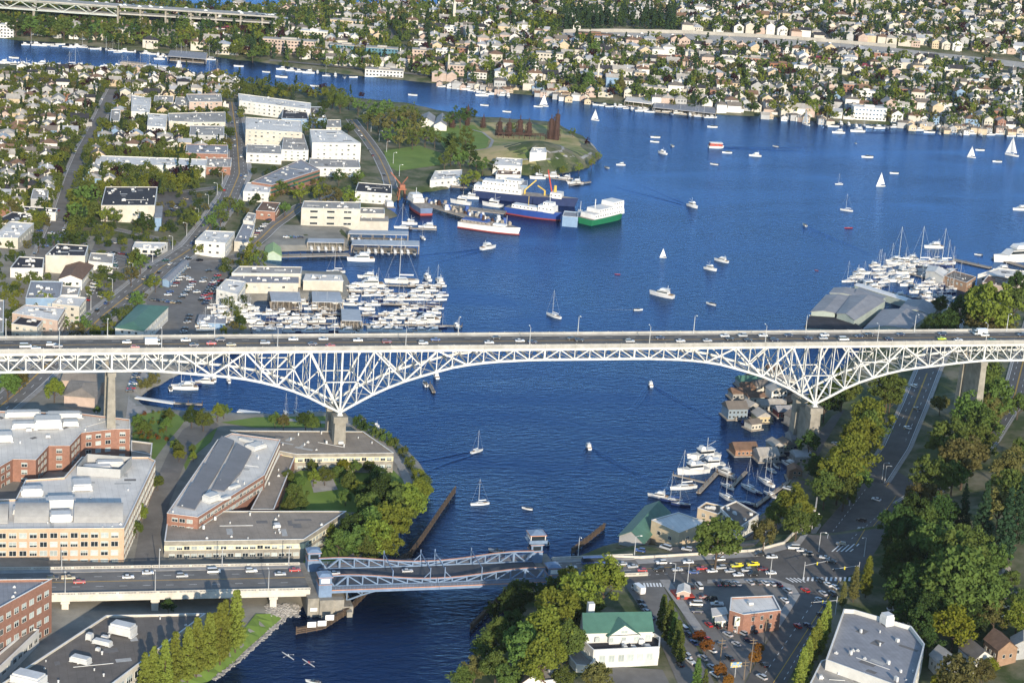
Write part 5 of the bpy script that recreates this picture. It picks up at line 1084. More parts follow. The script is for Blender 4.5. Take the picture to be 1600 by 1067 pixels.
o = MB(); q = at(923, 950, 23)[:2]-c; o.box(q[0]-1.2, q[0]+1.2, q[1]-1.2, q[1]+1.2, 8, 16.5); o.build('chimney', WHITEWALL, r1)
r2, P2, c2, z2 = building([(905, 1000), (927, 1020), (1030, 1015), (1031, 1000), (1022, 994), (920, 994)], 6.2, 'white front wing with black roof of the green-roofed hall', WHITEWALL, R_BLACK, rows=1, sp=3.7, ww=2.3, wh=3.0, ground=8.8, parapet=1.3, name='hall_wing', units=0, meshes=[WINS[3]])
for px, py, l, w_, h in ((973, 1004, 3, 2, 1.6), (976, 1012, 2.4, 1.6, 1.2), (1000, 1002, 4, 2.5, 1.6), (990, 1010, 2, 1.6, .5), (1012, 1010, 2.5, 2, .8)): unit_px(r2, c2, z2, px, py, 15.1, l, w_, h, 0)
building([(893, 1008), (906, 1002), (930, 1033), (918, 1042), (900, 1040), (890, 1028)], 3.2, 'low curved white terrace wall beside the hall wing', WHITEWALL, R_GREY, rows=0, ground=8.0, name='terrace')
shed([(815, 1067), (828, 1040), (845, 1034), (852, 1067)], 6, 3.5, 'narrow brown-roofed white house at the lower border', WHITEWALL, R_BROWN, ground=8, name='house', cat='house')
building([(843, 1042), (870, 1038), (878, 1062), (848, 1066)], 6, 'small white flat-roofed building beside the brown-roofed house', WHITEWALL, R_GREY, rows=1, sp=3, ground=8, units=2)
# big grey-roofed block
r3, P3, c3, z3 = building([(1318, 957), (1334, 958), (1379, 971), (1423, 984), (1444, 1012), (1424, 1085), (1290, 1036)], 9.0, 'large block with wide grey roof and white parapet at the lower right', WHITEWALL, R_BLUEG, rows=1, sp=6, ground=10, parapet=1.6)
for px, py, l, w_, h in ((1385, 975, 4, 4, 4.5), (1345, 988, .8, .8, 1.5), (1402, 1002, 1.2, 1.2, 1.3), (1329, 1022, 1, 1, 1.5), (1388, 1037, 1, 1, 1.5), (1407, 1050, .8, .8, 1.2), (1400, 1064, 1.6, 1, 2)): unit_px(r3, c3, z3, px, py, 19.1, l, w_, h, 0.2)
building([(1283, 1034), (1295, 1030), (1372, 1058), (1420, 1090), (1260, 1080)], 6.5, 'lower white annex with patched roof beside the wide grey roof', WHITEWALL, R_GREY, rows=1, sp=6, ground=10, parapet=0.5, units=2)
# beige building, teal shed, waterside blocks
building([(1018, 813), (1060, 801), (1104, 816), (1061, 833)], 9.5, 'beige waterside building with small dark windows and white roof', TAN, R_WHITE, rows=1, sp=7.0, ww=2.0, wh=1.8, ground=3, parapet=0.3, meshes=WIN_D)
shed([(968, 836), (1005, 847), (1046, 800), (1010, 790)], 4.0, 3.6, 'dark green metal boat shed beside the beige building', GREYWALL, R_GREEN, ridge='long', ground=2.8, over=0.8)
building([(1090, 795), (1122, 805), (1137, 794), (1103, 786)], 5.0, 'low waterside block with cream roof box behind the round tree', TAN, R_DARK, rows=1, ground=3, units=3)
building([(1125, 795), (1155, 826), (1186, 805), (1150, 784)], 6.5, 'dark-roofed white waterside office next to the marina', WHITEWALL, R_DARK, rows=2, sp=3, ground=3, units=4)
# brick shop with billboard, kiosk and vans in the lot
r4, P4, c4, z4 = building([(1142, 935), (1208, 932), (1220, 955), (1162, 962), (1140, 955)], 8.0, 'brick shop with white roof beside the parking lot', BRICK, R_WHITE, rows=2, sp=4, ww=1.3, wh=1.8, ground=8.8, parapet=0.6, name='shop', meshes=WIN_D)
unit_px(r4, c4, z4, 1172, 943, 17, 2.5, 2, 1, 0)
bb = at(1165, 970, 14); r5 = empty('billboard', (bb[0], bb[1], 9), 'pale billboard with picture panels in front of the brick shop', 'billboard'); o = MB(); o.box(-0.2, 0.2, -4.6, 4.6, 3.2, 7.0); o.build('frame', WHITE, r5)
PICT = mat('poster_print', (0.65, 0.66, 0.55), 0.6, scale=0.5, col2=(0.05, 0.06, 0.03), mixpos=(0.5, 0.62))
for s in (-1, 1): o = MB(); o.box(-0.26, -0.2, s*2.3-2.2, s*2.3+2.2, 3.4, 6.8); o.build('poster', PICT, r5); o = MB(); o.cyl((0.3, s*3), .18, .18, -1, 4, 7); o.build('post', METAL, r5)
k1 = shed([(1058, 926), (1078, 926), (1077, 915), (1061, 914)], 2.8, 1.0, 'little red and white kiosk at the edge of the lot', PINK, R_WHITE, ground=8.8, name='kiosk', cat='kiosk')
o = MB(); kp = k1[1]-k1[2]; lo, hi = kp.min(0)-0.06, kp.max(0)+0.06; o.box(lo[0], hi[0], lo[1], hi[1], -0.2, 1.1); o.build('red_base', REDP, k1[0])
building([(1112, 950), (1133, 948), (1137, 958), (1114, 962)], 3.2, 'pale green shed among vans in the lot', mat('pale_green', (.38, .46, .36), .8, .05), R_WHITE, rows=0, ground=8.8, parapet=0, name='storage_shed')
building([(1118, 962), (1125, 962), (1126, 970), (1118, 970)], 2.8, 'pale green container beside the shed in the lot', mat('pale_green', (.38, .46, .36), .8, .05), R_WHITE, rows=0, ground=8.8, parapet=0, name='container', cat='container'); building([(1127, 961), (1134, 961), (1136, 969), (1128, 969)], 2.8, 'white container beside the shed in the lot', WHITE, R_WHITE, rows=0, ground=8.8, parapet=0, name='container', cat='container')
SIGNB = mat('sign_print', (0.10, 0.30, 0.55), 0.5, scale=0.8, col2=(0.75, 0.5, 0.08), mixpos=(0.45, 0.6)); q = G(1148, 1058); r6 = empty('pole_sign', q, 'small blue and yellow sign board on a post in the lot', 'sign'); o = MB(); o.cyl((0, 0), .15, .15, 0, 5, 8); o.build('post', METAL, r6); o = MB(); o.box(-.15, .15, -2.2, 2.2, 4.2, 6.2); o.build('sign_board', SIGNB, r6)
# houses lower right
for pts, h, rise, lab, wl_, rf, rg in (([(1453, 1022), (1478, 1050), (1506, 1038), (1478, 1014)], 5.5, 2.8, 'grey-roofed white house beside the wide grey roof', WHITEWALL, R_GREY, 'long'), ([(1498, 1010), (1522, 1031), (1551, 1025), (1520, 1000)], 5.5, 3.0, 'white house with dark roof and front gable between two neighbours', WHITEWALL, R_DARK, 'long'),
        ([(1538, 998), (1560, 1016), (1590, 1012), (1565, 988)], 6.5, 3.2, 'brown-roofed brown house at the lower right corner', mat('brown_siding', (.30, .19, .12), .85, .08, .5, coord='World'), R_BROWN, 'long'), ([(1502, 872), (1528, 878), (1545, 866), (1512, 858)], 4.5, 2.6, 'dark-roofed house tucked below the tall conifers', PINK, R_DARK, 'long'), ([(1553, 900), (1576, 902), (1578, 887), (1556, 886)], 3.5, 2.0, 'small tan-roofed white garage on the wooded slope', WHITEWALL, R_TAUPE, 'long'), ([(1552, 942), (1612, 942), (1612, 924), (1556, 925)], 5, 2.4, 'wide grey-roofed pale house on the wooded slope', WHITEWALL, R_DARK, 'long'), ([(1580, 1010), (1615, 1010), (1615, 992), (1580, 995)], 5, 2.4, 'grey-roofed house cut by the right border', GREYWALL, R_GREY, 'long')):
    shed(pts, h, rise, lab, wl_, rf, rg, name='house', cat='house', rows=1, sp=3.2, ww=1.2, wh=1.5)
# street lamps and signals
for px, py, rz in ((991, 869, -1.6), (1115, 866, -1.6), (1193, 860, -1.6), (1268, 832, -1.9), (1279, 862, -2.2), (1053, 912, 1.5), (1074, 912, 1.5), (1203, 903, 1.5), (1327, 790, -2.2), (1350, 870, 2.0), (1382, 755, -2.2), (1417, 790, 2.2), (1378, 750, -2.2)):
    g = G(px, py); inst(LAMP9, 'street_lamp', g, rz, 0.95, 'grey street lamp beside the street past the drawbridge', 'street lamp', 'street lamps on the right shore')
for y, s in ((258, 1), (224, 1), (195, -1), (180, 1), (258, -1), (220, -1), (168, -1), (45, -1)):
    inst(LAMP9, 'street_lamp', (XN+0.9 if s > 0 else XF-0.6, y, fz(y)), 0 if s > 0 else math.pi, 0.9, 'grey street lamp on the concrete viaduct by the blue drawbridge', 'street lamp', 'street lamps on the viaduct')
def signal(px, py, rz, arm, lab):
    g = G(px, py); r = empty('traffic_signal', g, lab, 'traffic signal', None, rz); o = MB(); o.cyl((0, 0), .2, .13, 0, 8, 8); o.build('pole', METAL, r); o = MB(); o.bar((0, 0, 6.3), (arm, 0, 6.6), .18); o.build('arm', METAL, r)
    for t in (0.55, 0.95): o = MB(); o.box(arm*t-.2, arm*t+.2, -.2, .2, 5.6, 6.9); o.build('signal_head', CARM['yellow'] if t < .6 else CARM['black'], r)
signal(1255, 905, -1.3, 12, 'signal mast with long arm over the crossing'); signal(1340, 905, 1.8, 14, 'signal mast with white arm across the queue of cars'); signal(1305, 960, 1.7, 12, 'signal mast with arm beside the row of poplars')
# utility poles in the lot
for px, py, h in ((1172, 1050, 14), (1193, 1012, 13), (1125, 1035, 10), (1162, 1062, 8)):
    g = G(px, py); r = empty('utility_pole', g, 'wooden utility pole standing in the lot by the brick shop', 'pole', 'utility poles in the lot'); o = MB(); o.cyl((0, 0), .2, .13, 0, h, 7); o.build('pole', mat('pole_wood', (.2, .15, .1), .9, .1), r); o = MB(); o.box(-.1, .1, -1.5, 1.5, h-1, h-.8); o.box(-.1, .1, -1.2, 1.2, h-2.2, h-2.0); o.build('crossarm', mat('pole_wood', (.2, .15, .1)), r)
# cars on streets (picture positions)
def cars_px(L, where, group, deg=0, jit=0.0):
    for t in L:
        g = G(t[0], t[1]); k = t[2] if len(t) > 2 and t[2] else rng.choice(TYPES); col = t[3] if len(t) > 3 and t[3] else rng.choice(COLS); d = t[4] if len(t) > 4 else deg
        car(k, col, g[0], g[1], g[2]+0.17, rad(d+rng.uniform(-jit, jit)), where, group)
cars_px([(971, 883, 'sedan', 'silver'), (988, 887, 'sedan', 'silver'), (1003, 893, 'hatch', 'red'), (1033, 881, 'suv', 'white'), (1030, 892, 'suv', 'black'), (1058, 892, 'sedan', 'silver'), (1075, 880, 'sedan', 'white'), (1083, 896, 'sedan', 'blue'), (1096, 890, 'sedan', 'red'), (1112, 894, 'sedan', 'white'), (1126, 889, 'suv', 'silver'), (1124, 876, 'suv', 'white'), (1140, 894, 'sedan', 'silver'), (1153, 900, 'sedan', 'white'), (1166, 893, 'suv', 'silver'), (1176, 899, 'suv', 'black'), (1151, 886, 'pickup', 'yellow'), (1176, 884, 'pickup', 'yellow'), (1191, 891, 'sedan', 'maroon'), (1204, 897, 'sedan', 'white'), (1206, 872, 'sedan', 'white'), (1186, 868, 'suv', 'black')], 'on the busy street past the drawbridge', 'cars on the busy street', 90, 4)
cars_px([(1288, 873, 'sedan', 'silver', 60), (1299, 879, 'sedan', 'black', 50), (1240, 858, 'van', 'white', 80), (1252, 862, 'sedan', 'silver', 80), (1262, 868, 'suv', 'grey', 80), (1258, 924, 'hatch', 'red', 20), (1282, 909, 'suv', 'grey', 10), (1293, 915, 'sedan', 'white', 10), (1286, 929, 'sedan', 'silver', 10), (1304, 919, 'sedan', 'white', 10), (1300, 929, 'suv', 'grey', 10), (1280, 939, 'sedan', 'silver', 10), (1290, 948, 'sedan', 'blue', 10), (1246, 980, 'hatch', 'red', 10), (1262, 979, 'sedan', 'navy', 10), (1273, 985, 'sedan', 'navy', 10), (1283, 963, 'suv', 'black', 10)], 'near the shaded crossing', 'cars at the crossing')
cars_px([(1347, 829, 'sedan', 'silver', 40), (1346, 815, 'suv', 'black', 40), (1323, 836, 'sedan', 'red', 50), (1369, 782, 'sedan', 'white', 40), (1418, 670, 'sedan', 'white', 20), (1314, 852, 'suv', 'grey', 60), (1428, 605, 'suv', 'white', 15), (1432, 640, 'sedan', 'grey', 15), (1460, 568, 'sedan', 'silver', 15)], 'on the shaded road under the trees', 'cars on the shaded road')
cars_px([(1080, 918, None, None, 0), (1092, 918, 'van', 'white', 0), (1121, 914, None, 'navy', 5), (1131, 914, None, 'black', 5), (1142, 914, None, 'grey', 5), (1152, 914, None, 'silver', 5), (1172, 912, None, 'silver', 10), (1184, 912, None, 'grey', 10), (1195, 913, None, 'white', 10), (1206, 914, None, 'silver', 10), (1216, 915, 'sedan', 'maroon', 10), (1087, 946, 'van', 'white', 80), (1089, 957, 'suv', 'navy', 80), (1107, 978, 'hatch', 'red', 10), (1120, 980, 'suv', 'black', 10), (1131, 978, 'suv', 'grey', 10), (1137, 993, 'sedan', 'silver', 20), (1160, 991, 'suv', 'silver', 20), (1178, 988, None, 'black', 10), (1120, 946, 'pickup', 'white', 80), (1062, 934, None, 'grey', 10), (1100, 935, None, 'maroon', 80), (1112, 938, None, 'black', 80), (1146, 985, None, 'white', 10), (1150, 1008, None, 'silver', 20), (1128, 1010, None, 'grey', 15), (1170, 1003, None, 'navy', 20), (1230, 925, None, 'silver', 10), (1226, 940, None, 'white', 10), (1105, 1000, None, 'red', 10), (1112, 1018, None, 'white', 15), (1140, 1030, None, 'black', 15)], 'parked in the lot near the brick shop', 'cars parked in the lot')
cars_px([(1075, 993, None, 'navy', 10), (1084, 1006, None, 'blue', 10), (1068, 985, None, 'silver', 10), (1073, 1026, None, 'silver', 10), (1079, 1036, None, 'white', 10), (1088, 1043, None, 'navy', 10), (1098, 1030, 'suv', 'silver', 15), (1112, 1044, 'sedan', 'silver', 15), (1117, 1056, 'suv', 'white', 15), (1066, 1018, None, 'grey', 10), (1062, 1040, None, 'black', 10), (1001, 942, None, 'black', 10), (1005, 950, None, 'grey', 10), (1010, 957, None, 'silver', 10), (1016, 966, None, 'navy', 10), (1192, 1040, None, 'black', 10), (1190, 1060, 'suv', 'silver', 20)], 'parked along the side street by the hall', 'cars along the side street')
cars_px([(997, 925, 'truck', 'white', 12)], 'with pale box standing in the side street', 'cars along the side street')
cars_px([(1040, 858, 'van', 'silver', 40), (1073, 860, None, 'silver', 60), (1297, 720, None, 'silver', 20), (1305, 695, None, 'white', 15), (1334, 665, None, 'white', 15), (1230, 765, None, 'silver', 40), (1000, 862, None, 'blue', 60)], 'parked on the shaded shore lot', 'cars on the shore lot')
cars_px([(1400, 955, 'truck', 'white', 80), (1420, 975, 'van', 'silver', 80), (1415, 940, 'pickup', 'white', 80)], 'parked behind the wide grey roof under trees', 'vehicles behind the grey roof')
def on_bascule(L):
    for y, lane, k, col in L: car(k, col, [-171, -167.3, -163.8, -159.8, -156][lane] if y > 163 or y < 57 else [-169, -166, -163, -160.5, -157.5][lane], y, fz(y)+0.06, rad(90 if lane < 2 else -90), 'on the concrete viaduct left of the drawbridge' if y > 160 else 'on the blue drawbridge', 'cars crossing the low bridge')
on_bascule([(262, 3, 'suv', 'black'), (252, 2, 'sedan', 'red'), (256, 3, 'pickup', 'tan'), (233, 3, 'sedan', 'white'), (225, 4, 'sedan', 'white'), (212, 3, 'suv', 'silver'), (199, 4, 'van', 'white'), (184, 4, 'suv', 'white'), (173, 3, 'sedan', 'silver'), (166.5, 4, 'sedan', 'red'), (121, 3, 'sedan', 'silver'), (151, 3, 'sedan', 'silver'), (52, 2, 'sedan', 'silver'), (270, 1, 'sedan', 'silver')])
car('bus', 'blue', -160, 40, fz(40)+0.06, rad(90), 'crossing towards the drawbridge control tower', 'cars crossing the low bridge')
# cars on the high bridge
def hcars(L):
    for px, lane, k, col in L:
        X = {0: -6.8, 1: -4.0, 2: -1.4, 3: 1.6, 4: 4.2, 5: 6.8}[lane]; q = min(range(0, 6800), key=lambda j: abs(px_of((X, by(-2+j*0.01), ZR))[0]-px)) if False else None
        lo, hi = by(78), by(-10)
        for _ in range(30):
            m_ = (lo+hi)/2
            if px_of((X, m_, ZR))[0] > px: lo = m_
            else: hi = m_
        car(k, col, X, (lo+hi)/2, ZR+0.06, rad(90 if lane > 2 else -90), 'on the deck of the high white bridge', 'cars on the high bridge')
hcars([(40, 1, 'van', 'white'), (56, 0, 'sedan', 'silver'), (80, 2, 'suv', 'white'), (90, 1, 'sedan', 'navy'), (198, 3, 'hatch', 'white'), (211, 0, 'hatch', 'red'), (239, 2, 'truck', 'white'), (290, 4, 'sedan', 'white'), (303, 1, 'sedan', 'navy'), (330, 2, 'sedan', 'red'), (344, 4, 'suv', 'navy'), (361, 1, 'sedan', 'tan'), (414, 2, 'suv', 'silver'), (458, 4, 'sedan', 'white'), (488, 1, 'sedan', 'navy'), (505, 4, 'sedan', 'silver'), (516, 0, 'sedan', 'red'), (559, 3, 'sedan', 'white'), (604, 2, 'suv', 'maroon'), (661, 1, 'suv', 'white'), (680, 3, 'sedan', 'blue'), (764, 1, 'sedan', 'white'), (775, 4, 'sedan', 'black'), (812, 2, 'sedan', 'white'), (832, 1, 'sedan', 'navy'), (893, 3, 'sedan', 'black'), (905, 2, 'sedan', 'black'), (984, 1, 'suv', 'silver'), (1031, 3, 'sedan', 'navy'), (1063, 1, 'sedan', 'white'), (1105, 1, 'sedan', 'silver'), (1132, 4, 'sedan', 'white'), (1140, 2, 'sedan', 'black'), (1160, 4, 'suv', 'silver'), (1169, 1, 'sedan', 'black'), (1192, 4, 'sedan', 'white'), (1210, 1, 'suv', 'navy'), (1232, 4, 'sedan', 'navy'), (1263, 2, 'sedan', 'navy'), (1288, 4, 'sedan', 'white'), (1286, 2, 'sedan', 'silver'), (1318, 1, 'van', 'white'), (1342, 3, 'sedan', 'navy'), (1358, 4, 'sedan', 'black'), (1389, 1, 'sedan', 'navy'), (1407, 4, 'sedan', 'navy'), (1471, 1, 'sedan', 'lime'), (1472, 4, 'suv', 'navy'), (1497, 0, 'sedan', 'white'), (1531, 4, 'truck', 'white'), (1538, 3, 'suv', 'white'), (1549, 0, 'sedan', 'green'), (1596, 3, 'suv', 'navy')])
# ================================================================ boats on the lake and in the marinas
WOODD = mat('dock_planks', (0.30, 0.26, 0.21), 0.9, 0.12, 0.5, coord='World')
LAKE = 'on the open lake'
for k, px, py, L, d, lab in (('trawl', 1082, 323, 12, 200, 'white cabin cruiser heading for the bridge with a dark wake'), ('sails', 1036, 402, 5, 90, 'tiny blue-and-white sailing dinghy in the middle of the lake'), ('trawl', 1110, 421, 10, 215, None), ('motor', 1127, 408, 11, 40, None), ('motor', 1034, 462, 17, 45, 'large white motor yacht beyond the middle of the high bridge'), ('sail', 865, 494, 12, 30, 'white sailing boat with bare mast just beyond the high bridge'), ('run', 997, 484, 6, -90, 'small white motor boat trailing a foam wake beyond the bridge'), ('run', 1111, 475, 7, 40, None), ('kayak', 965, 428, 4, 80, None),
        ('sail', 1311, 288, 7, 90, None), ('sails', 1376, 291, 9, 100, None), ('sail', 1323, 329, 10, 60, None), ('kayak', 1326, 356, 7, 90, None), ('run', 1257, 352, 7, 0, None), ('motor', 1459, 387, 15, 90, 'white motor yacht crossing past the sailing marina'), ('run', 1397, 271, 8, 90, None), ('kayak', 1276, 422, 3, 40, None), ('motor', 1594, 328, 13, 90, 'white motor yacht cut by the right border'), ('run', 1529, 398, 6, 70, None),
        ('sails', 850, 166, 9, 70, None), ('run', 841, 167, 9, 90, None), ('sails', 930, 188, 8, 60, None), ('run', 1113, 199, 10, 90, None), ('run', 1024, 215, 9, 90, None), ('run', 1023, 222, 8, 80, None), ('run', 1050, 228, 7, 0, None), ('trawl', 1035, 240, 10, 30, None), ('run', 1136, 239, 9, 90, None), ('motor', 1180, 244, 11, 80, None), ('run', 1116, 257, 7, 60, None),
        ('sails', 1259, 195, 11, 20, None), ('motor', 1310, 208, 13, 90, None), ('motor', 1340, 206, 15, 90, None), ('run', 1212, 229, 6, 40, None), ('run', 1355, 246, 11, 90, None), ('sails', 1518, 246, 8, 60, 'small sailing boat with bright sail far across the lake'), ('run', 1531, 235, 9, 90, None), ('sails', 1581, 243, 13.5, 40, 'tall white sailing boat at the far right of the lake'), ('run', 1558, 253, 9, 90, None), ('run', 1337, 224, 4, 0, None),
        ('run', 440, 121, 12, 80, None), ('run', 492, 135, 9, 80, None), ('run', 645, 149, 9, 80, None), ('run', 757, 165, 8, 80, None), ('run', 792, 175, 8, 80, None), ('run', 416, 113, 8, 80, None), ('motor', 753, 150, 13, 90, None), ('run', 22, 91, 10, 80, None), ('motor', 249, 93, 11, 90, None), ('motor', 342, 119, 13, 90, None), ('run', 373, 104, 10, 90, None), ('run', 364, 123, 7, 80, None), ('motor', 763, 388, 14, -60, 'white motor boat passing between the shipyard and the bridge'),
        ('sail', 745, 705, 8, -60, 'sailing boat with red cover in the channel between the two bridges'), ('sail', 750, 787, 9, 100, 'white sailing boat in the channel near the long timber fender'), ('run', 824, 794, 5, 60, 'little red and white boat in the channel before the drawbridge'), ('motor', 1016, 601, 8, -8, 'white cabin boat in the channel leaving ripples below the bridge'), ('motor', 919, 698, 8, -4, 'white cabin boat in midchannel between the two bridges'), ('run', 776, 861, 7, 60, 'blue boat carrying people just beyond the drawbridge'), ('run', 848, 846, 8, 20, 'sailing tender moored behind the drawbridge control tower'),
        ('shell', 450, 1023, 8, 25, 'white rowing shell on the canal, the one nearer the left fender'), ('shell', 482, 1034, 8, 25, 'white rowing shell with red-shirted rower on the canal'), ('run', 490, 1065, 6, 60, 'white boat at the lower border of the canal'), ('motor', 970, 258, 8, 90, None), ('run', 948, 262, 6, 20, None)):
    boat(k, px, py, L, d, LAKE, 'boats out on the water', lab)
q = at(482, 1034, 0.5); person(q[0], q[1], 0.15, rad(205), CARM['red'], None, 'seated rower in a red shirt in the rowing shell', True); q = at(450, 1023, .5); person(q[0], q[1], 0.15, rad(205), GEL, None, 'seated rower in a pale shirt in the rowing shell', True)
# foam wakes
FOAM = mat('foam', (0.55, 0.6, 0.65), 0.6, 0.1, 1.0)
def wake(px, py, deg, L, w0, lab):
    g = at(px, py, 0); d = np.array([math.cos(rad(deg)), math.sin(rad(deg))]); n = np.array([-d[1], d[0]]); o = MB(); Z = 0.02
    for s in (-1, 1):
        for i in range(8):
            a, b = i/8, (i+.8)/8; o.quad(*[(*(d*L*t+n*s*(0.25+w0*t)+n*s*e*0.25*(1-t*.6)), Z) for t, e in ((a, 0), (b, 0), (b, 1), (a, 1))])
    r = o.build('wake', FOAM, None, (g[0], g[1], 0.0)); tag(r, lab, 'wake', None, 'stuff')
wake(993, 484, 90, 22, 0.6, 'thin white foam wake trailing the small motor boat beyond the bridge')
def vwake(px, py, deg, L, lab, spread=0.16, n=4, hh=.2):   # low ridges spreading behind a moving hull
    g = at(px, py, 0); d = np.array([-math.cos(rad(deg)), -math.sin(rad(deg))]); q = np.array([-d[1], d[0]]); o = MB()
    for s_ in (-1, 1):
        for k in range(n):
            m_ = 14
            for i in range(m_):
                a, b_ = k*4.5+L*i/m_, k*4.5+L*(i+1)/m_; h0, h1 = hh*(1-i/m_)**.6, hh*(1-(i+1)/m_)**.6; w_ = 1.1
                pa, pb = d*a+q*s_*(1.0+(a-k*4.5)*spread+k*.5+.5*math.sin(i*.7+k)), d*b_+q*s_*(1.0+(b_-k*4.5)*spread+k*.5+.5*math.sin((i+1)*.7+k))
                e = (pb-pa)/np.linalg.norm(pb-pa); m2 = np.array([-e[1], e[0]])*w_
                o.quad((*(pa-m2), -.02), (*(pb-m2), -.02), (*pb, h1), (*pa, h0)); o.quad((*pa, h0), (*pb, h1), (*(pb+m2), -.02), (*(pa+m2), -.02))
    tag(o.build('wake', wm, None, (g[0], g[1], 0.0)), lab, 'wake', None, 'stuff')
vwake(1016, 602, -8, 75, 'rippling wake behind the cabin boat below the high bridge', .42, 3, .16); vwake(919, 699, -4, 60, 'rippling wake behind the cabin boat in midchannel', .42, 3, .16); vwake(1082, 324, 200, 90, 'dark spreading wake of the cruiser heading for the bridge'); vwake(745, 706, -60, 60, 'gentle wake behind the red-covered sailing boat'); vwake(1257, 353, 0, 80, 'spreading wake of the small boat in the middle of lake'); vwake(763, 389, -60, 60, 'wake of the motor boat near the shipyard'); vwake(1340, 207, 90, 120, 'long wake of the motor yacht near the far shore', .1); vwake(1119, 231, 90, 100, 'wake of the red and white tour boat', .1)
# ---- docks
def dock(pts, w_, label, z=0.9, piles=True, m=None, px=True):
    P = XY(pts, z) if px else np.array(pts, float); r = empty('dock', (*P[0], 0), label, 'dock'); Q = P-P[0]; o = MB()
    for a, b in zip(Q[:-1], Q[1:]): o.bar((*a, z-0.25), (*b, z-0.25), w_, 0.5)
    o.build('planking', m or WOODD, r)
    if piles:
        for a in resample(Q, 9.0):
            o = MB(); o.cyl((a[0], a[1]), .2, .17, -3, z+1.6, 6); o.build('pile', TIMBER, r)
    return r
dock([(1091, 769), (1121, 737)], 2.2, 'wooden dock beside the fishing boats near the right shore'); dock([(1141, 762), (1166, 736)], 1.8, 'short wooden dock between the moored sailing boats near the right shore'); dock([(1052, 741), (1102, 753)], 1.2, 'thin finger dock beside the white fishing boat'); dock([(1180, 790), (1232, 752), (1240, 735)], 2, 'shaded dock along the right shore marina'); dock([(1120, 737), (1150, 748)], 1.5, 'finger dock joining the fishing boats to shore')
for i, (k, px, py, L, d, lab) in enumerate((('trawl', 1099, 716, 18, 100, 'large white fishing boat with tall mast at the right dock'), ('trawl', 1110, 729, 15, 95, 'white fishing boat with red deck at the right dock'), ('trawl', 1083, 738, 17, 100, 'white fishing boat with red trim at the outer dock end'), ('sail', 1068, 762, 14, 100, 'white wooden sailing boat by the thin finger dock'), ('motor', 1029, 776, 10, 60, 'motor boat with blue cover beside the green shed'), ('sailn', 1050, 782, 10, 70, 'blue-covered sailing boat beside the green shed'), ('sailn', 1064, 788, 9, 70, 'blue sailing boat nearest the green shed'), ('motor', 1132, 739, 11, 30, 'white motor boat at the inner end of the wooden dock'), ('sail', 1136, 778, 11, 20, None), ('sail', 1136, 760, 9, 20, None), ('sail', 1170, 763, 11, 20, None), ('sailn', 1182, 768, 8, 20, None), ('sail', 1197, 754, 12, 15, None), ('sail', 1203, 773, 9, 20, None), ('sailn', 1168, 787, 9, 60, None), ('motor', 1232, 726, 10, 20, None), ('sail', 1205, 735, 7, 20, None), ('run', 1213, 728, 6, 10, None))):
    boat(k, px, py, L, d, 'in the small marina by the right shore', 'boats in the right shore marina', lab)
# ---- houseboats
def houseboat(px, py, lx, ly, h, wall, roof, lab, two=False, rz=0.0):
    g = at(px, py, 0.5); r = empty('houseboat', (g[0], g[1], 0), lab, 'houseboat', None, rz); o = MB(); o.box(-lx/2-1, lx/2+1, -ly/2-1, ly/2+1, -0.4, 0.55); o.build('float', WOODD, r)
    o = MB(); o.box(-lx/2, lx/2, -ly/2, ly/2, 0.55, 0.55+h); o.build('wall', wall, r); o = MB()
    o.gable(-lx/2, lx/2, -ly/2, ly/2, 0.55+h, 0.55+h+min(lx, ly)*0.32, along='x' if lx > ly else 'y', over=0.5); o.build('roof', roof, r)
    for zz in ((1.8, 4.3) if h > 4 else (1.8,)):
        for t in np.arange(-ly/2+1.2, ly/2-.6, 2.2): put('window', rng.choice(WIN_D), r, (-lx/2-0.02, t, zz), -math.pi/2, (1.2, 1.4, 1.3))
    return r
TARP = mat('blue_tarp', (.05, .10, .28), .8, .1, .6); GS = mat('grey_shingle', (.28, .27, .25), .9, .1, .8)
houseboat(1161, 707, 9, 12, 3.0, mat('orange_siding', (.30, .16, .095), .85, .08), R_BROWN, 'brown houseboat alone off the right dock'); houseboat(1147, 650, 10, 11, 5.5, mat('slate_siding', (.20, .25, .29), .85, .08), R_DARK, 'two-storey blue and orange houseboat at the outer corner of the cluster'); houseboat(1189, 656, 9, 8, 3.2, mat('yellow_siding', (.48, .40, .24), .85, .06), R_GREY, 'yellow houseboat at the near edge of the cluster')
for n_, (px, py, wl_, rf, lab) in enumerate(((1178, 626, STUCCO, R_BROWN, 'cream houseboat with mossy roof in the cluster'), (1212, 620, WHITEWALL, R_GREY, 'white two-storey houseboat in the cluster by the bridge'), (1166, 602, GS, R_GREEN, 'grey shingled houseboat at the back of the cluster'), (1188, 600, BLUEWALL, R_GREEN, 'blue houseboat at the back of the cluster'), (1200, 638, STUCCO, R_GREY, 'cream grey-roofed houseboat behind the yellow one'), (1226, 648, mat('red_siding', (.22, .06, .05), .85, .08), R_BLUEG, 'dark red houseboat in shade by the pier'), (1196, 716, GS, R_GREY, 'small grey houseboat in shade off the dock'), (1155, 620, GS, R_BROWN, 'dark houseboat at the far outer corner'), (1228, 600, WHITEWALL, R_GREY, 'white houseboat below the truss'), (1246, 690, GS, R_BLUEG, 'grey-roofed boathouse in shade beside the pier'), (1250, 718, GS, R_METAL, 'low boathouse in shade near the tree row'))):
    houseboat(px, py, rng.uniform(7, 10), rng.uniform(8, 11), 4.6 if n_ in (1,) else 3.0, wl_, rf, lab)
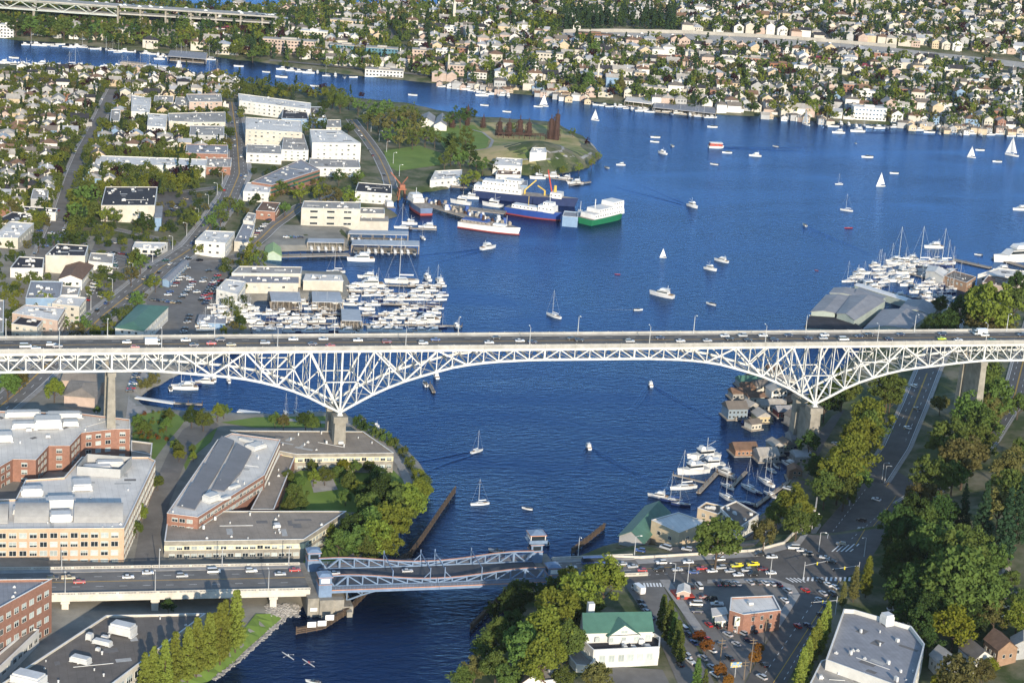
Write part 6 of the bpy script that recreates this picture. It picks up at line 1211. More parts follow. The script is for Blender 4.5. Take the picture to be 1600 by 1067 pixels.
for n_, (px, py) in enumerate(((1172, 640), (1170, 612), (1186, 612), (1200, 604), (1214, 606), (1232, 620), (1214, 636), (1238, 634), (1240, 662), (1180, 588), (1208, 588), (1226, 700), (1210, 706), (1240, 746), (1176, 668))):
    houseboat(px, py, rng.uniform(5, 9), rng.uniform(5, 9), rng.choice((2.6, 3, 4.6)), [GS, mat('brown_wood', (.20, .13, .09), .9, .1), STUCCO, mat('dark_green_siding', (.10, .14, .11), .9, .1)][n_ % 4], [R_GREY, R_BROWN, R_DARK][n_ % 3], ['grey shingled', 'brown wooden', 'cream', 'dark green'][n_ % 4]+' houseboat packed in the cluster by the right bridge pier', rz=rng.uniform(-.3, .3))
for k_ in range(40):
    q = at(rng.uniform(1145, 1245), rng.uniform(592, 668), .5); s_ = rng.uniform(.5, 1.2); o = MB(); o.box(-s_, s_, -s_*.6, s_*.6, -.2, .5); o.box(-s_*.6, s_*.4, -s_*.4, s_*.4, .5, .5+s_); tag(o.build('deck_planter', rng.choice([WOODD, TIMBER, TARP, LEAF['green'], GS]), None, (q[0], q[1], .3), ), 'small deck box or planter between the floating homes', 'planter', 'deck clutter between floating homes')
# ---- marina beyond the high bridge, left
i = 0
for y in np.arange(447, 520, 7.1):
    x = 552 if y < 470 else 402 if y > 484 else 470
    while x < 690:
        skip = (533 < x < 566 and 476 < y < 506) or (y < 472 and x < 545) or rng.random() < 0.12 or (y < 452 and 605 < x < 640)
        k = rng.choice(['motor', 'motor', 'sail', 'sail', 'sailn', 'trawl', 'motor']); L = rng.uniform(6.5, 10.5)
        if not skip: boat(k, x+rng.uniform(-3, 3), y+rng.uniform(-1.2, 1.2), L, rng.choice((90, -90))+rng.uniform(-6, 6), 'moored in the left marina behind the high bridge', 'boats in the left marina')
        x += rng.uniform(15, 25)
for pts in ([(400, 488), (690, 494)], [(400, 503), (690, 508)], [(545, 472), (690, 478)], [(545, 455), (680, 460)], [(690, 508), (722, 509)], [(545, 443), (690, 448)]): dock(pts, 1.8, 'long floating dock between boats in the left marina')
for k, px, py, L, d, lab in (('sail', 628, 441, 22, 90, 'tall-masted white sailing yacht at the outer dock of the left marina'), ('motor', 577, 447, 19, 90, 'long white motor yacht in the inner row of the left marina'), ('motor', 575, 434, 13, 80, 'white motor yacht alone north of the left marina'), ('motor', 686, 441, 12, 10, 'white motor yacht at the outer corner of the left marina'), ('trawl', 667, 436, 11, 10, 'white cabin cruiser on the outer corner dock'), ('motor', 664, 503, 18, 95, 'big white fishing yacht with outriggers behind the bridge lamp'), ('trawl', 713, 511, 8, 10, 'small tug-like boat at the dock end behind the bridge'), ('motor', 564, 407, 18, 90, 'big white double-deck yacht moored on the wooden pier'), ('motor', 668, 356, 13, 90, 'white motor yacht on the pier end by the shipyard'), ('sail', 660, 372, 9, 10, 'sailing boat off the covered moorage'), ('sail', 630, 356, 13, 90, 'tall sailing boat near the grey covered moorage'), ('trawl', 640, 350, 11, 90, 'white cabin cruiser near the shipyard piers'), ('sail', 525, 425, 12, 90, 'white sailing boat beside the red-railed quay')):
    boat(k, px, py, L, d, '', 'boats in the left marina', lab)
for k, px, py, L, d in (('motor', 290, 607, 13, 90), ('sail', 286, 603, 12, 90), ('sailn', 300, 600, 10, 90), ('motor', 320, 597, 10, 80), ('run', 266, 607, 7, 0), ('sail', 334, 592, 10, 0), ('sail', 357, 594, 9, 0), ('run', 410, 648, 6, 60), ('sail', 447, 646, 8, 10), ('sailn', 463, 645, 8, 10), ('sail', 487, 646, 8, 10), ('run', 501, 645, 6, 10), ('run', 567, 654, 6, 10), ('run', 664, 600, 8, 0), ('motor', 681, 588, 9, 0), ('trawl', 588, 668, 7, 10), ('run', 592, 676, 6, 20)):
    boat(k, px, py, L, d, 'moored near the left pier of the high bridge', 'boats by the left pier')
dock([(212, 620), (272, 629)], 3, 'white ramp sloping down to the inlet', 2.0, False, WHITE); dock([(272, 629), (316, 631)], 2, 'floating dock at the end of the white ramp'); dock([(672, 600), (678, 612)], 2, 'short dock with moored boats under the bridge'); dock([(372, 641), (405, 645)], 4, 'white floating shed dock near the lawn', 1.6, False, WHITE)
# ---- sailing marina at right
for y in np.arange(404, 474, 6.0):
    x0 = np.interp(y, [400, 415, 440, 455, 475], [1440, 1372, 1326, 1345, 1440]); x1 = np.interp(y, [400, 420, 440, 460, 475], [1465, 1500, 1500, 1500, 1470]); x = x0
    while x < x1:
        k = rng.choice(['sail', 'sail', 'sail', 'sailn', 'motor', 'motor', 'trawl'])
        if rng.random() > 0.2: boat(k, x+rng.uniform(-3, 3), y+rng.uniform(-1.5, 1.5), rng.uniform(9, 13.5), rng.choice((100, -80))+rng.uniform(-8, 8), 'moored in the sailing marina beyond the bridge at right', 'boats in the right sailing marina')
        x += rng.uniform(15, 24)
for k, px, py, L in (('sail', 1406, 413, 20), ('sail', 1440, 412, 20), ('sail', 1474, 412, 19)): boat(k, px, py, L, 95, '', 'boats in the right sailing marina', 'tall-masted dark yacht along the outer edge of the sailing marina')
for pts in ([(1335, 445), (1500, 478)], [(1395, 420), (1510, 450)]): dock(pts, 2, 'floating dock in the right sailing marina')
dock([(1490, 405), (1548, 418)], 5, 'broad pier beyond the sailing marina'); dock([(1552, 402), (1620, 422)], 5, 'dark pier beside the large white yacht')
boat('motor', 1586, 407, 38, 100, '', None, 'very large white yacht with several decks at the right border'); boat('motor', 1565, 423, 14, 95, '', None, 'white motor yacht behind the white sheds at the right')
# sheds over the water
OPENW = mat('shed_green_grey', (0.32, 0.37, 0.33), .8, .06, .3, coord='World')
def rshed(p, h, rise, lab, roof=R_BLUEG, wall=OPENW, g=1.2): return shed(p, h, rise, lab, wall, roof, ground=g, name='boat_shed', cat='shed', over=0.6)
rshed([(1268, 487), (1305, 489), (1328, 463), (1292, 461)], 7, 1.0, 'grey-roofed boat shed at the outer end by the bridge'); rshed([(1308, 490), (1335, 500), (1382, 470), (1330, 462)], 7.5, 2, 'grey-roofed boat shed with green gutter next to the sailing marina'); rshed([(1297, 458), (1335, 462), (1338, 452), (1304, 450)], 6, .8, 'low grey boat shed behind the outer shed'); rshed([(1335, 460), (1375, 472), (1384, 464), (1343, 450)], 6, .8, 'long low grey boat shed beside the white covered walkway'); rshed([(1258, 512), (1350, 517), (1322, 498), (1268, 492)], 4, .6, 'dark-roofed low shed on piles behind the bridge parapet', R_BLACK)
rshed([(1350, 514), (1420, 514), (1450, 492), (1380, 484)], 5, 2.2, 'blue-grey metal warehouse in shade by the marina'); rshed([(1405, 484), (1455, 492), (1465, 478), (1420, 468)], 4, 1.8, 'shaded metal shed roof next to the trees'); rshed([(1336, 446), (1440, 478), (1444, 474), (1342, 443)], 3.5, .3, 'long white covered walkway through the sailing marina', WHITE)
rshed([(1447, 424), (1474, 433), (1480, 424), (1452, 416)], 5, 1.6, 'white-roofed boathouse in the sailing marina', R_WHITE, WHITEWALL); building([(1475, 432), (1510, 443), (1525, 434), (1490, 424)], 5, 'brown boathouse beside the white-roofed one', mat('brown_siding', (.30, .19, .12)), R_DARK, rows=1, ground=1.2); building([(1528, 430), (1600, 436), (1630, 428), (1560, 420)], 6, 'wide white-roofed waterfront shed at the right border', WHITEWALL, R_WHITE, rows=1, ground=2); building([(1535, 442), (1580, 452), (1595, 440), (1545, 430)], 6, 'pink waterfront building with brown roof near the right border', PINK, R_BROWN, rows=1, ground=2)
# ---- ships at the yard
def ship(a, b, beam, fb, mats, parts, lab, name='ship', draft=1.2, stripe=None, bow=2.2, sheer=0.25):
    A, B_ = at(*a, 0.5)[:2], at(*b, 0.5)[:2]; L = np.linalg.norm(B_-A); c = (A+B_)/2; r = empty(name, (c[0], c[1], 0), lab, 'ship', None, math.atan2(*(B_-A)[::-1]))
    o = MB(); hull(o, L, beam, fb, draft, bow, 0.85, n=14, stern=0.9, sheer=sheer); o.build('hull', mats, r)
    if stripe: o = MB(); hull(o, L+.12, beam*1.012, stripe[1], draft, bow, 0.9, n=14, stern=.9, sheer=0); o.build('boot_stripe', stripe[0], r)
    for pt in parts:
        nm, x0, x1, w_, z0, z1, m = pt if len(pt) == 7 else (pt[0], pt[1], pt[2], 0, *pt[3:]); o = MB()
        if nm == 'crane': o.bar((x0*L, 0, fb), (x0*L, 0, z0), 1.2); o.bar((x0*L, 0, z0), (x1*L, w_, z1), .7, .9)
        elif nm in ('mast', 'funnel'): o.cyl((x0*L, 0), x1, x1*.8, z0, z1, 10)
        else: frus(o, x0*L, x1*L, beam*w_, z0, z1, .3, .3, .2)
        p = o.build(nm, m, r)
        if nm == 'deckhouse' and z1-z0 > 1.8:
            for s in (-1, 1):
                for t in np.arange(x0*L+1.5, x1*L-1.2, 3.0): put('window', WIN_D[1], p, (t, s*(beam*w_/2-.05), (z0+z1)/2+.2), 0 if s < 0 else math.pi, (1.1, 1.4, .9))
    return r
NAVY = mat('ship_navy', (.02, .035, .10), .5, .06, .3, coord='World'); SBLUE = mat('ship_blue', (.02, .06, .25), .5, .06, .3); SGREEN = mat('ship_green', (.015, .16, .07), .5, .06, .3); YEL = mat('crane_yellow', (.55, .38, .08), .6, .05); RUST = mat('rusty_steel', (.055, .03, .024), .9, .2, .6, coord='World', detail=8); 
SW = mat('ship_white', (.66, .65, .62), .6, .06, .3, coord='World'); DK = mat('ship_deck_clutter', (.18, .14, .11), .9, scale=.35, col2=(.42, .38, .33), coord='World')
ship((718, 353), (809, 366), 10, 4.4, [SW, DK], (('deckhouse', -.46, .05, .75, 4.5, 6.5, DK), ('tarp', -.44, .0, .8, 6.5, 7.1, TARP), ('deckhouse', .08, .3, .5, 4.6, 6.2, SW), ('funnel', -.1, 1.2, 6.5, 11, RUST), ('mast', .3, .2, 4, 13, METAL)), 'long white steamship with red waterline and blue tarp along the shipyard pier', stripe=(mat('ship_red', (.30, .05, .04), .6, .05), .8))
ship((792, 331), (874, 344), 12, 5.2, [SBLUE, DK], (('deckhouse', -.38, .1, .7, 5.3, 8, SW), ('deckhouse', .12, .42, .8, 5.6, 10.5, SW), ('deckhouse', .2, .38, .6, 10.6, 13, SW), ('mast', .3, .3, 13, 19, METAL), ('mast', -.1, .25, 6, 15, YEL)), 'blue ship with white decks and red waterline at the yard', stripe=(mat('ship_red', (.30, .05, .04)), .9))
ship((742, 305), (897, 322), 15, 5.5, [NAVY, DK], (('deckhouse', -.5, -.02, .85, 5.6, 10, SW), ('deckhouse', -.42, -.06, .75, 10.1, 14, SW), ('deckhouse', -.2, -.03, .7, 14.1, 16.5, SW), ('crane', .0, .1, 3, 9, 17, YEL), ('crane', .2, .12, 2, 10, 13, YEL), ('crane', .27, .22, -2, 9, 27, REDP), ('deckhouse', .26, .38, .7, 5.8, 10, SW), ('funnel', .3, 1.3, 10, 15, YEL), ('mast', -.3, .3, 14, 20, METAL)), 'navy-hulled ship with tall white superstructure and yellow cranes')
ship((914, 350), (969, 338), 15, 4.5, [SGREEN, DK], (('deckhouse', -.44, .4, .9, 4.6, 8.2, SW), ('deckhouse', -.3, .4, .8, 8.3, 11.2, SW), ('deckhouse', .1, .4, .78, 11.3, 14.5, SW), ('mast', -.25, .4, 8, 18, SW)), 'green-hulled ship with stacked white decks at the outer berth', bow=5)
ship((666, 336), (642, 320), 11, 5.5, [mat('ship_grey_blue', (.12, .17, .28), .6, .08, .3), DK], (('deckhouse', .0, .4, .8, 5.6, 9, SW), ('deckhouse', .1, .35, .7, 9.1, 11.5, SW), ('mast', .2, .3, 11, 16, METAL)), 'high-bowed blue ship in the inner dock of the shipyard', stripe=(mat('ship_red', (.30, .05, .04)), 1.6))
ship((612, 331), (600, 318), 7, 3, [CARM['blue'], DK], (('deckhouse', -.3, .3, .7, 3.1, 6.5, SW), ('mast', 0, .2, 6, 11, METAL)), 'small blue and white trawler beside the high-bowed ship', name='trawler')
ship((905, 345), (907, 334), 6, 2.5, [SW, DK], (('deckhouse', -.3, .2, .7, 2.6, 5.5, SW), ('mast', 0, .2, 5, 13, METAL), ('mast', -.3, .15, 3, 11, METAL)), 'small white fishing boat with masts beside the green ship', name='fishing_boat')
building([(879, 339), (903, 341), (903, 333), (882, 331)], 7, 'pale blue floating dock wall beside the green ship', BLUEWALL, R_BLUEG, rows=0, ground=.2, name='floating_dock', cat='dock')
ship((268, 112), (185, 104), 13, 2.2, [RUST, DK], (('deckhouse', -.42, .0, .8, 2.3, 5.0, SW), ('deckhouse', .0, .44, .8, 2.3, 6.0, DK)), 'long barge with pale cargo pushed along the far channel', name='barge', bow=6); ship((270, 113), (286, 115), 8, 2.8, [SW, DK], (('deckhouse', -.1, .3, .6, 2.9, 9, SW), ('deckhouse', .0, .2, .5, 9, 13, SW)), 'small white tug behind the long barge', name='tug'); ship((1107, 230), (1130, 231), 7, 2, [SW, DK], (('deckhouse', -.45, .4, .9, 2, 4.6, REDP), ('deckhouse', -.45, .42, .92, 4.6, 5.1, SW)), 'red and white tour boat on the lake', name='tour_boat')
dock([(642, 309), (700, 327), (800, 357)], 14, 'broad cluttered wooden shipyard pier', 2.4); dock([(700, 322), (790, 332)], 10, 'second shipyard pier behind the white steamship', 2.4)
dock([(412, 400), (545, 397)], 7, 'wooden pier in front of the green-roofed hut', 2.0); dock([(640, 356), (682, 358)], 4, 'pier with white yacht by the covered moorage', 1.5); dock([(850, 276), (905, 284)], 3, 'light dock with boats below the mound', 1.2); dock([(890, 289), (922, 284)], 3, 'thin outer dock below the mound', 1.2); dock([(705, 291), (768, 295)], 5, 'trestle across the small inlet in the shipyard', 2.2)
for k, px, py, L, d in (('trawl', 840, 279, 13, 90), ('motor', 862, 276, 13, 90), ('motor', 884, 280, 12, 60), ('motor', 899, 287, 13, 90), ('trawl', 745, 297, 14, 30), ('trawl', 720, 318, 16, 60), ('trawl', 770, 322, 16, 60), ('run', 892, 283, 8, 90), ('trawl', 735, 310, 13, 80)): boat(k, px, py, L, d, 'moored among the shipyard piers', 'boats in the shipyard')
# pier clutter: crane and stacked gear
g = G(627, 312); r = empty('dock_crane', (g[0], g[1], g[2]), 'rusty orange dock crane above the inner shipyard dock', 'crane'); CR = mat('crane_rust', (.30, .12, .07), .8, .1, .4)
o = MB()
for sx in (-3, 3):
    for sy in (-3, 3): o.bar((sx, sy, 0), (sx*.6, sy*.6, 8), .7)
o.box(-3, 3, -3, 3, 8, 9); o.build('tower', CR, r); o = MB(); o.box(-2.4, 3, -2, 2, 9, 12); o.build('cab', CR, r); o = MB(); o.bar((2, 0, 11), (6, 8, 20), .8); o.bar((2, 0, 11), (8, -6, 16), .6); o.build('jib', CR, r)
for t in range(46):
    a = np.array([642, 309])*(1-t/46)+np.array([795, 352])*t/46; q = at(a[0]+rng.uniform(-6, 6), a[1]+rng.uniform(-4, 3), 2.4); s = rng.uniform(.9, 2.6); o = MB(); o.box(-s, s, -s*.7, s*.7, 0, s*rng.uniform(.5, 1.3)); o.box(-s*.6, s*.5, -s*.4, s*.5, s*.5, s*1.6)
    tag(o.build('equipment_crate', rng.choice([RUST, TARP, WOODD, GREYWALL, DK, SW]), None, (q[0], q[1], 2.4)), 'stack of gear on the cluttered shipyard pier', 'crate', 'gear on the shipyard pier')
# ================================================================ left shore beyond the high bridge: streets, yards, blocks
SH('yard_asphalt', [(228, 470), (262, 425), (300, 402), (345, 402), (362, 430), (340, 470), (312, 520), (268, 545), (235, 560), (240, 520)], ASPHALT, 0.12)
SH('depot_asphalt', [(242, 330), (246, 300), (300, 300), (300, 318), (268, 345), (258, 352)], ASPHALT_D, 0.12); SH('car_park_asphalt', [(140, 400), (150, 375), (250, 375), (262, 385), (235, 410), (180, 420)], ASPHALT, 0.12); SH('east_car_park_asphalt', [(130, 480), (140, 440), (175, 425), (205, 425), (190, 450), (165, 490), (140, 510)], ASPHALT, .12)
SH('quay_gravel', [(196, 655), (205, 590), (232, 560), (245, 590), (228, 610), (213, 622), (230, 640)], PAVE, 0.12); SH('west_car_park_asphalt', [(20, 350), (60, 345), (95, 350), (90, 375), (50, 380), (30, 372)], ASPHALT, .12)
SH('shore_yard_asphalt', [(400, 392), (440, 352), (480, 352), (545, 356), (545, 388), (430, 392)], GROUND_URBAN, .1)
RD = [road('diagonal_street', [(-40, 672), (0, 635), (55, 588), (100, 545), (140, 513), (190, 470), (250, 420), (300, 388), (330, 350), (358, 310), (374, 272), (370, 215), (362, 160)], 15, ASPHALT, lanes=(-3.7, 3.7), walk=2.5), road('hill_street', [(60, 420), (92, 345), (112, 280), (130, 235), (165, 165), (178, 140)], 11, ASPHALT, walk=2, center=None), road('yard_street', [(385, 395), (400, 379), (432, 350), (468, 323), (530, 305), (608, 300)], 10, ASPHALT, center='y'),
      road('park_street', [(549, 187), (575, 220), (592, 245), (606, 275), (612, 295)], 11, ASPHALT, center='y'), road('cross_street', [(40, 385), (150, 395), (235, 412), (290, 408), (345, 405), (380, 400)], 10, ASPHALT, center=None), road('upper_street', [(90, 345), (150, 352), (240, 372), (300, 388)], 8, ASPHALT, center=None), road('terrace_street', [(-30, 262), (60, 265), (120, 268), (200, 282), (290, 300), (372, 290)], 8, ASPHALT, center=None)]
LB = 'left shore'
def bl(px, h, lab, wall, roof, rows=2, sp=4, **k):
    k.setdefault('units', 5); return building(px, h, lab, wall, roof, rows, sp, k.pop('ww', 1.8), k.pop('wh', 1.5), k.pop('parapet', .4), **k)
bl([(471, 326), (563, 328), (563, 317), (475, 315)], 13.5, 'large white three-storey shipyard building by the covered moorage', STUCCO, R_GREY, 3, 12, ww=6, wh=1.6, units=4, meshes=WIN_D); bl([(562, 336), (601, 337), (600, 328), (563, 327)], 9, 'lower white wing of the shipyard building', STUCCO, R_GREY, 1, 8, ww=4); bl([(541, 345), (607, 346), (606, 338), (541, 337)], 7.5, 'blank white shed in front of the shipyard building', STUCCO, R_GREY, 0, parapet=0)
bl([(362, 428), (470, 429), (472, 418), (374, 417)], 8, 'long grey-roofed boatyard hall beside the left marina', STUCCO, R_GREY, 1, 8, units=2); bl([(352, 441), (466, 442), (466, 433), (362, 431)], 7, 'brown-roofed boatyard hall in front of the grey one', STUCCO, R_BLUEG, 1, 9, parapet=0); bl([(474, 438), (536, 439), (533, 430), (478, 428)], 6.5, 'cream waterfront shed at the end of the boatyard', STUCCO, R_WHITE, 0, parapet=0); bl([(338, 453), (371, 461), (384, 441), (353, 437)], 9, 'white three-storey office on the boatyard lot', WHITEWALL, R_WHITE, 2, 4, units=2)
bl([(308, 503), (352, 505), (353, 494), (312, 491)], 4, 'blue flat shed beside stored boats', BLUEWALL, R_BLUEG, 0, parapet=0); bl([(395, 520), (440, 521), (440, 512), (396, 510)], 4, 'grey low shed behind the bridge parapet', GREYWALL, R_BLUEG, 0, parapet=0)
shed([(180, 512), (224, 517), (263, 479), (217, 476)], 8.5, 2.2, 'white building with green metal roof beside the diagonal street', WHITEWALL, R_GREEN, rows=2, sp=4, ww=1.4, wh=1.6, hipped=True); bl([(305, 377), (352, 381), (367, 363), (321, 361)], 9.5, 'white corner building with grey base at the street junction', WHITEWALL, R_WHITE, 2, 5, units=4, meshes=WIN_D)
shed([(254, 437), (264, 439), (295, 409), (286, 407)], 4, .8, 'long narrow grey-roofed depot beside the diagonal street', BLUEWALL, R_BLUEG, rows=1, sp=5)
bl([(158, 322), (242, 322), (246, 293), (165, 293)], 11, 'big warehouse with black roof and ribbed walls', STUCCO, R_BLACK, 0); bl([(242, 340), (252, 340), (254, 322), (244, 322)], 9, 'blue lean-to beside the black-roofed warehouse', BLUEWALL, R_BLUEG, 0, parapet=0)
bl([(71, 400), (133, 401), (138, 385), (90, 382)], 11, 'tall blank building with dark roof', STUCCO, R_BLACK, 0); bl([(16, 420), (67, 420), (69, 404), (30, 402)], 6, 'dark-roofed white shed beside the tall blank building', WHITEWALL, R_BLACK, 1, 6); bl([(207, 388), (246, 390), (262, 380), (211, 379)], 4.5, 'white flat-roofed garage on the car park', WHITEWALL, R_WHITE, 1, 5, ww=3.4, wh=2, meshes=WIN_D); bl([(138, 409), (176, 413), (178, 398), (142, 396)], 5, 'white shop with blue fascia by the car park', WHITEWALL, R_GREY, 0, units=4)
shed([(92, 436), (128, 437), (146, 415), (105, 412)], 6, 2.6, 'brown-roofed ivy-clad house near the depot', WHITEWALL, R_BROWN, rows=1, name='house', cat='house'); bl([(40, 467), (94, 467), (98, 441), (48, 440)], 8, 'flat blue-grey roofed hall', BLUEWALL, R_BLUEG, 1, 7); bl([(94, 462), (122, 462), (126, 449), (97, 447)], 7, 'small grey-roofed annex beside the hall', WHITEWALL, R_GREY, 1, 5); bl([(81, 475), (124, 480), (135, 466), (94, 463)], 11, 'cream apartment block with flat roof', STUCCO, R_WHITE, 3, 4)
bl([(19, 490), (90, 502), (102, 482), (40, 477)], 12, 'white apartment block with stepped balconies', PINK, R_WHITE, 3, 4); bl([(18, 507), (58, 512), (74, 494), (38, 490)], 11, 'white block with dark roof near the high bridge', STUCCO, R_BLACK, 3, 4); bl([(-12, 372), (28, 373), (53, 350), (15, 347)], 7, 'cream flat-roofed store at the left border', STUCCO, R_WHITE, 1, 6); bl([(-10, 347), (35, 347), (58, 336), (20, 332)], 6, 'black-roofed store at the left border', WHITEWALL, R_BLACK, 1, 6); bl([(26, 331), (87, 333), (90, 327), (32, 323)], 5, 'long low white building beside the hill street', WHITEWALL, R_BLACK, 1, 6); bl([(48, 312), (74, 313), (76, 297), (52, 296)], 8, 'grey block below the hillside houses', GREYWALL, R_GREY, 1, 5); bl([(-8, 520), (5, 520), (6, 470), (-8, 470)], 14, 'pale block cut by the left border', STUCCO, R_GREY, 3, 4)
bl([(148, 258), (321, 260), (324, 250), (152, 244)], 8, 'very long white warehouse on the slope', WHITEWALL, R_WHITE, 1, 9, ww=3); bl([(320, 262), (360, 262), (362, 248), (324, 248)], 6, 'low red-striped store beside the long warehouse', BRICK, R_GREY, 1, 6); bl([(290, 240), (356, 242), (356, 228), (292, 226)], 7, 'grey-roofed red-trimmed store on the slope', BRICK, R_BLUEG, 1, 6)
for i, (px, h, wl_, rf, rows) in enumerate((([(296, 160), (347, 160), (345, 148), (291, 148)], 13, PINK, R_GREY, 4), ([(300, 192), (352, 192), (352, 176), (263, 178), (264, 190)], 12, STUCCO, R_GREY, 4), ([(296, 212), (350, 213), (350, 198), (298, 197)], 10, GREYWALL, R_GREY, 3), ([(230, 198), (258, 200), (262, 180), (232, 178)], 10, WHITEWALL, R_WHITE, 3), ([(205, 175), (233, 177), (236, 153), (206, 150)], 10, WHITEWALL, R_WHITE, 3), ([(240, 160), (270, 161), (271, 151), (242, 150)], 8, STUCCO, R_GREY, 2), ([(273, 165), (292, 166), (293, 153), (275, 152)], 8, STUCCO, R_GREY, 2), ([(172, 190), (186, 190), (188, 172), (174, 172)], 9, WHITEWALL, R_GREY, 3),
        ([(374, 158), (485, 172), (486, 162), (372, 147)], 11, WHITEWALL, R_WHITE, 3), ([(384, 203), (472, 208), (471, 190), (384, 184)], 14, STUCCO, R_WHITE, 4), ([(440, 235), (482, 236), (474, 210), (444, 210)], 9, WHITEWALL, R_GREY, 3), ([(488, 224), (564, 225), (532, 204), (484, 203)], 15, WHITEWALL, R_WHITE, 4), ([(440, 186), (482, 187), (478, 170), (443, 168)], 8, BLUEWALL, R_BLACK, 2), ([(486, 186), (510, 186), (502, 168), (484, 168)], 8, BLUEWALL, R_DARK, 2), ([(510, 200), (533, 200), (532, 188), (512, 188)], 7, STUCCO, R_GREY, 2), ([(482, 262), (563, 263), (560, 250), (484, 248)], 7, WHITEWALL, R_GREY, 2), ([(385, 240), (440, 242), (438, 228), (386, 226)], 8, WHITEWALL, R_GREY, 2), ([(555, 300), (612, 304), (612, 290), (560, 286)], 9, WHITEWALL, R_BLACK, 2), ([(380, 345), (395, 347), (400, 335), (388, 333)], 6, WHITEWALL, R_GREY, 1), ([(366, 378), (388, 380), (398, 352), (380, 350)], 6, STUCCO, R_BLUEG, 1), ([(380, 300), (420, 302), (424, 288), (386, 286)], 7, WHITEWALL, R_WHITE, 2), ([(400, 330), (430, 332), (438, 318), (410, 316)], 6, BRICK, R_BROWN, 1))):
    bl(px, h, ['pale', 'cream', 'grey', 'white'][i % 4]+' flat-roofed block on the left shore between the lake and diagonal street', wl_, rf, rows, 5, group='blocks on the left shore', units=2)
r, P, c, z = bl([(393, 285), (425, 290), (500, 266), (470, 250)], 9, 'terraced brick office with green glass bands', BRICK, R_BLUEG, 0)
for t in (3.0, 6.2):
    o = MB(); Q = inset(P-c, -.06)
    for i in range(4): j = (i+1) % 4; o.quad((*Q[i], t), (*Q[j], t), (*Q[j], t+1.5), (*Q[i], t+1.5))
    o.build('glass_band', mat('green_glass', (.03, .12, .10), .1, 0, spec=.6), r)
shed([(413, 398), (440, 400), (438, 386), (416, 384)], 4, 3, 'hut with rounded light green roof on the pier', mat('pale_green', (.38, .46, .36)), mat('lime_roof', (.30, .42, .18), .7, .05), name='hut')
for p, lab in (([(544, 365), (638, 367), (638, 361), (546, 359)], 'grey covered moorage full of boats behind the front one'), ([(549, 382), (655, 384), (655, 376), (551, 374)], 'long white-edged covered moorage at the front'), ([(480, 378), (538, 379), (538, 373), (482, 372)], 'small covered moorage beside the wooden pier'), ([(424, 470), (471, 471), (468, 456), (421, 455)], 'covered slips next to the boatyard hall'), ([(488, 471), (536, 472), (531, 456), (487, 455)], 'covered slips below the cream waterfront shed'), ([(534, 500), (566, 501), (562, 483), (533, 482)], 'covered slips standing among the marina boats')):
    Q = ccw(np.array([at(x, y, 6)[:2] for x, y in p])); c = Q.mean(0); r = empty('covered_moorage', (*c, 0), lab, 'boat shelter'); o = MB(); L = Q-c; o.prism([tuple(v) for v in L], 5.5, 5.9); o.build('roof', R_METAL, r)
    for i in range(4):
        for t in np.linspace(0, .99, 6): v = L[i]*(1-t)+L[(i+1) % 4]*t; o = MB(); o.box(v[0]-.15, v[0]+.15, v[1]-.15, v[1]+.15, -2, 5.5); o.build('post', WOODD, r)
    o = MB(); o.prism([tuple(v*.95) for v in L], .3, .7); o.build('float', WOODD, r)
    a, b = L[0], L[1]
    if np.linalg.norm(b-a) < np.linalg.norm(L[2]-b): a, b = L[1], L[2]
    n_ = int(np.linalg.norm(b-a)/4.6)
    for k in range(n_): v = c+(a+(b-a)*(k+.5)/n_)*.96; boat(rng.choice(['motor', 'run', 'motor']), 0, 0, 8.0, 180, 'berthed under the covered moorage', 'boats under cover', w=(v[0]-.5, v[1]))
# taupe warehouse under the bridge and car park
shed([(100, 618), (148, 622), (158, 598), (110, 594)], 6, 2.0, 'taupe-roofed warehouse beside the concrete pier under the bridge', PINK, R_TAUPE, hipped=True); shed([(96, 594), (166, 598), (170, 582), (104, 580)], 6, 1.5, 'second taupe-roofed warehouse half hidden by the truss', PINK, R_TAUPE)
# simple cars for the middle distance
def car_simple():
    o = MB(); o.box(-2.2, 2.2, -.88, .88, .3, .9); o.hexa([(-1.7, -.8, .9), (1.1, -.8, .9), (1.1, .8, .9), (-1.7, .8, .9)], [(-1.1, -.65, 1.42), (.4, -.65, 1.42), (.4, .65, 1.42), (-1.1, .65, 1.42)], 1, 0)
    for sx in (-1.35, 1.35):
        for sy in (-.86, .86): o.box(sx-.32, sx+.32, sy-.1, sy+.1, 0, .62, 2)
    return o.mesh('car', [CARM['white'], GLASS, TYRE])
CS = car_simple()
def scar(x, y, z, rz, col, where, group):
    o = put('car', CS, None, (x, y, z), rz); o.material_slots[0].link = 'OBJECT'; o.material_slots[0].material = CARM[col]; return tag(o, f'{col} car {where}', 'car', group)
def lot(p0, p1, n, deg, where, group, p=0.85):
    for t in np.linspace(0, 1, n):
        if rng.random() < p: g = G(p0[0]+(p1[0]-p0[0])*t, p0[1]+(p1[1]-p0[1])*t); scar(g[0], g[1], g[2]+.2, rad(deg), rng.choice(COLS), where, group)
